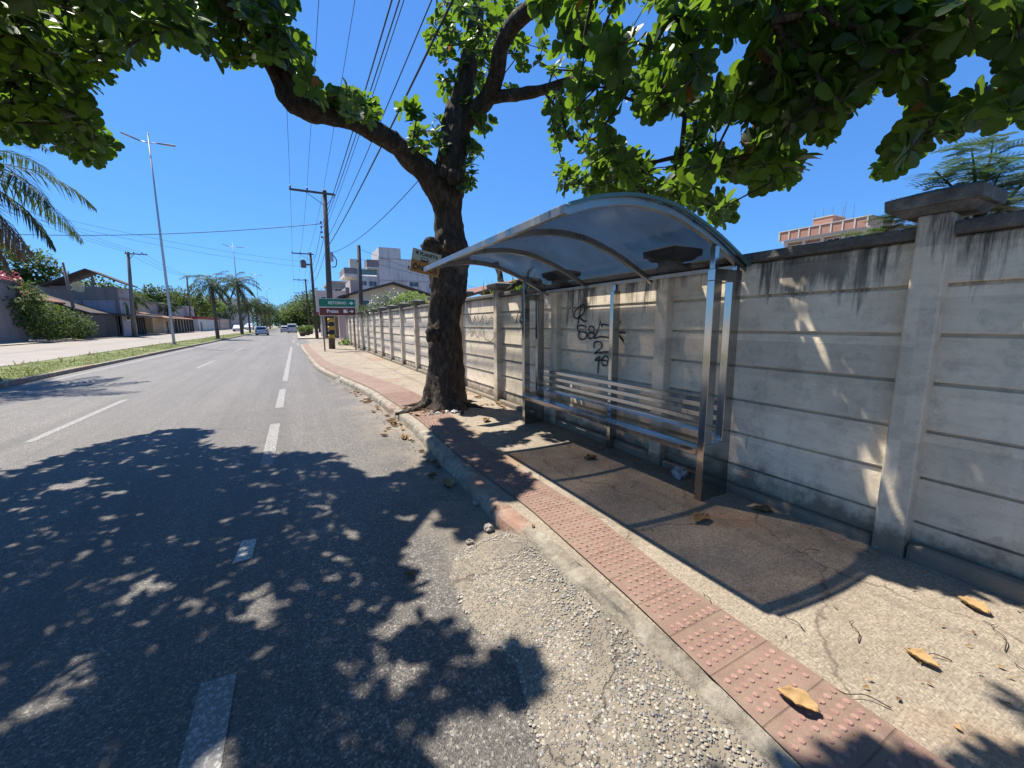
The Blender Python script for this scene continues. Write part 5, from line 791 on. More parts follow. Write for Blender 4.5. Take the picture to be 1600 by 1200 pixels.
-589,620,401,-162,44,600,-294,48,466,-134,291,598,-103,158,541,-484,48,399,-370,50,573,-136,418,562,-138,824,706,-334,482,432,-515,206,397,-476,58,545,-441,437,524,-631,523,423,-387,444,643,-315,385,654,-369,-50,399,-208,496,413,-607,745,474,-542,247,451,-326,425,524,-135,277,685,-206,100,630,-435,162,390,-465,817,382,-184,415,492,-80,146,684,-495,137,503,-571,132,483,-335,21,427,-100,49,548,-104,355,560,-250,517,383,-454,141,538,-284,144,464,-644,498,521,-597,362,511,-484,299,476,16,251,631,-472,728,587,-332,406,638,-82,211,511,-610,429,393,-607,730,500,-507,785,530,-513,849,538,-374,456,431,-265,217,674,-435,223,559,-485,90,433,-646,371,457,-223,84,507,21,234,611,-560,391,558,-312,-15,469,-396,149,510,-326,376,595,-479,118,538,-452,423,493,-370,529,564,
-635,668,509,-54,302,429,-47,120,616,-282,970,505,-546,412,589,-163,64,553,-440,752,529,-72,399,715,37,238,711,-4,343,655,-472,452,481,-495,310,418,-26,46,594,-287,166,481,-564,665,512,-50,373,431,-367,515,514,-151,376,593,-142,300,386,-427,127,570,17,717,654,-298,396,598,-290,309,548,-492,741,471,-485,16,460,-129,435,423,-365,591,643,-569,752,509,-384,99,596,-71,341,616,-84,121,620,-573,149,478,-430,506,657,-492,132,540,-266,230,666,-297,687,442,-500,604,485,-565,796,533,-321,193,574,-144,514,601,-370,17,488,-166,881,654,-243,422,500,-220,282,690,-294,202,677,-113,260,678,-299,118,515,15,314,689,-358,82,497,-27,251,489,-585,537,558,-420,698,421,-559,374,536,-92,719,542,-241,457,533,-542,609,432,-221,274,654,-444,659,403,-479,223,529,-542,564,390,
-232,892,554,-591,382,473,-81,235,626,-396,671,507,14,701,696,-456,910,430,-152,104,571,-592,793,387,-598,400,509,-16,226,491,-332,257,627,-149,251,466,-265,12,502,-319,180,474,-404,346,580,-457,745,409,-331,400,575,91,528,406,-394,588,539,2,781,585,-288,233,493,-186,281,533,-616,397,493,-423,629,581,-315,740,500,-197,257,555,-245,867,546,-270,79,450,-122,251,580,-545,303,421,-114,253,726,-183,151,677,-504,588,561,-585,757,479,-564,510,533,-500,708,453,-325,258,560,-227,567,578,-364,690,444,-370,1069,525,-629,301,381,-167,83,569,-620,487,407,-592,398,471,-125,508,624,-93,322,692,-428,681,615,-597,244,401,-293,131,503,-571,238,534,-597,707,496,-632,447,513,-17,277,484,-301,137,466,-556,791,485,-467,762,554,-53,151,606,-404,950,549,-303,585,657,-7,238,584,
23,265,695,-598,259,508,-428,248,469,-383,546,395,45,177,665,-611,614,417,-334,451,505,-99,595,592,-319,467,455,-513,571,448,-634,635,452,-473,914,454,-103,83,653,15,903,694,-306,627,547,-78,266,717,8,199,727,-439,715,499,-535,811,530,-39,345,587,-214,506,513,-364,313,514,-332,149,537,-285,48,612,-586,189,520,-497,182,512,-399,53,460,-411,364,572,-466,5,422,-99,309,678,-374,516,476,-384,769,446,-478,470,586,-243,150,441,-536,317,527,-588,545,424,-321,281,556,-277,186,619,-312,1072,544,-623,577,489,-520,605,567,-450,331,613,-454,413,391,-403,114,477,-613,686,448,-27,296,661,-342,950,486,-620,648,498,8,317,704,-301,619,452,-487,923,452,-497,935,481,-92,320,429,-443,757,588,-486,415,414,-365,239,596,-296,326,493,-314,82,471,-150,51,558,-468,691,539,
-432,616,407,-341,504,507,-384,377,457,-201,85,644,39,94,637,-521,827,434,-373,925,595,-395,343,381,-418,703,541,-196,785,581,-473,911,469,-341,132,438,-64,311,605,-373,648,511,-528,615,557,-593,655,544,-486,613,592,-503,329,533,-555,522,447,-157,802,656,-366,919,492,-500,422,430,-495,920,505,-506,384,568,-366,345,575,-212,296,538,-253,909,627,-387,190,423,-621,564,515,-152,271,479,29,270,557,-332,367,390,3,203,555,-32,29,565,-237,284,655,-159,116,614,-444,148,390,21,671,669,10,630,638,-516,538,572,-559,468,464,-557,733,411,-430,3,408,-416,170,586,-433,822,421,-383,240,524,-531,677,438,-525,125,550,-545,312,543,-533,306,536,-460,509,488,-539,261,385,-192,35,587,-410,524,418,-549,260,456,-423,629,424,38,905,686,-116,239,514,-273,915,613,-210,232,689,
-465,855,452,-304,1022,508,-482,44,463,-362,293,423,25,145,602,-491,230,598,-57,225,643,-61,296,720,-440,838,505,-450,33,440,-339,997,489,-89,88,609,-41,132,704,-301,117,573,-450,700,617,-491,103,479,-514,337,586,-112,121,704,-128,192,590,-128,65,593,-405,133,592,-121,67,570,-454,143,439,-550,585,516,-332,237,498,-485,150,483,30,266,679,-457,737,500,-344,878,563,-2,350,694,16,247,556,-330,284,586,-417,622,454,-424,384,631,-559,527,576,-412,528,628,-313,449,480,-470,7,526,-532,357,516,-186,896,652,-506,896,467,-585,220,526,-166,296,724,-82,102,586,-173,159,603,-355,715,667,-413,655,654,-186,257,637,-222,323,526,-221,899,607,-578,447,393,-436,736,542,-552,577,466,-562,618,495,-215,192,566,-151,236,626,-507,879,403,-496,779,520,-542,769,494,-377,181,510,
-523,799,387,-159,297,567,-196,387,594,-429,351,434,-118,80,585,-578,513,578,-177,131,565,-477,253,396,-553,603,530,-605,195,494,-225,506,479,-419,583,498,-265,42,487,-399,971,462,-482,591,422,-450,218,455,-472,892,389,-431,848,446,-380,985,571,-401,579,424,-640,541,455,-432,336,464,-485,828,536,-565,779,417,-536,345,443,-390,333,542,-426,983,500,-447,427,577,-440,317,614,-472,761,435,-179,206,638,-301,61,445,-509,738,445,-453,185,581,-623,634,460,-51,170,586,-74,188,661,-419,854,401,-418,901,515,-597,752,537,0,99,675,-267,483,603,-267,522,419,-273,347,630,-433,428,417,-541,594,464,-312,145,602,-199,871,573,-632,373,523,40,299,567,-355,941,514,-446,673,582,-520,248,443,-74,242,687,-308,1047,563,-371,1085,525,-257,336,555,-537,113,462,-421,118,395,-577,547,388,
-194,501,425,-133,828,670,-403,871,442,-62,382,671,-413,127,530,-233,128,526,-531,845,409,-522,146,550,-456,199,602,-454,891,472,-642,517,431,-364,1014,553,-587,806,438,-548,165,486,-250,59,625,-285,122,523,-499,797,457,-588,433,404,-620,328,474,-146,522,620,-391,611,433,-476,518,496,-459,55,503,-20,592,539,-140,135,543,-584,483,571,-276,59,465,-189,264,722,-341,-29,444,-596,786,415,-369,799,632,-462,885,402,-178,123,633,-506,89,532,-157,906,673,-557,300,388,-546,262,409,-298,1057,475,-420,151,566,-219,198,619,-257,541,600,-64,792,692,-534,826,505,-554,559,559,-423,385,543,-647,450,504,-500,267,581,-426,356,511,-599,695,411,-467,141,559,-343,27,457,-438,694,500,-388,98,408,-584,389,457,-47,373,451,-138,494,694,-481,714,409,78,688,504,-295,264,657,-220,275,715,
-411,616,432,-226,282,438,-258,906,615,-162,828,573,-565,615,422,-526,557,492,-172,76,555,-569,723,473,-611,715,479,-260,53,536,-213,52,498,-173,211,649,-618,649,388,-200,209,460,-234,491,665,-420,671,568,-234,876,634,-299,209,586,-14,221,521,-37,212,684,-375,418,576,-494,611,472,-585,787,457,-400,552,422,66,224,588,-59,78,581,-575,488,497,-582,524,410,-453,129,514,-593,476,528,-451,645,611,-93,504,528,-542,389,552,24,170,676,-499,124,465,-643,567,461,-478,954,497,-85,436,404,-181,141,578,-535,168,502,-141,83,590,-146,433,630,-182,231,560,-50,309,642,-350,306,481,-405,986,476,-78,441,515,-195,884,652,-121,309,640,-225,86,563,-359,652,479,-40,131,677,-471,190,439,-55,156,700,-363,-11,397,-170,739,556,65,154,529,-441,824,389,-601,671,382,38,166,664,
-450,366,579,-467,204,446,-559,761,407,-438,861,458,39,115,692,-541,445,493,-614,287,469,-510,805,499,-361,-23,383,-537,558,408,-497,201,404,-267,621,658,-352,60,503,-71,77,559,-649,523,492,66,126,551,-125,537,615,-37,57,593,-512,893,414,-73,475,474,-195,130,663,-152,471,678,-527,900,455,-560,806,484,-388,866,443,-408,342,539,-379,110,589,-517,134,475,-545,725,389,-425,157,590,-160,448,650,32,301,710,-226,494,504,-362,702,610,-409,678,643,-472,918,381,-557,509,520,-516,886,490,-54,132,690,-116,530,684,-342,93,602,17,89,662,-639,313,433,44,207,628,-612,602,511,-505,196,424,-47,648,626,-457,857,464,-504,82,396,-511,311,576,-224,924,625,-137,99,537,-306,183,665,-512,858,525,-278,1006,508,-108,505,634,-335,116,549,-622,718,380,40,85,625,-542,794,473,
-575,284,422,-286,235,607,-404,928,550,-605,696,390,-461,893,496,-300,210,457,-274,0,489,-360,-13,449,-633,474,501,-605,317,501,-319,1031,472,30,233,673,-614,706,459,-57,63,600,-110,378,491,-532,208,518,-603,527,484,-87,111,699,-313,1075,523,-555,457,399,-425,14,526,-119,83,640,-73,93,617,-513,821,423,-552,214,400,-310,707,398,-548,313,475,-161,151,614,-532,394,506,-397,962,441,-396,1046,503,-485,878,395,-604,416,507,-35,199,710,-628,438,386,-79,334,473,20,608,560,-502,230,538,-331,1061,553,-570,265,391,-9,204,730,-116,94,685,-317,36,481,-477,691,406,-242,125,579,-521,863,517,-468,224,562,-559,508,487,-526,184,494,-303,79,628,-554,527,423,-452,494,468,-5,208,640,-88,175,564,-536,756,381,-368,596,412,-487,72,413,-246,217,502,-424,828,503,-497,22,386,
-286,52,545,-260,284,636,9,187,563,-605,595,473,-60,95,700,-390,58,433,-55,37,578,-541,84,435,-265,75,636,-588,600,557,-658,477,411,-484,786,405,-643,417,448,-85,338,411,71,257,513,-337,860,528,-521,816,399,-23,100,715,-566,709,427,-29,138,568,-306,67,483,-607,423,426,-95,203,560,-49,720,564,-11,659,709,-439,197,556,-532,300,573,-213,486,615,-53,180,683,-299,1069,524,-183,893,626,-542,348,481,-323,352,468,-404,393,533,-493,684,404,-474,59,385,-172,192,560,-250,127,514,-511,145,466,-10,179,705,-140,233,715,-609,301,546,-28,172,672,90,556,433,-3,79,673,-233,203,623,-11,88,629,-633,317,453,-73,488,469,-639,344,491,-649,484,453,-576,385,556,45,210,647,-224,201,494,-507,210,581,-445,-23,450,-596,665,401,-566,488,432,88,248,508,-543,409,381,
-132,130,706,-549,83,483,-640,416,486,-622,399,473,-606,411,493,-474,922,423,-561,374,419,-645,571,420,-498,17,431,-209,476,576,-67,747,614,-476,883,464,-595,299,555,-357,142,625,-402,907,401,-517,135,447,-613,519,522,-545,833,410,27,749,681,-461,843,386,-483,34,453,98,241,468,-542,876,436,-647,567,497,-335,1054,503,-556,99,445,-591,267,426,15,105,590,31,206,696,-497,837,455,-466,788,388,-577,661,496,6,117,552,-158,844,616,-387,984,480,-311,627,407,-609,386,427,-269,199,686,-362,695,567,-290,56,492,-149,143,580,-612,444,542,74,88,556,-368,36,581,-428,930,474,-84,169,663,-248,190,660,-484,29,398,-603,437,534,-426,902,483,-387,1023,488,-410,948,456,-132,435,712,-538,781,550,-628,328,397,-341,373,445,-620,693,468,17,916,697,-547,577,450,-552,135,500,
-212,65,648,-655,481,485,-561,186,383,-379,414,589,-386,628,536,-623,416,481,-592,745,382,-563,757,429,58,89,548,-439,249,603,-29,206,724,-478,938,437,-422,175,462,-637,504,496,59,149,629,-647,355,435,-383,6,509,-42,124,578,-255,968,597,-359,1033,560,-650,556,440,-555,680,420,19,625,612,-575,750,429,50,192,596,-598,451,399,-598,703,545,-303,1017,491,-221,903,582,-20,65,632,-355,17,531,-507,907,524,-63,425,460,-645,526,526,-612,603,533,-19,561,506,-492,241,480,-148,827,597,-255,268,577,-520,923,474,-484,931,509,-526,800,490,-658,536,421,-340,1007,516,-561,665,472,-270,936,443,-79,457,617,-631,663,384,-133,822,596,-128,541,725,50,830,602,62,817,571,-411,783,445,-31,106,679,-605,741,426,-613,340,405,-430,863,582,-420,811,466,-261,959,472,-626,504,399,
-71,754,637,-397,-12,483,-594,466,437,-592,792,441,-113,481,645,-29,117,658,-601,604,461,-551,845,403,-536,540,413,-648,443,454,29,341,686,-623,505,483,14,877,640,-652,585,465,-60,304,444,-540,585,485,-10,759,574,-621,684,485,-503,908,435,-387,964,484,-296,60,631,-86,793,710,-36,164,620,-409,946,435,-639,449,406,-21,329,554,60,879,590,-654,439,484,-395,25,556,-122,411,646,-637,490,512,-168,20,543,-557,821,424,-44,402,495,-41,605,587,-469,901,436,-273,972,490,46,909,643,-101,195,711,-566,119,472,-602,570,404,52,54,586,27,118,608,-560,836,382,-566,796,417,-269,967,608,-36,381,442,-560,668,411,-304,1098,535,-657,521,451,70,263,541,-162,858,610,-597,321,470,-561,808,462,-554,737,447,-639,346,530,-414,657,594,-644,396,439,-619,655,437,-541,291,386,
-115,789,626,47,842,630,-579,775,523,-66,432,494,29,331,722,65,88,600,-319,1068,513,-553,869,465,-646,457,393,-54,73,650,-462,-25,399,-138,628,724,-585,224,391,-48,674,655,-161,845,660,34,860,588,-604,592,399,-283,42,595,-624,688,510,-597,255,392,-492,920,464,-630,619,468,-325,-19,474,-221,931,652,-644,520,473,-338,22,556,-637,610,387,-318,13,534,-572,814,511,-379,994,476,49,297,606,-568,127,456,-411,964,496,-630,352,394,-602,231,470,-645,540,425,46,32,581,-18,849,694,-57,179,650,44,151,646,46,110,622,-640,594,407,-96,532,536,-141,853,656,57,119,617,-412,-45,412,78,240,481,42,133,637,-523,918,389,-93,461,626,-627,390,399,-128,77,655,-542,865,451,-581,314,424,-620,545,388,-547,815,380,-655,425,439,-605,669,454,-513,908,426,-648,545,496,
-79,220,711,-503,24,405,-56,615,658,-501,10,448,-313,40,587,-657,442,467,-46,380,660,-568,846,490,-609,724,384,-296,1073,502,45,77,672,56,267,584,-402,1032,489,82,733,527,-654,408,468,-438,31,566,31,325,690,62,927,620,-410,32,575,-481,942,408,-623,273,412,-593,176,392,-178,83,667,-644,444,428,-146,870,640,-649,585,419,26,788,706,-635,286,440,-25,372,672,-232,946,611,-622,326,508,8,603,603,-606,250,424,-498,937,442,-586,183,409,-583,802,391,-624,427,409,-39,71,651,-401,1017,488,-230,934,605,-392,44,586,28,777,715,44,132,667,-569,839,468,-335,-3,509,-80,417,536,-350,1042,523,-375,-45,416,-59,410,534,0,621,630,-360,-7,485,-568,844,426,-657,438,502,-404,1024,538,-602,763,473,-552,870,439,-139,82,683,-343,1047,489,-562,823,406,77,667,498,
-319,4,518,-281,1062,515,-33,78,668,-540,884,407,-54,599,641,-631,562,414,-639,337,455,-637,664,397,-269,47,594,-323,60,620,-608,277,487,-420,1015,532,-531,907,408,-42,387,707,-292,984,527,-658,493,527,-69,664,700,-401,934,395,29,803,698,-13,650,684,-620,263,492,-497,935,396,-493,944,423,-347,1084,503,-122,802,656,-612,269,478,-347,1066,527,-88,86,683,-272,20,552,47,64,638,-360,1027,536,-38,361,639,-426,-21,457,-622,575,381,-54,388,481,-593,227,428,-635,624,396,-458,4,506,-428,-40,431,-624,293,530,-14,528,478,-288,1064,534,-396,1039,542,-26,83,684,49,276,484,-175,56,621,-55,624,642,-464,-35,441,-245,5,510,-656,415,425,-223,81,663,-380,-59,389,-78,428,564,-359,44,598,-431,-65,382,-643,349,389,-476,939,382,-228,8,529,-404,3,508,-631,309,412,
-162,28,571,-646,356,455,-28,576,555,-213,13,532,78,650,487,-100,70,657,48,850,610,44,799,620,-642,577,443,-631,272,499,-590,766,421,14,270,470,-527,47,480,-270,1033,498,-359,1050,499,-466,-15,475,-627,601,404,-646,386,472,-154,58,629,-629,556,394,-462,926,418,-482,956,411,-281,1041,495,-196,54,607,-606,750,441,34,847,657,-538,899,394,-339,-14,483,-424,-2,501,-626,707,391,-481,-13,488,55,900,609,-126,44,597,-220,895,593,-653,394,506,-265,34,571,-326,1042,485,-48,404,387,-189,897,611,-538,87,534,-32,382,699,53,821,588,1,284,490,-508,914,409,-113,22,549,-656,445,403,-578,743,385,-94,477,657,-15,394,729,-644,576,399,-60,392,395,72,507,400,15,66,635,-234,959,606,-16,581,511,-484,4,520,-634,651,399,-613,234,496,39,932,671,87,636,460,
-621,246,516,-603,730,394,-584,760,394,-37,92,694,-130,25,547,-278,1028,521,-539,86,516,-636,647,443,-373,-18,469,-535,60,469,-24,54,618,-642,612,407,-606,218,485,-111,29,574,-229,-4,495,-93,78,672,-642,494,471,-267,1,508,-112,46,604,-2,45,593,-85,67,635,-570,842,401,-89,435,572,-61,439,575,-54,416,546,50,53,622,-539,65,530,-559,861,424,-379,1052,505,-289,1019,509,-191,57,633,-140,66,649,2,670,721,12,91,689,-648,356,411,-602,751,415,-635,632,383,-153,66,651,-621,247,385,-630,283,386,-232,54,624,-320,1103,531,-98,62,628,-512,23,434,-595,741,397,45,948,671,-69,39,583,-288,1002,526,-182,917,648,-491,962,401,-201,924,658,-196,29,563,-95,497,692,-281,996,484,-285,-3,504,-271,1049,511,-176,900,607,-640,305,466,-600,183,465,-633,360,433,
34,58,622,-590,180,430,-553,862,411,-278,1008,473,-66,685,699,2,65,636,-213,66,635,71,29,557,-157,25,555,18,599,585,-527,58,487,-528,48,443,-158,890,625,16,329,591,67,41,581,-333,1086,488,-99,502,725,22,860,708,-644,323,483,-278,1030,482,-484,974,422,-415,1021,506,-157,870,622,-642,630,412,-257,-14,473,-29,368,427,-32,390,463,-562,852,389,-80,465,639,-485,971,491,-166,888,673,13,613,618,-309,1081,491,-128,860,615,311,705,678,258,719,701,251,688,622,265,760,714,346,746,667,270,684,676,366,774,715,273,758,727,426,795,740,377,788,663,251,684,643,393,821,733,348,760,660,333,814,751,341,800,671,287,774,711,236,649,569,309,737,580,391,774,706,245,667,603,265,805,701,282,650,599,261,730,629,291,757,732,223,671,629,267,657,657,
326,667,663,309,762,744,244,691,657,306,678,682,401,803,768,360,685,650,297,805,706,288,800,610,425,815,761,306,819,752,352,672,696,349,760,693,389,694,707,405,828,797,322,729,724,255,787,690,272,672,614,286,719,617,290,716,556,304,820,693,318,806,657,314,704,587,299,695,647,280,727,655,301,766,686,396,722,741,394,722,702,407,827,694,368,826,653,351,729,694,293,739,597,272,646,611,296,806,734,268,785,684,382,782,786,311,666,614,279,760,671,369,777,762,280,753,683,324,761,687,408,822,818,266,718,587,348,790,622,261,737,592,323,648,657,342,776,768,404,784,739,328,772,740,351,790,744,273,829,690,312,738,598,377,738,689,297,667,609,366,782,734,303,743,712,343,780,693,344,785,665,356,666,682,319,699,646,317,787,757,
252,751,648,361,815,721,363,637,664,273,783,614,170,-49,587,129,98,590,458,60,281,362,-42,511,686,59,544,411,-69,554,435,-9,570,231,148,693,566,-62,374,376,9,632,215,257,633,568,49,613,143,-145,534,355,176,470,-245,589,594,429,20,370,331,167,691,262,308,643,549,15,279,-192,-135,553,316,222,575,638,58,334,-186,-26,538,560,159,506,589,124,569,344,-175,572,454,92,486,467,67,574,-161,24,651,300,-124,580,368,-84,289,420,140,684,460,62,394,472,-62,434,431,182,530,241,285,665,452,-194,544,503,-24,576,335,36,681,358,-221,385,331,-158,431,-209,336,379,479,168,574,-410,710,625,389,-27,425,636,-55,507,-328,-54,381,-262,424,619,280,167,583,461,195,497,495,-138,512,552,-17,436,-225,621,574,695,123,296,256,58,635,595,-38,410,
-382,564,679,318,-153,470,111,-290,477,-109,-97,538,185,403,701,780,175,555,393,-16,556,-200,575,734,433,444,617,381,-40,314,19,-257,474,424,-148,378,-413,-39,511,405,563,748,374,471,759,364,457,710,458,208,698,44,-15,573,546,-103,465,286,-246,437,666,-40,406,-124,688,631,-305,-158,412,451,-171,414,286,231,746,-233,-208,531,291,267,676,-257,718,632,535,-141,336,-294,-89,565,295,-95,557,398,-93,494,579,-87,520,454,155,680,476,48,638,442,-22,467,340,-146,385,344,233,730,692,-34,316,240,-29,582,213,-127,528,254,273,621,450,88,595,423,-46,422,99,319,626,-244,837,677,212,491,740,-405,311,387,288,353,721,464,63,453,527,162,631,704,58,382,415,163,507,568,26,318,144,324,681,-15,725,747,293,91,552,195,276,609,145,154,550,362,423,597,
466,138,533,378,210,716,92,-89,606,91,-84,547,355,295,520,565,304,686,724,66,481,440,-21,310,257,-195,539,386,-64,464,-56,-235,534,683,22,343,228,245,661,343,44,379,393,29,328,153,135,524,426,-145,415,174,-247,448,381,-139,317,175,212,645,169,337,719,526,38,593,94,-34,555,509,14,365,-55,-81,559,14,-56,586,358,187,627,613,135,550,-469,937,547,198,361,639,345,-76,481,347,149,539,595,85,468,178,204,507,-209,445,376,-63,13,622,444,493,715,-218,-166,492,228,334,773,710,37,477,610,-23,566,439,432,665,254,160,492,-184,-58,601,455,409,683,278,203,495,692,-44,447,454,-173,343,560,78,596,203,-263,429,-110,-177,509,373,249,615,659,126,502,415,138,615,714,94,325,612,-121,382,490,121,496,-258,-29,569,581,-60,338,290,-247,542,
-1,-230,540,633,125,469,153,-285,496,404,-8,487,323,-226,391,-72,-19,564,711,-18,295,430,-223,488,574,130,649,387,54,668,157,244,699,370,128,635,592,-104,357,315,298,682,268,-37,661,307,289,496,-196,436,443,638,69,597,-36,-156,604,525,75,616,218,99,693,508,21,458,58,75,707,396,262,580,366,471,626,350,-22,592,146,80,569,448,-91,487,-177,-194,465,118,-43,609,525,-181,421,71,-205,577,395,-193,514,91,30,629,507,328,621,504,429,684,660,150,585,85,92,684,429,579,699,279,-100,524,468,-25,397,-90,-55,605,314,180,444,261,61,471,352,-133,460,310,104,430,289,-20,595,-400,193,531,331,-264,485,162,440,776,661,-24,370,652,-9,328,628,269,562,438,-98,451,337,217,646,523,-50,585,399,56,462,212,-92,605,469,-17,607,-160,-196,524,
111,-131,526,526,-63,372,320,173,586,490,401,710,540,-157,483,147,193,550,641,104,298,519,356,711,405,186,486,204,148,511,80,-234,556,260,95,628,445,-79,334,353,91,614,226,225,452,-331,-51,523,293,-206,410,-367,555,595,335,296,613,160,-222,479,515,-44,314,750,163,536,365,520,667,-262,-156,496,
]
CR = np.array(CROWN, float).reshape(-1, 3)/100.0
S = np.vstack(skel); nodes = [tuple(p) for p in S]; par = [-1]*len(nodes)
NP_ = np.array(nodes); rem = np.ones(len(CR), bool); best = np.full(len(CR), 1e9); bp = np.zeros(len(CR), int)
D = np.linalg.norm(CR[:, None]-NP_[None], axis=2); bp = D.argmin(1); best = D.min(1); plen = [0.0]*len(nodes)
rn = np.full(len(CR), -1); pos = list(nodes)
for _ in range(len(CR)):
    k = int(np.where(rem, best, 1e9).argmin()); rem[k] = False
    a = Vector(pos[bp[k]]); c = Vector(CR[k]); pi = int(bp[k]); d = (c-a).length
    prev = pi
    m = max(1, int(d/.35))
    for q in range(1, m+1):
        t = q/m; p = a.lerp(c, t)
        if q < m: p += Vector((random.uniform(-.05, .05), random.uniform(-.05, .05), .12*d*math.sin(t*math.pi)*.5))
        pos.append(tuple(p)); par.append(prev); plen.append(plen[prev]+d/m); prev = len(pos)-1
        dd = np.linalg.norm(CR-np.array(p), axis=1)*1.0+.22*plen[prev]
        upd = rem & (dd < best); best[upd] = dd[upd]; bp[upd] = prev
    rn[k] = prev
cnt = [0]*len(pos)
for k in rn: cnt[k] += 1
for i in range(len(pos)-1, -1, -1):
    if par[i] >= 0: cnt[par[i]] += cnt[i]
rad = [min(.03, .0035+.0032*math.sqrt(max(1, c))) for c in cnt]
mb = MB()
for i in range(len(S), len(pos)):
    a, b = pos[par[i]], pos[i]
    ra = rad[i] if par[i] < len(S) else min(rad[par[i]], rad[i]*1.5)
    mb.tube([a, b], [ra*1.05, rad[i]], 5, cap=False)
build(mb, 'twigs', M['twig'], tree, smooth=True, kind='stuff')
P_, D_, U_, Ln, Rn = [], [], [], [], []
ga = 2.39996
for k in range(len(CR)):
    c = Vector(pos[rn[k]]); a = (c-Vector(pos[par[rn[k]]])).normalized() if par[rn[k]] >= 0 else Vector((0, 0, 1))
    ax = (a*.7+Vector((random.uniform(-.3, .3), random.uniform(-.3, .3), .75))).normalized()
    e1 = ax.orthogonal().normalized(); e2 = ax.cross(e1)
    ph = random.uniform(0, 6.28); nl = random.randint(10, 13); big = random.uniform(.86, 1.15); tint = random.random()
    for j in range(nl):
        el = R_(random.uniform(-18, 42)) if j > 2 else R_(random.uniform(35, 65))
        d = (e1*math.cos(ph+j*ga)+e2*math.sin(ph+j*ga))*math.cos(el)+ax*math.sin(el)
        P_.append(c+d*.02-a*random.uniform(0, .06)); D_.append(d); U_.append(ax+Vector((random.uniform(-.25, .25),)*3))
        Ln.append(random.uniform(.095, .168)*big*(.75 if j <= 2 else 1)); Rn.append(min(.96, .55*random.random()+.4*tint) if random.random() > .006 else 1.0)
Ln = np.array(Ln)
me = leaves('crown', np.array(P_), np.array(D_), np.array(U_), Ln, Ln*rng.uniform(.60, .76, len(Ln)), np.array(Rn), OBO, .22, .16)
link('crown', me, M['almond'], tree); me.transform(Matrix.Translation(-root_loc(tree)))
me.polygons.foreach_set('use_smooth', [True]*len(me.polygons))

# ================================================================== SIGNS
def text(name, s, size, loc, rot, mat, parent, align='LEFT', extr=.001, bold=0.0, sx=1.0):
    cu = bpy.data.curves.new(name, 'FONT'); cu.body = s; cu.size = size; cu.extrude = extr; cu.align_x = align; cu.align_y = 'CENTER'; cu.offset = bold; cu.resolution_u = 3
    t = bpy.data.objects.new(name, cu); col.objects.link(t); bpy.context.view_layer.update()
    me = bpy.data.meshes.new_from_object(t.evaluated_get(bpy.context.evaluated_depsgraph_get()))
    bpy.data.objects.remove(t); me.name = name
    me.transform(Matrix.Translation(Vector(loc)-root_loc(parent)) @ rot.to_4x4() @ Matrix.Diagonal((sx, 1, 1, 1)))
    me.materials.clear(); return link(name, me, mat, parent)
FACE = Matrix.Rotation(R_(90), 3, 'X')           # text readable from -Y
def polyplate(mb, pts, y, th=.002): mb.prism(pts, y-th, y, 'y')
sg = empty('road_sign', (2.25, 26.8, SW), 'green and brown two panel direction sign on two thin posts by kerb', 'road sign')
mb = MB(); mb.box(1.28, 3.34, 26.78, 26.80, 2.76, 3.26); g = build(mb, 'green_panel', M['white'], sg, bevel=.0)
mb = MB(); mb.box(1.305, 3.315, 26.774, 26.779, 2.78, 3.24); build(mb, 'panel_face', M['sign_green'], g)
mb = MB(); mb.box(1.28, 3.34, 26.78, 26.80, 2.25, 2.745); b_ = build(mb, 'brown_panel', M['white'], sg)
mb = MB(); mb.box(1.305, 3.315, 26.774, 26.779, 2.27, 2.725); build(mb, 'panel_face', M['sign_brown'], b_)
text('lettering', 'RETORNO', .235, (1.80, 26.772, 3.0), FACE, M['white'], g, 'LEFT', .001, .004, .92)
text('lettering', 'Praias', .27, (1.70, 26.772, 2.51), FACE, M['white'], b_, 'LEFT', .001, .007, 1.02)
def arrow(z, par):
    mb = MB(); polyplate(mb, [(2.97, z-.028), (3.11, z-.028), (3.06, z-.09), (3.115, z-.09), (3.22, z), (3.115, z+.09), (3.06, z+.09), (3.11, z+.028), (2.97, z+.028)][:], 26.772); build(mb, 'arrow', M['white'], par)
arrow(3.0, g); arrow(2.51, b_)
mb = MB(); polyplate(mb, [(2.63, 2.42), (2.86, 2.42), (2.86, 2.62), (2.63, 2.62)], 26.772); pk = build(mb, 'pictogram', M['white'], b_)
mb = MB(); polyplate(mb, [(2.75, 2.60), (2.84, 2.60), (2.84, 2.50), (2.80, 2.54)], 26.769); build(mb, 'pictogram_mark', M['sign_brown'], pk)
for x in (1.44, 3.20):
    mb = MB(); mb.cyl((x, 26.83, SW-.02), (x, 26.83, 3.2), .04, .04, 10); build(mb, 'post', M['rust_steel'], sg, smooth=True)
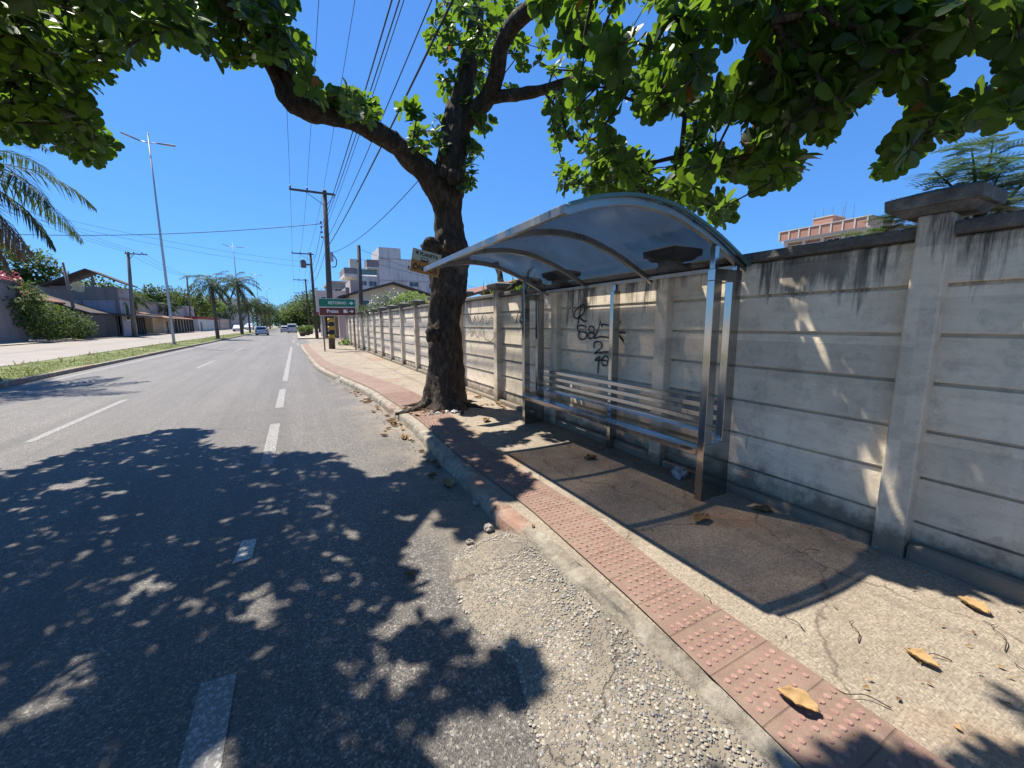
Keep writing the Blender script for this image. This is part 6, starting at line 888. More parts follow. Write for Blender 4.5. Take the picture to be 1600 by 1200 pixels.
# bus stop sign nailed into the trunk
bs = empty('bus_stop_sign', (2.25, 7.1, 2.45), 'tilted cream and orange ÔNIBUS bus stop sign nailed to the tree trunk', 'bus stop sign')
rot = Matrix.Rotation(R_(11), 3, 'Y') @ Matrix.Rotation(R_(0), 3, 'Z'); O = Vector((1.825, 6.93, 2.985)); 
def bsbox(x0, x1, z0, z1, y0, y1):
    mb = MB(); mb.box(x0, x1, y0, y1, z0, z1); mb.v = [tuple(O + rot @ Vector(p)) for p in mb.v]; return mb
pl = build(bsbox(0, .50, -.385, 0, .0, .012), 'sign_panel', M['sign_cream'], bs)
mb = MB(); mb.box(2.22, 2.27, 6.94, 7.3, 2.6, 2.65); build(mb, 'bracket', M['rust_steel'], bs)
build(bsbox(.003, .497, -.382, -.185, -.004, -.0005), 'orange_field', M['sign_orange'], pl)
text('lettering', 'ÔNIBUS', .122, O + rot @ Vector((.25, -.006, -.30)), rot @ FACE, M['ink'], pl, 'CENTER', .0008, .003, .98)
text('lettering', 'PLANETA', .083, O + rot @ Vector((.13, -.004, -.07)), rot @ FACE, M['ink'], pl, 'LEFT', .0008, .002, .9)
mb = MB(); v = [(.055, -.03), (.085, -.045), (.115, -.03), (.1, -.065), (.105, -.1), (.08, -.075), (.07, -.09)]
mb.prism(v, -.004, -.001, 'y'); mb.v = [tuple(O + rot @ Vector(p)) for p in mb.v]; build(mb, 'emblem', M['ink'], pl)
mb = bsbox(.155, .29, -.19, -.125, -.004, -.001); mb.v += []; build(mb, 'bus_pictogram', M['ink'], pl)
build(bsbox(.165, .28, -.16, -.135, -.007, -.0045), 'pictogram_window', M['sign_cream'], pl)

# ================================================================== POLES, LAMPS, WIRES
def crossarm_pole(name, x, y, h, r0, r1, arm, label, arm_off=-.4, dark=True, cat='utility pole', group='utility poles', z0=None, lean=0.0, n_ins=3, second=True):
    z0 = SW if z0 is None else z0
    t = empty(name, (x, y, z0), label, cat, group); m = M['pole_dark'] if dark else M['pole_conc']
    mb = MB(); mb.tube([(x, y, z0-.1), (x+lean*.5, y, z0+h*.5), (x+lean, y, z0+h)], [r0, (r0+r1)/2, r1], 14); build(mb, 'pole', m, t, smooth=True)
    zt = z0+h-.22; xa = x+lean+arm_off
    mb = MB(); mb.box(xa-arm/2, xa+arm/2, y-r1-.11, y-r1-.01, zt-.06, zt+.06)
    a = build(mb, 'crossarm', m, t, bevel=.01)
    mb = MB(); mb.cyl((x+lean, y-r1, zt-.75), (xa-.15*arm, y-r1-.05, zt-.05), .018, n=5); mb.cyl((x+lean, y-r1, zt-.75), (x+lean+.55, y-r1-.05, zt-.05), .018, n=5); build(mb, 'brace', m, a)
    tops = []
    for k in range(n_ins):
        px = xa-arm/2+.07+(arm*.72)*k/(n_ins-1)
        mb = MB(); mb.tube([(px, y-r1-.06, zt+.05), (px, y-r1-.06, zt+.12), (px, y-r1-.06, zt+.15), (px, y-r1-.06, zt+.24)], [.015, .05, .055, .03], 8); build(mb, 'insulator', M['ceramic'], a, smooth=True); tops.append((px, y-r1-.06, zt+.22))
    return t, tops
pA, wA = crossarm_pole('utility_pole', 2.02, 29.35, 9.95, .20, .13, 2.55, 'tall dark utility pole with yellow and black bands at its foot', -.7, lean=.25)
for z0, z1, mk in ((.95, 1.25, 'black'), (1.25, 1.5, 'yellow'), (1.5, 1.75, 'black'), (1.75, 2.0, 'yellow'), (.7, .95, 'yellow')):
    mb = MB(); mb.cyl((2.02+.025*z0, 29.35, SW+z0), (2.02+.025*z1, 29.35, SW+z1), .2035-.0035*0, .2025, 16); build(mb, 'painted_band', M[mk], pA, smooth=True)
mb = MB(); mb.box(2.28, 2.5, 29.2, 29.4, 5.75, 6.35); bx = build(mb, 'junction_box', M['galv'], pA, bevel=.02)
mb = MB(); mb.tube([tuple(p) for p in spline([(2.42, 29.2, 6.2), (2.65, 29.2, 5.9), (2.6, 29.2, 5.45), (2.35, 29.2, 5.4)], 5)], .03, 6); build(mb, 'cable_loop', M['wire'], bx, smooth=True)
for z in (7.2, 7.5, 7.8, 8.1):
    mb = MB(); mb.box(1.86, 1.97, 29.10, 29.2, z-.05, z+.05); build(mb, 'wire_bracket', M['ceramic'], pA)
pB, wB = crossarm_pole('utility_pole', 2.18, 54.6, 10.0, .19, .13, 2.3, 'dark utility pole carrying a transformer, behind the banded pole', -.8)
mb = MB(); mb.tube([(1.35, 54.3, 8.3), (1.35, 54.3, 8.4), (1.35, 54.3, 9.1), (1.35, 54.3, 9.2)], [.22, .3, .3, .2], 14); mb.box(1.4, 2.1, 54.25, 54.4, 8.6, 8.8); build(mb, 'transformer', M['pole_conc'], pB, smooth=False)
pC, wC = crossarm_pole('utility_pole', 2.2, 84, 9.8, .19, .13, 2.3, 'distant dark utility pole with a crossarm beside the right kerb', -.8)
pD, wD = crossarm_pole('utility_pole', 2.2, 118, 9.8, .19, .13, 2.3, 'farthest dark utility pole beside the right kerb', -.8)
tp = empty('wooden_post', (4.45, 33, SW), 'plain tall dark post rising behind the panel wall beside leafy bushes', 'pole')
mb = MB(); mb.tube([(4.45, 33, 0), (4.55, 33, 4), (4.62, 33, 7.55)], [.17, .16, .13], 12); build(mb, 'pole', M['pole_dark'], tp, smooth=True)
mb = MB(); mb.box(4.4, 4.5, 32.84, 32.9, 6.3, 6.45); build(mb, 'bracket', M['ceramic'], tp)
# poles across the avenue
pE, wE = crossarm_pole('utility_pole', -16.9, 63.1, 9.75, .22, .15, 2.0, 'leaning concrete pole with crossarm in front of dark stone wall', .75, False, z0=.45, lean=.55)
pF, wF = crossarm_pole('utility_pole', -19.3, 106.6, 11.4, .22, .15, 2.2, 'concrete pole with crossarm beside white wall, beyond leaning pole', .8, False, z0=.55, lean=.3)
pG = empty('utility_pole', (-20.0, 58.5, .58), 'short grey pole holding the dish beside the red tiled roof', 'utility pole', 'utility poles')
mb = MB(); mb.tube([(-20.0, 58.5, .5), (-20.1, 58.5, 4), (-20.3, 58.5, 8.2)], [.16, .14, .11], 10); build(mb, 'pole', M['pole_conc'], pG, smooth=True)
di = empty('satellite_dish', (-19.5, 58.4, 5.3), 'yellowed round satellite dish mounted on the short grey pole', 'satellite dish')
V = []; F = []; nr, na = 5, 20; ax = Vector((.75, -.6, .25)).normalized(); e1 = ax.orthogonal().normalized(); e2 = ax.cross(e1)
for i in range(nr+1):
    r = .55*i/nr
    for j in range(na): V.append(tuple(Vector((-19.5, 58.35, 5.75))+(e1*math.cos(j*2*math.pi/na)+e2*math.sin(j*2*math.pi/na))*r+ax*(r*r*.5)))
for i in range(nr):
    for j in range(na): F.append((i*na+j, i*na+(j+1) % na, (i+1)*na+(j+1) % na, (i+1)*na+j))
mb = MB(); mb.add(V, F); build(mb, 'dish', render_mat('dish_yellow', (.50, .42, .22), .3), di, smooth=True)
mb = MB(); mb.cyl((-20.2, 58.5, 5.4), (-19.55, 58.4, 5.7), .05, n=6); mb.cyl((-19.5, 58.35, 5.75), tuple(Vector((-19.5, 58.35, 5.75))+ax*.8), .025, n=5); build(mb, 'mount_arm', M['galv'], di)
# street lamps
def lamp_post(x, y, h, label):
    z0 = gz(x)+.11; t = empty('street_lamp', (x, y, z0), label, 'street lamp', 'median street lamps')
    mb = MB(); mb.tube([(x, y, z0-.05), (x, y, z0+.5), (x+.05, y, z0+h*.5), (x+.12, y, z0+h)], [.11, .10, .08, .045], 12); mb.tube([(x, y, z0), (x, y, z0+.03)], [.22, .22], 12); build(mb, 'pole', M['galv'], t, smooth=True)
    for s in (-1, 1):
        zt = z0+h-.7; mb = MB(); mb.tube([(x+.12, y, zt), (x+.12+s*.55, y, zt+.04)], [.035, .03], 7); a = build(mb, 'arm', M['galv'], t, smooth=True)
        x0, x1 = x+.12+s*.5, x+.12+s*1.55; za, zb = zt+.04, zt+(.42 if s < 0 else .06)
        mb = MB(); mb.add([(x0, y-.1, za-.03), (x1, y-.15, zb-.03), (x1, y+.15, zb-.03), (x0, y+.1, za-.03), (x0, y-.08, za+.05), (x1, y-.12, zb+.04), (x1, y+.12, zb+.04), (x0, y+.08, za+.05)], [(3,2,1,0),(4,5,6,7),(0,1,5,4),(1,2,6,5),(2,3,7,6),(3,0,4,7)])
        hd = build(mb, 'lamp_head', M['lamp_grey'], a, bevel=.02)
        mb = MB(); c = .55; xa, xb = x0+(x1-x0)*.45, x1-(x1-x0)*.06; zc, zd = za+(zb-za)*.45-.036, za+(zb-za)*.94-.036
        mb.quad((xa, y-.1, zc), (xb, y-.11, zd), (xb, y+.11, zd), (xa, y+.1, zc)); build(mb, 'lens', M['pane'], hd)
lamp_post(-8.75, 41.5, 15.75, 'tall slim double armed street lamp on the median, the nearest one')
lamp_post(-8.75, 88, 15.75, 'double armed street lamp on the median between two palms')
lamp_post(-8.75, 134, 15.75, 'double armed street lamp above the far palms on the median')
lamp_post(-8.75, 180, 15.75, 'farthest double armed street lamp along the median')
# wires
def wire(pts, r, label, sag=0.0, n=24, group=None):
    if len(pts) == 2:
        a, b = Vector(pts[0]), Vector(pts[1]); P = [a.lerp(b, i/n)+Vector((0, 0, -sag*4*(i/n)*(1-i/n))) for i in range(n+1)]
    else: P = [Vector(p) for p in spline(pts, 8)]
    mb = MB(); mb.tube([tuple(p) for p in P], r, 5); o = build(mb, 'power_line', M['wire'], loc=tuple(P[0]), smooth=True)
    tag(o, label, 'power line', group or 'overhead power lines')
lb = ['thin bare wire from leftmost insulator of the banded pole', 'thin bare wire from middle insulator of the banded pole', 'thin bare wire from right insulator of the banded pole']
for a, b, l in zip(wA, ((.35, -14, 10.6), (1.05, -14, 10.6), (1.75, -14, 10.6)), lb): wire((a, b), .009, l+' toward the viewer', .25, 40)
for a, b, l in zip(wA, wB, lb): wire((a, b), .010, l+' to the transformer pole', .4)
for a, b in zip(wB, wC): wire((a, b), .011, 'thin bare wire beyond the transformer pole', .4, 12, 'far bare wires')
for a, b in zip(wC, wD): wire((a, b), .011, 'thin bare wire beyond the transformer pole', .4, 12, 'far bare wires')
for i, (x, z, dx, r) in enumerate(((2.05, 8.1, .05, .017), (2.05, 7.85, .12, .014), (2.1, 6.95, .22, .011), (2.12, 6.5, .28, .019), (2.05, 7.5, .0, .009))):
    wire(((x, 29.2, z), (x+dx, -12, z+.35)), r, ['thick twin cable running low over the road, highest of the bundle', 'black cable second from top of the low bundle', 'slim cable fourth from top of the low bundle', 'thickest lowest cable of the low bundle', 'thinnest cable of the low bundle'][i], .55, 40)
for x, z in ((2.0, 8.1), (2.05, 7.3), (2.1, 6.5)): wire(((x, 29.5, z), (2.0, 54.5, z+.1)), .016, 'black communication cable strung between the banded and transformer poles', .5, 20, 'cables behind the banded pole')
for x, z in ((2.0, 8.0), (2.05, 7.2), (2.1, 6.6)): wire(((x, 54.7, z), (2.0, 84, z)), .016, 'black communication cable beyond the transformer pole', .5, 20, 'far communication cables')
wire(((1.95, 29.3, 8.05), (-22.5, 44, 8.35)), .022, 'thick dark cable crossing the avenue from the banded pole', .55, 40)
wire(((2.1, 54.5, 9.0), (-17, 40, 9.8)), .010, 'upper thin wire crossing the sky left of the banded pole', .5, 30)
wire(((2.1, 54.5, 8.4), (-17, 40, 9.4)), .010, 'lower thin wire crossing the sky left of the banded pole', .5, 30)
wire(((2.3, 29.3, 6.25), (4.78, 8.0, 7.56)), .014, 'black cable rising from banded pole to behind the forked tree', .8, 30)
for a, b in zip(wE, wF): wire((a, b), .014, 'thin wire strung between the two concrete poles across the avenue', .6, 20, 'wires across the avenue')
for k, a in enumerate(wE): wire((a, (-17.5+.6*k, 24, 10.4)), .012, 'thin wire running from the leaning concrete pole to the left', .6, 24, 'wires running left from leaning pole')
wire(((4.6, 33, 7.3), (30, 60, 6.5)), .014, 'thin wire passing behind the trunk from the plain dark post', .5, 20)
wire(((4.5, 33, 6.6), (30, 52, 6.0)), .014, 'lower thin wire passing behind the trunk from the plain dark post', .5, 20)

# ================================================================== PLANTS
def palm(x, y, z0, h, fl, nf, label, name='palm_tree', group=None, dead=5, nl=34, lean=(0, 0), r=.16, wl=.028):
    t = empty(name, (x, y, z0), label, 'palm tree', group); top = Vector((x+lean[0], y+lean[1], z0+h))
    mb = MB(); P = spline([(x, y, z0-.05), (x+lean[0]*.3, y+lean[1]*.3, z0+h*.4), tuple(top)], 10)
    mb.tube([tuple(p) for p in P], list(np.linspace(r*1.25, r*.8, len(P))), 12, disp=lambda p, d, q: q*(1+.10*math.sin(p.z*28))); build(mb, 'trunk', M['palm_bark'], t, smooth=True)
    def crown(nm, n, e0, e1, mat, sc, dr):
        P_, D_, U_, L = [], [], [], []; mb = MB()
        for i in range(n):
            az = i*2.39996+random.uniform(-.2, .2); el = R_(e0+(e1-e0)*(i+.5)/n+random.uniform(-6, 6)); l = fl*sc*random.uniform(.85, 1.1)
            d = Vector((math.cos(az)*math.cos(el), math.sin(az)*math.cos(el), math.sin(el))); p = top.copy(); pts = [tuple(p)]; m = 14; dv = d.copy(); side = Vector((-math.sin(az), math.cos(az), 0))
            for q in range(m):
                p = p+dv*(l/m); pts.append(tuple(p)); dv = (dv+Vector((0, 0, -dr*(1+.1*q)))).normalized()
            mb.tube(pts, list(np.linspace(.022, .005, m+1)), 4, cap=False)
            A = np.array(pts)
            for q in np.linspace(.10, .99, nl):
                f = q*m; k = min(m-1, int(f)); pp = A[k]+(A[k+1]-A[k])*(f-k); td = Vector(A[k+1]-A[k]).normalized()
                for s in (-1, 1):
                    dd = (side*s*random.uniform(.75, 1)+td*random.uniform(.55, .9)+Vector((0, 0, random.uniform(-.35, .25)))).normalized()
                    P_.append(pp); D_.append(dd); U_.append(Vector((0, 0, 1))+td*.2); L.append(fl*.21*math.sin(math.pi*(.15+.8*q))*random.uniform(.8, 1.15)+.04)
        L = np.array(L); me = leaves(nm, np.array(P_), np.array(D_), np.array(U_), L, np.full(len(L), wl*fl/3), rng.random(len(L)), LANCE, .3, .5)
        me.transform(Matrix.Translation(-root_loc(t))); c = link(nm, me, M[mat], t); build(mb, 'frond_stems', M[mat], c)
    crown('crown', nf, 68, -22, 'palm', 1.0, .085)
    if dead: crown('dead_fronds', dead, -45, -75, 'palm_dead', .8, .03)
    return t
palm(-8.35, 18.2, gz(-8.35)+.1, 5.9, 3.3, 24, 'large palm at the left edge whose arching fronds hang over the grass', dead=12, nl=50, wl=.036)
pp = palm(-8.15, 58, gz(-8.15)+.1, 6.1, 3.0, 22, 'nearest whole palm on the median beside the tall lamp', group='median palms', dead=4, nl=30, wl=.07)
for i, (x, y, s, rz, l) in enumerate(((-8.3, 84, 1.38, 1.0, 'tall palm on the median just left of the white hatchback'), (-8.3, 98, .95, 2.1, 'shorter palm beyond the white hatchback on the median'), (-8.3, 118, 1.15, 3.3, 'palm in the far row on the median'), (-8.3, 132, 1.0, 4.1, 'palm in the far row on the median'), (-8.3, 150, 1.15, 5.2, 'palm in the far row on the median'), (-8.3, 172, 1.2, .6, 'palm in the far row on the median'), (-19.4, 74, .8, 2.8, 'small palm behind the leaning pole across the avenue'), (-20, 93, .75, 4.8, 'yellowish palm in front of low cream arcade'))):
    c = copy_tree(pp); c.location = (x, y, gz(x)+.1); c.scale = (s, s, s); c.rotation_euler.z = rz; c['label'] = l; c['group'] = 'median palms' if x > -10 else 'palms across the avenue'
def leafy(name, x, y, z0, h, blobs, n, ls, mat, label, cat='tree', group=None, trunk=.2, mats=None, flat=1.0, tmpl=OBO, asp=.6):
    """blobs: (dx,dy,dz,r)"""
    t = empty(name, (x, y, z0), label, cat, group)
    if trunk:
        mb = MB(); mb.tube([(x, y, z0-.1), (x+.1, y, z0+h*.3), (x, y, z0+h*.55)], [trunk*1.3, trunk, trunk*.7], 9)
        for b in blobs: mb.tube([(x+.05, y, z0+h*.35), (x+b[0]*.5, y+b[1]*.5, z0+h*.35+(b[2]-h*.35)*.6), (x+b[0], y+b[1], z0+b[2])], [trunk*.5, trunk*.3, trunk*.1], 6)
        build(mb, 'trunk' if cat == 'tree' else 'stem', M['twig'], t, smooth=True)
    w = np.array([b[3]**2 for b in blobs]); k = rng.choice(len(blobs), n, p=w/w.sum()); B = np.array(blobs)
    d = rdir(n); rr = B[k, 3]*(rng.random(n)**.45)
    # clumping: drop leaves in noise gaps
    pos = B[k, :3]+d*rr[:, None]*np.array([1, 1, .8*flat]); 
    g = np.array([noise.noise(Vector(p)*(2.2/ max(.3, np.mean(B[:, 3])))+Vector((x, y, 0))) for p in pos]); keep = g > -.12
    pos, d = pos[keep], d[keep]; pos[:, 2] = np.maximum(pos[:, 2], .02); m = len(pos)
    L = ls*rng.uniform(.7, 1.35, m)
    me = leaves('crown', pos, d+rdir(m)*.9, d+np.array([0, 0, .8])+rdir(m)*.3, L, L*asp, np.clip(rng.random(m)*.6+.4*(g[keep]+.5), 0, .95), tmpl, .15, .2)
    return t, link('crown' if cat == 'tree' else 'foliage', me, M[mat], t)
# hedge and trees across the avenue (left)
leafy('hedge_bush', -19.0, 51.5, .58, 4, [(0, -2, 1.2, 1.6), (.2, -.3, 1.6, 1.9), (.3, 1.6, 1.3, 1.7), (.5, 3.2, 1.0, 1.3), (-.4, -3.4, 2.2, 1.6), (-.8, -2.2, 3.2, 1.5), (-.2, -4.2, 3.4, 1.3), (-.3, -3.4, 4.2, 1.0), (-1.2, 2.0, 2.4, 1.4)], 9500, .19, 'tree', 'dense dark green hedge spilling over the far pavement', 'hedge', trunk=0)
leafy('flowering_shrub', -20.4, 48.6, .58, 6, [(0, 0, 4.6, .9), (.3, 1.0, 4.1, .8), (-.1, -1.0, 5.0, .8), (.2, .6, 5.2, .6)], 700, .17, 'pink', 'pink bougainvillea clump blooming above the dark hedge', 'shrub', trunk=.08)
leafy('broadleaf_tree', -31, 70, .9, 11, [(0, 0, 8.5, 3.6), (3, 1, 8, 3), (-3.5, -1, 7.6, 3.2), (1, -2, 6.2, 3), (4.2, 2, 6.2, 2.6), (-6, -2, 6.5, 3), (0, 0, 4.5, 4), (5, 1, 4.5, 3)], 16000, .38, 'tree', 'big bright green tree behind the red tiled house', trunk=.4)
leafy('broadleaf_tree', -38, 66, .9, 10, [(0, 0, 6.5, 3.6), (2, -2, 7, 3), (-3, 1, 6, 3), (3, -3, 4, 3)], 9000, .40, 'tree', 'dark green tree at the left edge behind the grey wall', trunk=.4)
for i, (x, y, h, r, mt, l) in enumerate(((-27, 96, 8, 2.8, 'tree', 'dark round tree rising behind the low grey building'), (-23.5, 101, 9, 2.6, 'tree', 'dark tree just right of the leaning concrete pole'), (-24, 116, 10, 3.0, 'tree', 'broad dark tree beyond the low cream arcade'), (-23, 128, 11, 3.4, 'tree', 'dark tree behind the white wall across the avenue'), (-22, 142, 10, 3.0, 'lime', 'light green tree past the white wall with red top'), (-21, 165, 11, 3.6, 'tree', 'far dark tree left of the distant palms'), (-21, 200, 12, 4.5, 'tree', 'farthest dark tree on the left of the avenue'))):
    leafy('broadleaf_tree', x, y, .9, h, [(0, 0, h*.72, r), (r*.8, .5, h*.6, r*.8), (-r*.9, -.5, h*.62, r*.85), (r*.2, -r*.6, h*.42, r*.85), (0, r*.5, h*.3, r*.7)], 4600, .40, mt, l, trunk=.25)
for i, (x, y, h, r, mt, l) in enumerate(((-25.5, 82, 8.5, 2.6, 'tree', 'dark tree seen through the open gable of the two storey house'), (-6, 260, 11, 6, 'tree', 'distant dark tree left of the road end'), (9, 230, 12, 6.5, 'tree', 'distant dark tree right of the road end'), (20, 300, 12, 9, 'tree', 'distant broad tree behind the right hand poles'), (-16, 280, 12, 8, 'tree', 'distant broad tree behind the median palms'), (7.5, 175, 10, 5, 'tree', 'dark tree behind the second utility pole'), (-34, 330, 13, 11, 'tree', 'distant wide tree at the left of the road end'), (1.5, 105, 6.5, 2.2, 'tree', 'low dark tree standing at the kerb behind the silver car'))):
    leafy('broadleaf_tree', x, y, .13 if x > -10 else .9, h, [(0, 0, h*.72, r), (r*.8, .5, h*.5, r*.85), (-r*.9, -.5, h*.5, r*.85), (r*.2, -r*.6, h*.38, r*.85), (0, r*.5, h*.28, r*.7)], 4200, .45 if y < 200 else .8, mt, l, trunk=.25)
# right hand verge beyond the side street
for i, (x, y, h, r, mt, l) in enumerate(((5.4, 70, 7, 1.9, 'tree', 'small street tree beside the transformer pole'), (4.5, 96, 9, 3.0, 'tree', 'leafy street tree beyond the parked cars'), (3.2, 122, 10, 3.8, 'tree', 'spreading street tree overhanging the far right kerb'), (2.6, 150, 11, 4.6, 'tree', 'wide spreading tree where the avenue narrows'), (3, 190, 12, 5.5, 'lime', 'farthest light green tree on the right of the avenue'), (-2, 320, 10, 7, 'tree', 'distant tree closing the end of the avenue'))):
    leafy('broadleaf_tree', x, y, .13, h, [(0, 0, h*.72, r), (r*.7, .5, h*.55, r*.8), (-r*.8, -.5, h*.55, r*.8), (r*.1, -r*.6, h*.42, r*.8), (r*.3, r*.5, h*.35, r*.7)], 5200, .40, mt, l, trunk=.2)
# behind the wall
leafy('pale_bush', 4.75, 22.8, .1, 4, [(-.5, 0, 2.7, .75), (.3, .4, 3.0, .7), (.1, -.6, 2.3, .8), (-.7, .8, 2.3, .7)], 3600, .10, 'silver', 'pale silvery bush growing behind the panel wall', 'bush', trunk=.06)
leafy('bright_bush', 5.2, 21.3, .1, 4, [(.1, 0, 2.75, .7), (.7, .3, 2.7, .65), (-.3, .3, 2.4, .7), (.6, -.5, 2.3, .7), (1.2, 0, 2.3, .6)], 3200, .12, 'lime', 'bright lime green bush growing behind the panel wall', 'bush', trunk=.06)
leafy('creeper', 3.75, 23.5, 2.2, .5, [(0, -3, .2, .32), (0, -1.6, .25, .33), (.1, 0, .3, .4), (0, 1.5, .2, .35), (.1, 2.8, .25, .4), (.2, 4.3, .35, .5), (.2, 6, .4, .6)], 2200, .07, 'tree', 'dark creeper trailing along the top of the far panel wall', 'creeper', trunk=0)
leafy('weed_clump', 3.35, 33.9, SW-.02, .5, [(0, 0, .2, .3), (.1, -.5, .15, .25), (-.3, .1, .12, .2)], 300, .14, 'lime', 'low green weeds at the far foot of the panel wall', 'weeds', trunk=0)
def grass_tuft(x, y, z, n, L0, label, spread=.15):
    a = rng.uniform(-spread, spread, (n, 3)); a[:, 2] = 0; a[:, 1] *= 1.8; d = rdir(n, .75, 1); L = rng.uniform(.5, 1, n)*L0
    me = leaves('grass_tuft', a, d, rdir(n, -.2, .2), L, np.full(n, .028), rng.random(n)*.7, LANCE, .15, .22)
    o = link('grass_tuft', me, M['lime'], None, (x, y, z)); tag(o, label, 'weeds')
grass_tuft(3.85, 7.15, 2.25, 26, .55, 'tall bright grass blades standing on the wall beside the broken log')
grass_tuft(3.8, 8.15, 2.24, 9, .5, 'few thin grass blades on the wall left of the log')
grass_tuft(3.75, 6.2, 2.24, 14, .4, 'grass blades on the wall near the shelter end frame')
dl = empty('broken_log', (3.66, 7.42, 2.50), 'broken grey log stub standing on a wall post cap', 'log')
mb = MB(); P = spline([(3.66, 7.34, 2.50), (3.68, 7.42, 2.68), (3.66, 7.52, 2.86), (3.65, 7.54, 2.93)], 6); mb.tube([tuple(p) for p in P], [.06]*len(P), 10, disp=bdisp(9, .3)); build(mb, 'log', M['bark'], dl, smooth=True)
db = empty('dead_branch', (3.66, 6.55, 2.33), 'dark dead branch lying along the coping beside the log', 'branch')
mb = MB(); P = spline([(3.64, 7.0, 2.36), (3.66, 6.75, 2.42), (3.68, 6.5, 2.46), (3.66, 6.2, 2.45), (3.64, 5.9, 2.40)], 6); mb.tube([tuple(p) for p in P], list(np.linspace(.03, .06, len(P))), 8, disp=bdisp(12, .4)); mb.tube([(3.66, 6.3, 2.46), (3.62, 6.2, 2.6), (3.7, 6.12, 2.68)], [.03, .015, .006], 6); build(mb, 'branch', M['bark'], db, smooth=True)
# feathery tree over the right end of the wall
ft = empty('feathery_tree', (9.5, 2.2, 0), 'light feathery leaved tree rising behind the near end of the wall', 'tree')
mb = MB(); P_, D_, U_, L = [], [], [], []
mb.tube([(9.5, 2.2, -.05), (9.6, 2.3, 1.5), (9.5, 2.4, 2.9)], [.12, .10, .07], 8)
ends = [(8.0, 3.0, 3.25), (8.6, 2.7, 3.9), (9.5, 2.6, 4.35), (10.8, 2.7, 4.75), (10.2, 2.4, 4.1), (11.2, 2.1, 4.2), (9.2, 3.3, 3.5), (11.6, 2.8, 3.7), (10.4, 1.6, 3.5), (9.0, 2.3, 3.4), (12.0, 2.2, 4.5), (8.4, 3.4, 3.1), (10.0, 3.2, 3.8)]
for e in ends:
    b = Vector((9.5, 2.4, 2.9)); e = Vector(e); mid = b.lerp(e, .5)+Vector((0, 0, .18)); pts = spline([tuple(b), tuple(mid), tuple(e)], 6); mb.tube([tuple(p) for p in pts], list(np.linspace(.035, .008, len(pts))), 5)
    for q in range(4, len(pts)):
        for s in range(3):
            az = random.uniform(0, 6.28); d = Vector((math.cos(az), math.sin(az), random.uniform(-.1, .5))).normalized(); p0 = Vector(pts[q]); l = random.uniform(.25, .45)
            sd = d.cross(Vector((0, 0, 1))).normalized()
            for m in range(7):
                pm = p0+d*l*(m+1)/7+Vector((0, 0, -.12*(m/7)**2))
                for g in (-1, 1):
                    dd = (sd*g+d*.35).normalized()
                    for w in range(9):
                        pw = pm+dd*(.014*(w+1)); 
                        for g2 in (-1, 1): P_.append(pw); D_.append((d*g2+dd*.5)); U_.append(Vector((0, 0, 1))); L.append(.03)
build(mb, 'trunk', M['twig'], ft, smooth=True)
L = np.array(L); me = leaves('crown', np.array(P_), np.array(D_), np.array(U_), L, np.full(len(L), .011), rng.random(len(L)), [(0, .4, 0), (1, .3, 0)], 0, .1); me.transform(Matrix.Translation(-root_loc(ft))); link('crown', me, M['feather'], ft)

# ================================================================== BUILDINGS
def window(parent, x0, x1, z0, z1, y, face='-y', frame=.06, mat='pane', fm='white', depth=.05):
    mb = MB(); w = MB()
    def B(m, a, b, c, d, p, q):
        if face == '-y': m.box(a, b, y-q, y-p, c, d)
        elif face == '+x': m.box(y+p, y+q, a, b, c, d)
        else: m.box(y-q, y-p, a, b, c, d)
    B(mb, x0, x0+frame, z0, z1, -.02, depth); B(mb, x1-frame, x1, z0, z1, -.02, depth); B(mb, x0+frame, x1-frame, z0, z0+frame, -.02, depth); B(mb, x0+frame, x1-frame, z1-frame, z1, -.02, depth)
    if x1-x0 > .9: xm = (x0+x1)/2; B(mb, xm-frame*.4, xm+frame*.4, z0+frame, z1-frame, -.02, depth)
    f = build(mb, 'window', M[fm], parent)
    B(w, x0+frame*.5, x1-frame*.5, z0+frame*.5, z1-frame*.5, -.02, depth*.35); build(w, 'pane', M[mat], f)
def part(name, mat, parent, *boxes, bevel=0):
    mb = MB()
    for b in boxes: mb.box(*b)
    return build(mb, name, M[mat], parent, bevel=bevel)
# grey apartment block behind the gabled house
ap = empty('apartment_building', (18, 66, .05), 'grey stained apartment block with corner balconies and roof tower', 'building')
part('wall', 'apt', ap, (10.9, 21, 60, 74, 0, 10.75)); part('roof_tower', 'apt', ap, (11.0, 14.0, 60.003, 66, 10.75, 12.3)); part('side_wing', 'apt', ap, (7.8, 10.9, 60.5, 74, 0, 8.35)); part('floor_band', 'slab', ap, (10.85, 21.02, 59.93, 60.0, 7.75, 7.85), (10.85, 21.02, 59.93, 60.0, 4.7, 4.8), (10.9, 21.1, 59.94, 74.1, 10.76, 10.85))
part('chimney', 'cream', ap, (7.3, 8.3, 61.5, 62.4, 8.35, 10.7))
for z in (8.1, 5.5, 2.9): 
    b = part('balcony', 'whitewall', ap, (6.3, 7.79, 59.6, 66, z, z+.35)); part('balcony_front', 'greywall', b, (6.3, 6.4, 59.6, 66, z+.352, z+1.15), (6.402, 7.79, 59.6, 59.7, z+.352, z+1.15))
b = part('balcony', 'whitewall', ap, (9.3, 10.89, 59.8, 62.5, 9.3, 9.5)); part('balcony_front', 'greywall', b, (9.3, 9.38, 59.8, 62.5, 9.502, 10.5), (9.382, 10.89, 59.8, 59.88, 9.502, 10.5))
mb = MB()
for x in np.linspace(6.4, 10.7, 8): mb.box(x-.02, x+.02, 60.42, 60.46, 8.35, 9.35)
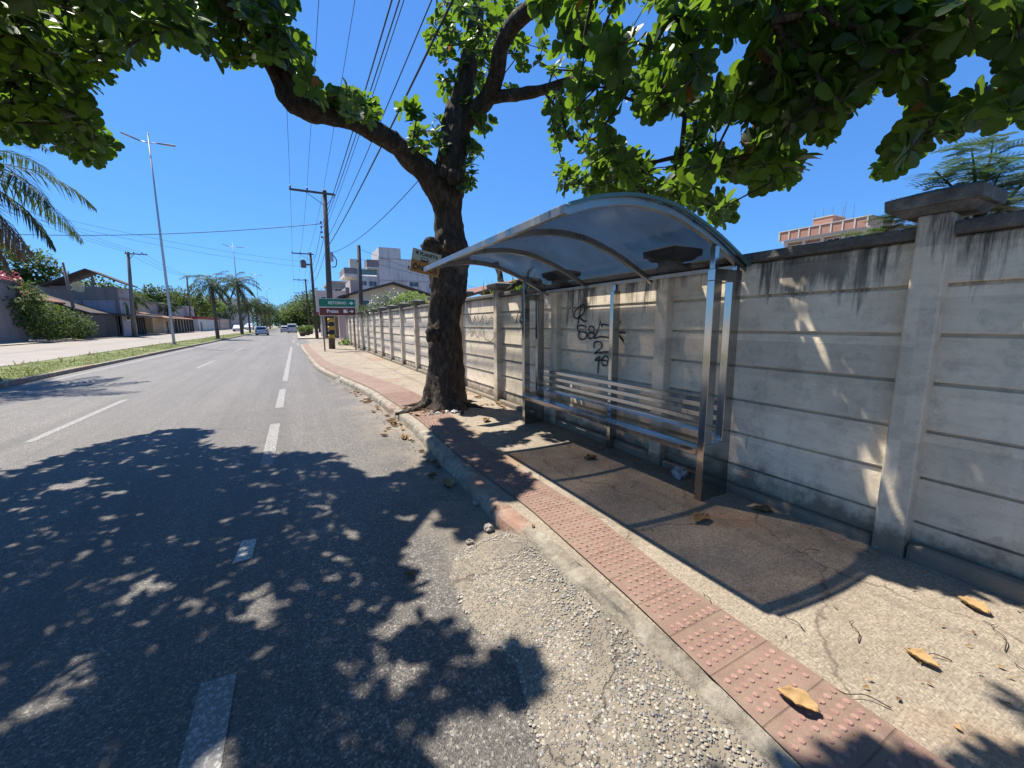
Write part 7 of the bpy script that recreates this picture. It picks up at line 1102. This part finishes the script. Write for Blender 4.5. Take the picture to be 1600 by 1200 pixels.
mb.box(6.4, 10.7, 60.42, 60.46, 9.3, 9.36); r_ = build(mb, 'railing', M['galv'], ap); part('railing_glass', 'teal', r_, (6.42, 10.7, 60.435, 60.445, 8.5, 9.25))
for x0, x1, z0, z1 in ((14.9, 16.3, 9.35, 10.05), (15.0, 16.4, 7.0, 7.75), (17.9, 18.7, 6.9, 7.65), (15, 16.4, 3.6, 4.4)): window(ap, x0, x1, z0, z1, 60, fm='apt')
for x0, x1, z0, z1 in ((8.35, 9.25, 7.0, 7.7), (9.5, 10.6, 6.95, 7.7), (8.35, 9.25, 4.4, 5.2), (9.5, 10.6, 4.4, 5.2)): window(ap, x0, x1, z0, z1, 60.5, fm='apt')
mb = MB(); mb.box(18.0, 18.5, 59.6, 59.99, 6.3, 6.7); build(mb, 'air_conditioner', M['white'], ap, bevel=.02)
# cream gabled house
gh = empty('gabled_house', (8.4, 45, .05), 'cream house with wide low gable and dark roof edge, behind the wall', 'house')
mb = MB(); mb.prism([(4.5, 0), (12.2, 0), (12.2, 4.35), (8.4, 5.42), (4.5, 4.30)], 40, 52, 'y'); build(mb, 'wall', M['cream'], gh)
mb = MB(); mb.prism([(3.5, 4.02), (8.4, 5.44), (12.9, 4.18), (12.9, 4.33), (8.4, 5.62), (3.5, 4.2)], 39.3, 52.5, 'y'); rf = build(mb, 'roof', M['tile_dark'], gh)
part('roof_chimney', 'pinkish', rf, (4.9, 5.7, 42, 43, 4.4, 5.9))
part('porch_wall', 'pinkish', gh, (4.47, 4.5, 40.0, 52, 0, 4.2)); 
mb = MB(); mb.prism([(3.1, 3.25), (4.45, 3.8), (4.45, 3.95), (3.1, 3.38)], 39.6, 47, 'y'); build(mb, 'porch_roof', M['tile'], gh)
for x0, x1 in ((4.75, 5.1), (5.5, 6.25), (9.0, 9.5), (9.7, 10.2), (10.4, 10.9), (11.05, 11.5), (8.3, 8.8)): window(gh, x0, x1, 2.75, 3.95, 40, fm='white', frame=.05, mat='glass')
# entrance kiosk past the side street
ek = empty('entrance_gatehouse', (4.6, 57, .13), 'dark glazed gatehouse under a red awning past the side street', 'building')
part('wall', 'greywall', ek, (3.0, 9, 58, 62, .1, 3.3)); part('awning', 'redroof', ek, (2.2, 9, 56.6, 58.0, 2.95, 3.3)); part('white_column', 'whitewall', ek, (8.6, 9.1, 57.5, 57.95, .1, 2.9), (3.0, 3.25, 57.4, 57.65, .1, 2.95))
for x in (3.35, 4.5, 5.65, 6.8): window(ek, x, x+1.05, .3, 2.8, 58, fm='galv', mat='glass')
part('upper_storey', 'cream', ek, (2.6, 9, 60, 66, 3.3, 6.2)); window(ek, 3.2, 4.6, 4.3, 5.4, 60); window(ek, 5.2, 6.6, 4.3, 5.4, 60)
for i, (x, y, w, d, h, m, l) in enumerate(((5.5, 74, 5, 12, 8.5, 'slab', 'grey three storey shop building beyond the gatehouse'), (5.8, 98, 5, 14, 6.5, 'cream', 'cream low building beyond the grey shop building'))):
    b = empty('shop_building', (x+w/2, y+d/2, .1), l, 'building'); part('wall', m, b, (x, x+w, y, y+d, 0, h)); part('roof_slab', 'slab', b, (x-.3, x+w+.3, y-.3, y+d+.3, h, h+.3))
    for k in range(int(h//2.8)):
        for q in range(2): window(b, x+.6+q*2.2, x+1.9+q*2.2, 1+k*2.7, 2.2+k*2.7, y)
# red roofed house behind the wall, right of the trunk
rh = empty('red_roof_house', (13, 27, 0), 'low house with red tiled roof showing just above the wall', 'house')
part('wall', 'whitewall', rh, (9.3, 18, 24, 33, 0, 3.2)); mb = MB(); mb.prism([(8.6, 3.05), (13.6, 4.5), (18.6, 3.05), (18.6, 3.2), (13.6, 4.68), (8.6, 3.2)], 23.5, 33.5, 'y'); build(mb, 'roof', M['tile'], rh); window(rh, 10.5, 11.7, 2.2, 2.95, 24); window(rh, 14.5, 15.7, 2.2, 2.95, 24)
# brick block under construction
bb = empty('brick_building', (76, 35, 0), 'unfinished brick block with raw concrete frame above the wall', 'building')
part('inner_wall', 'brick', bb, (73.4, 80, 29.6, 40.2, 0, 14.2))
part('slab_beam', 'beam', bb, (72.6, 80, 29.0, 40.6, 14.2, 14.65), (72.6, 80, 29.0, 40.6, 11.0, 11.4), (72.0, 80, 28.6, 41.0, 16.0, 16.12))
mb = MB()
for a, b in ((29.3, 29.8), (31.9, 32.3), (34.6, 35.0), (37.2, 37.6), (39.8, 40.3)): mb.box(72.75, 73.39, a, b, 0, 11.0); mb.box(72.75, 73.39, a, b, 11.4, 14.2)
build(mb, 'columns', M['beam'], bb)
part('parapet', 'brick', bb, (72.1, 72.3, 28.75, 40.9, 14.652, 15.998), (72.302, 80, 28.75, 28.95, 14.652, 15.998))
mb = MB()
for y in np.linspace(29.0, 40.8, 9): mb.box(72.02, 72.099, y-.1, y+.1, 14.652, 15.998)
for x in (73.8, 75.6, 77.4): mb.box(x-.1, x+.1, 28.68, 28.748, 14.652, 15.998)
build(mb, 'parapet_columns', M['beam'], bb)
part('parapet_sill', 'beam', bb, (72.0, 72.7, 28.62, 28.99, 14.45, 14.65))
for a, b, z0, z1 in ((32.6, 34.4, 11.9, 14.0), (37.9, 39.6, 12.2, 13.9), (35.2, 36.2, 12.1, 13.8), (36.3, 37.1, 12.1, 13.8), (30.0, 31.7, 12.6, 13.9)):
    window(bb, a, b, z0, z1, 73.39, '-x', fm='beam', mat='black', frame=.12, depth=.2)  # no glass: black sheet paints the shade inside each open window hole
for x0, x1 in ((73.9, 74.6), (75.2, 75.6), (75.9, 76.3)): window(bb, x0, x1, 12.4, 13.9, 29.6, '-y', fm='beam', mat='black', frame=.06, depth=.1)  # side openings too: their inner shade is painted as a black sheet
ph = part('penthouse', 'brick', bb, (74.2, 78, 34.3, 37.0, 16.12, 17.5)); part('penthouse_slab', 'beam', ph, (74.0, 78.2, 34.15, 37.15, 16.122, 16.5) if False else (74.12, 78.2, 34.2, 37.1, 17.502, 17.62))
mb = MB()
for x, y in ((74.3, 34.4), (74.3, 35.7), (74.3, 36.9), (75.5, 33.6), (74.5, 32.9), (75, 32.0)): mb.cyl((x, y, 16.1), (x, y, 18.9+random.uniform(-.4, .3)), .03, n=5)
build(mb, 'rebar', M['rust_steel'], bb)
# houses across the avenue
gw = empty('garden_wall', (-20, 43, .55), 'tall grey stained wall at the left edge behind the palm', 'wall'); part('wall_panel', 'greywall', gw, (-21, -19.7, 33, 48.6, .3, 5.2)); part('wall_top', 'cap', gw, (-21.05, -19.62, 32.9, 48.7, 5.2, 5.4))
mb = MB()
for st in ([(46.8, 1.9), (47.4, 2.6), (48.2, 2.4)], [(47.2, 3.6), (47.8, 3.9), (48.4, 3.7)], [(46.9, 2.8), (47.3, 3.2), (47.9, 3.1), (48.3, 3.4)]): ribbon(mb, st, .07, -19.69)
mb.v = [(-19.69, b, c) for a, b, c in mb.v]; mb.f = [f[::-1] for f in mb.f]; build(mb, 'graffiti', M['graffiti'], gw)
rt = empty('red_tiled_house', (-22, 56, .6), 'low house with weathered red clay tile roof behind the hedge', 'house')
part('wall', 'greywall', rt, (-27, -21.2, 53, 60, .3, 4.0))
mb = MB(); mb.prism([(-27, 4.9), (-24.2, 6.0), (-20.6, 4.2), (-20.6, 4.05), (-24.2, 5.82), (-27, 4.7)], 52.5, 58.5, 'y'); build(mb, 'roof', M['tile'], rt)
mb = MB(); mb.prism([(-24, 5.3), (-18.6, 3.2), (-18.6, 3.05), (-24, 5.1)], 57.7, 63.8, 'y'); build(mb, 'porch_roof', M['tile_dark'], rt)
h2 = empty('two_storey_house', (-21, 70, .6), 'two storey grey house with dark overhanging gable roof', 'house')
part('wall', 'violetwall', h2, (-26.5, -18.6, 66, 71, .3, 6.35)); part('beam', 'greywall', h2, (-26.5, -18.55, 65.9, 66.0, 4.9, 6.4), (-22.1, -21.8, 65.9, 66.0, 1, 4.9), (-18.9, -18.55, 65.9, 66.0, 1, 4.9), (-18.6, -18.5, 66.0, 71, 4.95, 5.2))
mb = MB(); mb.prism([(-24.6, 6.2), (-20.7, 8.15), (-17.3, 6.55), (-17.3, 6.7), (-20.7, 8.33), (-24.6, 6.37)], 64.6, 68.5, 'y'); build(mb, 'roof', M['tile_dark'], h2)
part('gable_post', 'greywall', h2, (-20.8, -20.62, 66.1, 66.3, 6.35, 8.12))
mb = MB(); mb.prism([(67.2, 2.6), (68.6, 2.6), (68.6, 4.1), (68.45, 4.5), (67.9, 4.72), (67.35, 4.5), (67.2, 4.1)], -18.62, -18.52, 'x'); w_ = build(mb, 'arched_window', M['glass'], h2)
mb = MB()
for a, b, c, d in ((67.05, 67.2, 2.5, 4.4), (68.6, 68.75, 2.5, 4.4), (67.2, 68.6, 2.45, 2.6)): mb.box(-18.6, -18.45, a, b, c, d)
build(mb, 'window_frame', M['whitewall'], w_)
mb = MB(); mb.prism([(-25, 4.3), (-17.7, 3.1), (-17.7, 2.95), (-25, 4.1)], 64.0, 80, 'y'); build(mb, 'lower_roof', M['tile_dark'], h2)
sw = empty('stone_wall', (-18.8, 62, .55), 'dark rough stone wall beside the hedge across the avenue', 'wall'); part('wall_panel', 'stonewall', sw, (-19.3, -18.7, 55, 64.5, .3, 3.0))
mb = MB(); mb.box(-19.2, -18.9, 64.7, 75, .4, 2.95); build(mb, 'slatted_gate', M['pole_dark'], sw)
mb = MB()
for y in np.arange(65, 75, .9): mb.box(-18.9, -18.72, y, y+.25, .4, 2.95)
build(mb, 'gate_posts', M['stonewall'], sw)
ca = empty('cream_arcade', (-19.5, 90, .55), 'low cream arcade building with red sloping porch roof', 'building')
part('wall', 'ochre', ca, (-24, -19.2, 80.5, 86, .3, 3.6)); part('wall_extension', 'cream', ca, (-24, -19.2, 86, 102, .3, 3.1)); mb = MB(); mb.prism([(-22, 4.0), (-17.9, 3.0), (-17.9, 2.9), (-22, 3.85)], 82, 103, 'y'); build(mb, 'porch_roof', M['tile'], ca)
mb = MB()
for y in np.arange(87, 103, 2.1): mb.box(-18.3, -18.05, y, y+.25, .4, 2.95)
build(mb, 'porch_columns', M['pole_dark'], ca)
for y in np.arange(87.6, 101, 2.6): window(ca, y, y+1.1, .6, 2.5, -19.2, '+x', fm='ochre', mat='glass')
gb = empty('low_grey_building', (-24, 98, .7), 'long plain grey building behind the cream arcade', 'building'); part('wall', 'slab', gb, (-30, -21, 90, 120, .3, 5.6)); part('roof_slab', 'greywall', gb, (-30.2, -20.8, 89.8, 120.2, 5.6, 5.85)); window(gb, -26, -24.5, 3.5, 4.8, 90); window(gb, -29, -27.5, 3.5, 4.8, 90)
wwl = empty('white_wall_house', (-20, 122, .6), 'white walled house with red coping across the avenue', 'house'); part('wall', 'whitewall', wwl, (-24, -18.6, 110, 136, .3, 3.2)); part('red_coping', 'redroof', wwl, (-24.1, -18.5, 109.9, 136.1, 3.2, 3.75)); part('door', 'greywall', wwl, (-18.6, -18.5, 112, 113.5, .4, 2.5)); part('upper_wall', 'whitewall', wwl, (-24, -20.5, 112, 118, 3.75, 6.0))
for i, (y0, y1, h, m, l) in enumerate(((142, 160, 3.4, 'pinkish', 'low pink building beyond the white wall'), (164, 190, 9, 'slab', 'grey block behind the far palms'), (195, 240, 12, 'apt', 'farthest grey block on the left of the avenue'))):
    b = empty('far_building', (-21, (y0+y1)/2, .6), l, 'building'); part('wall', m, b, (-30, -19, y0, y1, .3, h)); part('roof_slab', 'slab', b, (-30.2, -18.8, y0-.2, y1+.2, h, h+.3))
    for k in range(int(h//3)):
        for y in np.arange(y0+2, y1-2, 4): window(b, y, y+1.6, 1.5+k*3, 2.8+k*3, -19, '+x')
    for k in range(int(h//3)): window(b, -23.4, -21.4, 1.5+k*3, 2.8+k*3, y0)

# ================================================================== VEHICLES
def vehicle(name, x, y, z0, prof, W, paint, label, cat='car', rz=0, wheels=(.75, 3.1), wr=.31, group=None, cab=None, glassz=(.98, 1.36), tail=True):
    """prof: side outline (distance from rear, height); built at the origin pointing +Y, then placed"""
    t = empty(name, (0, 0, 0), label, cat, group); L = max(p[0] for p in prof)
    V = []; n = len(prof); mb = MB()
    def hw(z): return W/2*(1 if z < .75 else 1-.20*min(1, (z-.75)/.75)) if cab is None else W/2*(1 if z < 1.0 else 1-.06*min(1, (z-1.0)))
    layers = [(-1.0, 0.0), (-.93, .035), (-.5, .05), (.5, .05), (.93, .035), (1.0, 0.0)]
    for s, e in layers:
        for (a, z) in prof:
            V.append((s*hw(z), a*(1-2*(.05-e)/L*0)+(.05-e)*(1 if a < L/2 else -1), z))
    F = [tuple(range(n)), tuple(range((len(layers)-1)*n, len(layers)*n))[::-1]]
    for k in range(len(layers)-1):
        for i in range(n): F.append((k*n+i, (k+1)*n+i, (k+1)*n+(i+1) % n, k*n+(i+1) % n))
    mb.add(V, F); b = build(mb, 'body', M[paint], t, bevel=.03)
    # rear window follows the rear outline between the two heights
    def rear(z):
        for (a0, z_0), (a1, z_1) in zip(prof, prof[1:]):
            if a0 < L*.4 and a1 < L*.4 and z_0 <= z <= z_1 and z_1 > z_0: return a0+(a1-a0)*(z-z_0)/(z_1-z_0)
        return prof[0][0]
    za, zb = glassz; mb = MB()
    mb.quad((-hw(za)*.82, rear(za)-.012, za), (hw(za)*.82, rear(za)-.012, za), (hw(zb)*.80, rear(zb)-.012, zb), (-hw(zb)*.80, rear(zb)-.012, zb)); build(mb, 'rear_window', M['glass'], t)
    for s in (-1, 1):
        mb = MB(); top = [p for p in prof if p[1] > zb-.02]; a0 = min(p[0] for p in top)+.15; a1 = max(p[0] for p in top)
        q = [(s*(hw(za)+.008), a0-.1, za+.03), (s*(hw(za)+.008), a1+.35, za+.03), (s*(hw(zb)+.008), a1-.05, zb), (s*(hw(zb)+.008), a0+.1, zb)]
        mb.quad(*(q if s > 0 else q[::-1])); build(mb, 'side_window', M['glass'], t)
        mb = MB(); zl = za-.22; mb.box(min(s*hw(zl)*.99, s*hw(zl)*.74), max(s*hw(zl)*.99, s*hw(zl)*.74), rear(zl)-.03, rear(zl)+.05, zl-.12, zl+.16); build(mb, 'tail_light', M['red_lamp'], t, bevel=.01)
        mb = MB(); mb.box(min(s*(W/2-.02), s*(W/2+.14)), max(s*(W/2-.02), s*(W/2+.14)), L*.68, L*.68+.08, za-.02, za+.14); build(mb, 'mirror', M['black'], t, bevel=.02)
        for wy in wheels:
            mb = MB(); mb.tube([(s*(W/2-.2), wy, wr), (s*(W/2-.17), wy, wr), (s*(W/2+.005), wy, wr), (s*(W/2+.015), wy, wr)], [wr*.9, wr, wr, wr*.86], 18); w = build(mb, 'wheel', M['tyre'], t, smooth=False)
            mb = MB(); mb.cyl((s*(W/2+.005), wy, wr), (s*(W/2+.022), wy, wr), wr*.62, wr*.5, 14); build(mb, 'rim', M['rim'], w)
    mb = MB(); mb.box(-W*.46, W*.46, -.09, -.0, .30, .50); bp_ = build(mb, 'bumper', M[paint], t, bevel=.03)
    mb = MB(); mb.box(-.2, .2, -.105, -.091, .52, .62) if False else mb.box(-.2, .2, rear(.7)-.02, rear(.7)-.004, .66, .77); build(mb, 'number_plate', M['plate'], t)
    mb = MB(); mb.box(-W*.4, W*.4, .02, L-.05, .17, .27); build(mb, 'underbody', M['black'], t)
    t.location = (x, y, z0); t.rotation_euler.z = rz; return t
HATCH = [(0.0, .32), (-.02, .6), (.0, .92), (.08, 1.0), (.32, 1.42), (.55, 1.52), (1.6, 1.54), (2.2, 1.46), (2.75, 1.02), (3.55, .86), (3.72, .70), (3.72, .34)]
VAN = [(0, .36), (0, .9), (.02, 1.0), (.10, 1.85), (.2, 1.95), (2.6, 1.95), (3.0, 1.75), (3.45, 1.18), (4.1, 1.0), (4.25, .75), (4.25, .36)]
SEDAN = [(0, .34), (-.02, .7), (.05, .95), (.55, 1.0), (1.05, 1.36), (1.4, 1.44), (2.2, 1.45), (2.6, 1.38), (3.2, .98), (4.1, .84), (4.3, .66), (4.3, .34)]
vehicle('hatchback', -5.15, 79.5, .03, HATCH, 1.78, 'car_white', 'white hatchback driving away in the left lane', 'car', wheels=(.62, 3.0))
vehicle('delivery_van', -.75, 100, 0, VAN, 1.85, 'car_white', 'tall white van driving away close to the right kerb', 'van', wheels=(.75, 3.45), cab=1, glassz=(1.2, 1.7))
vehicle('hatchback', -2.35, 108, 0, HATCH, 1.72, 'car_white', 'small white car just left of the tall white van', 'car', wheels=(.62, 3.0))
vehicle('parked_car', 1.75, 100, .0, HATCH, 1.8, 'car_silver', 'silver car pulled up right of the tall white van', 'car', wheels=(.7, 3.0), rz=R_(-12))
vehicle('parked_car', .9, 122, .0, SEDAN, 1.8, 'car_white', 'white car ahead of the van near the right kerb', 'car', wheels=(.8, 3.3), rz=R_(-6))
vehicle('parked_car', 1.3, 138, .0, SEDAN, 1.8, 'car_grey', 'grey car farthest ahead near the right kerb', 'car', wheels=(.8, 3.3))
for i, (x, y, pf, pm, l) in enumerate(((-12.2, 118, HATCH, 'car_silver', 'silver car on the opposite carriageway, nearest one'), (-12.4, 150, VAN, 'car_white', 'white van on the opposite carriageway behind the palms'), (-15, 172, HATCH, 'car_white', 'farthest white car on the opposite carriageway'))):
    vehicle('oncoming_car', x, y, gz(x), pf, 1.8, pm, l, 'car', wheels=(.7, 3.0), rz=math.pi)
# planters by the corner
for i, (x, y, r, l) in enumerate(((.75, 64.5, .62, 'clipped round bush in a planter nearest the street corner'), (1.5, 70, .6, 'clipped bush in a planter, second from the street corner'), (2.15, 77, .6, 'clipped bush in a planter, third from the street corner'))):
    t, _ = leafy('potted_bush', x, y, .13, 1.4, [(0, 0, .95, r), (.1, .1, 1.15, r*.8)], 900, .13, 'lime' if i != 1 else 'tree', l, 'potted plant', 'planters at the corner', trunk=0)
    mb = MB(); mb.tube([(x, y, .13), (x, y, .2), (x, y, .62), (x, y, .66)], [.3, .32, .42, .44], 14); build(mb, 'planter', M['pole_dark'], t, smooth=False)

# ================================================================== LITTER
def dry_leaf(x, y, z, L, label, group=None, tone=None, rz=None, curl=.75):
    V = []; nr, nc = 13, 9; a = random.uniform(0, 6.28) if rz is None else rz; sd_ = random.uniform(0, 50)
    for i in range(nr):
        t = i/(nr-1); w = L*.40*math.sin(math.pi*min(1, .06+t*.92))**.8*(1.1 if t > .5 else .9)
        for j in range(nc):
            s = (j-(nc-1)/2)/((nc-1)/2); px = (t-.5)*L; py = s*w*(1+.15*noise.noise(Vector((t*4, s*3, sd_))))
            pz = curl*(abs(s)**1.6*w*.75 + .16*L*(t-.5)**2*4*random.uniform(.9, 1.1)*(.5+.5*noise.noise(Vector((sd_, 1, 1)))) + .05*L*noise.noise(Vector((t*5, s*2.5, sd_))))
            py *= (1-.35*curl*abs(s)); pz += L*.10*noise.noise(Vector((t*7+s*2, s*4, sd_+4))); px += L*.08*noise.noise(Vector((t*3, s*5, sd_+9)))
            V.append((px, py, pz))
    zmin = min(v[2] for v in V); ca, sa = math.cos(a), math.sin(a)
    V = [(v[0]*ca-v[1]*sa, v[0]*sa+v[1]*ca, v[2]-zmin+.003) for v in V]
    F = [(i*nc+j, i*nc+j+1, (i+1)*nc+j+1, (i+1)*nc+j) for i in range(nr-1) for j in range(nc-1)]
    me = np_mesh('dry_leaf', np.array(V), np.array(F), np.full(len(V), random.random() if tone is None else tone)+rng.uniform(-.12, .12, len(V)))
    o = link('dry_leaf', me, M['dry'], None, (x, y, z)); me.polygons.foreach_set('use_smooth', [True]*len(me.polygons))
    sm = o.modifiers.new('thick', 'SOLIDIFY'); sm.thickness = .0012
    return tag(o, label, 'dry leaf', group)
for x, y, L, tone, lab in ((2.78, 1.99, .17, .35, 'large brown curled leaf inside the shelter shade'), (3.37, 1.85, .15, .15, 'dark brown leaf beside the near shelter frame'), (2.96, 3.63, .16, .2, 'brown leaf under the bench front in shade'), (3.21, .60, .14, .75, 'orange brown leaf near the wall at right'), (2.48, .59, .12, .9, 'crumpled tan leaf on sunny concrete with a twig'), (1.72, .74, .145, .8, 'big golden dry leaf lying on the red studded tiles'),
    (2.65, 5.93, .2, .3, 'brown leaf left of the far bench frame'), (1.24, 4.30, .13, .05, 'dark shrivelled leaf on the road near the kerb'), (1.32, 3.99, .22, .6, 'long reddish dry leaf lying in the gutter'), (.56, 2.61, .08, .2, 'small brown leaf on the asphalt edge'), (1.53, 2.56, .045, .1, 'tiny dark scrap on the kerb top')):
    z = SW+.012*noise.noise(Vector((x*.7, y*.7, 2)))-.002 if x > 1.6 else .004
    if abs(x-1.72) < .01: z = SW+.018
    if abs(x-1.53) < .01: z = SW+.002
    dry_leaf(x, y, z, L, lab, 'dry leaves on the pavement', tone)
for k in range(46):
    y = random.uniform(4.4, 11.5); i = int(np.argmin(abs(KD[:300, 1]-y))); x = KD[i, 0]-abs(random.gauss(0, .16))-.04
    dry_leaf(x, y, .004, random.uniform(.05, .15), 'dry brown leaf drifted along the kerb gutter', 'dry leaves along the gutter')
for k in range(22):
    a = random.uniform(0, 6.28); r = random.uniform(.45, .9); x, y = 2.4+r*math.cos(a), 7.4+r*math.sin(a)*.9
    if y > 7.6 or x > 3.3: continue
    dry_leaf(x, y, SW+.012, random.uniform(.06, .15), 'dry leaf scattered around the foot of the trunk', 'dry leaves round the trunk')
for k in range(16):
    dry_leaf(random.uniform(3.2, 3.46), random.uniform(6.4, 9.5), SW+.004, random.uniform(.07, .15), 'dry leaf blown against the foot of the wall', 'dry leaves against the wall')
nb = 1500; P_ = np.zeros((nb, 3))
for k in range(nb):
    if k < 900:
        y = random.uniform(3.0, 15); i = int(np.argmin(abs(KD[:360, 1]-y))); P_[k] = (KD[i, 0]-.02-abs(random.gauss(0, .11))-(.25*random.random()**3), y, .006)
    elif k < 1200: P_[k] = (3.47-abs(random.gauss(0, .10)), random.uniform(.3, 10), SW+.008)
    else: P_[k] = (random.uniform(1.7, 3.4), random.uniform(.3, 11), SW+.014)
Lb = rng.uniform(.008, .034, nb); me = leaves('leaf_litter', P_, rdir(nb, -.1, .25), rdir(nb, .5, 1), Lb, Lb*.55, rng.random(nb)*.8, LANCE, .4, .3)
tag(link('leaf_litter', me, M['dry']), 'fine crumbs of dry leaf drifted along the kerb and the wall foot', 'leaf litter', kind='stuff')
def twig(x, y, l, a, label):
    P = spline([(x, y, SW+.008), (x+l*.4*math.cos(a), y+l*.4*math.sin(a), SW+.02), (x+l*.75*math.cos(a+.25), y+l*.75*math.sin(a+.25), SW+.016), (x+l*math.cos(a+.1), y+l*math.sin(a+.1), SW+.009)], 5)
    mb = MB(); mb.tube([tuple(p) for p in P], list(np.linspace(.0026, .0012, len(P))), 5); o = build(mb, 'twig', M['twig'], loc=(x, y, SW), smooth=True); tag(o, label, 'twig', 'twigs on the pavement')
for x, y, l, a in ((2.35, .78, .18, .4), (2.6, .52, .16, 2.2), (2.9, .42, .25, .2), (2.2, .95, .12, 1.2), (1.95, 1.3, .12, .9), (3.0, 2.35, .22, .5), (2.75, 2.75, .16, .2), (2.45, 3.3, .15, .8), (3.1, 1.3, .2, 2.6), (2.05, .55, .2, 2.0), (2.75, .28, .14, .7)): twig(x, y, l, a, 'thin dark twig lying on the concrete pavement')
def lump(name, x, y, z, r, mat, label, cat, seed=0, sq=.7, amp=.5, fq=2.0, group=None):
    V = []; F = []; nu, nv = 16, 10
    for i in range(nv+1):
        th = math.pi*i/nv
        for j in range(nu):
            d = Vector((math.sin(th)*math.cos(j*2*math.pi/nu), math.sin(th)*math.sin(j*2*math.pi/nu), math.cos(th))); k = r*(1+amp*noise.noise(d*fq+Vector((seed, 3, 1)))+amp*.5*noise.noise(d*fq*2.6+Vector((seed, 9, 2))))
            V.append((x+d.x*k, y+d.y*k, z+r*sq*.8+d.z*k*sq))
    for i in range(nv):
        for j in range(nu): F.append((i*nu+j, i*nu+(j+1) % nu, (i+1)*nu+(j+1) % nu, (i+1)*nu+j))
    mb = MB(); mb.add(V, F); tag(build(mb, name, M[mat], loc=(x, y, z), smooth=False), label, cat, group)
lump('plastic_bag', 3.40, 2.72, SW, .075, 'trash', 'crumpled clear plastic bag under the bench by the wall', 'rubbish', 2, .75, .8, 3)
lump('stone', 1.30, 2.90, .0, .042, 'stone', 'pale broken stone at the top of the apron', 'stone', 5)
lump('stone', 1.08, 2.79, .0, .028, 'stone', 'small brown stone on the road just left of the apron', 'stone', 8)
lump('stone', 1.40, 3.4, .0, .035, 'stone', 'grey stone tucked in the gutter below the kerb', 'stone', 12)
for k in range(16): lump('rubble_stone', 2.12+random.uniform(-.25, .35), 6.95+random.uniform(-.16, .1), SW-.01, random.uniform(.02, .055), random.choice(['stone', 'kerb', 'trash']), 'small rubble piece heaped at the foot of the trunk', 'rubble', k*3.1, .6, group='rubble at the trunk')
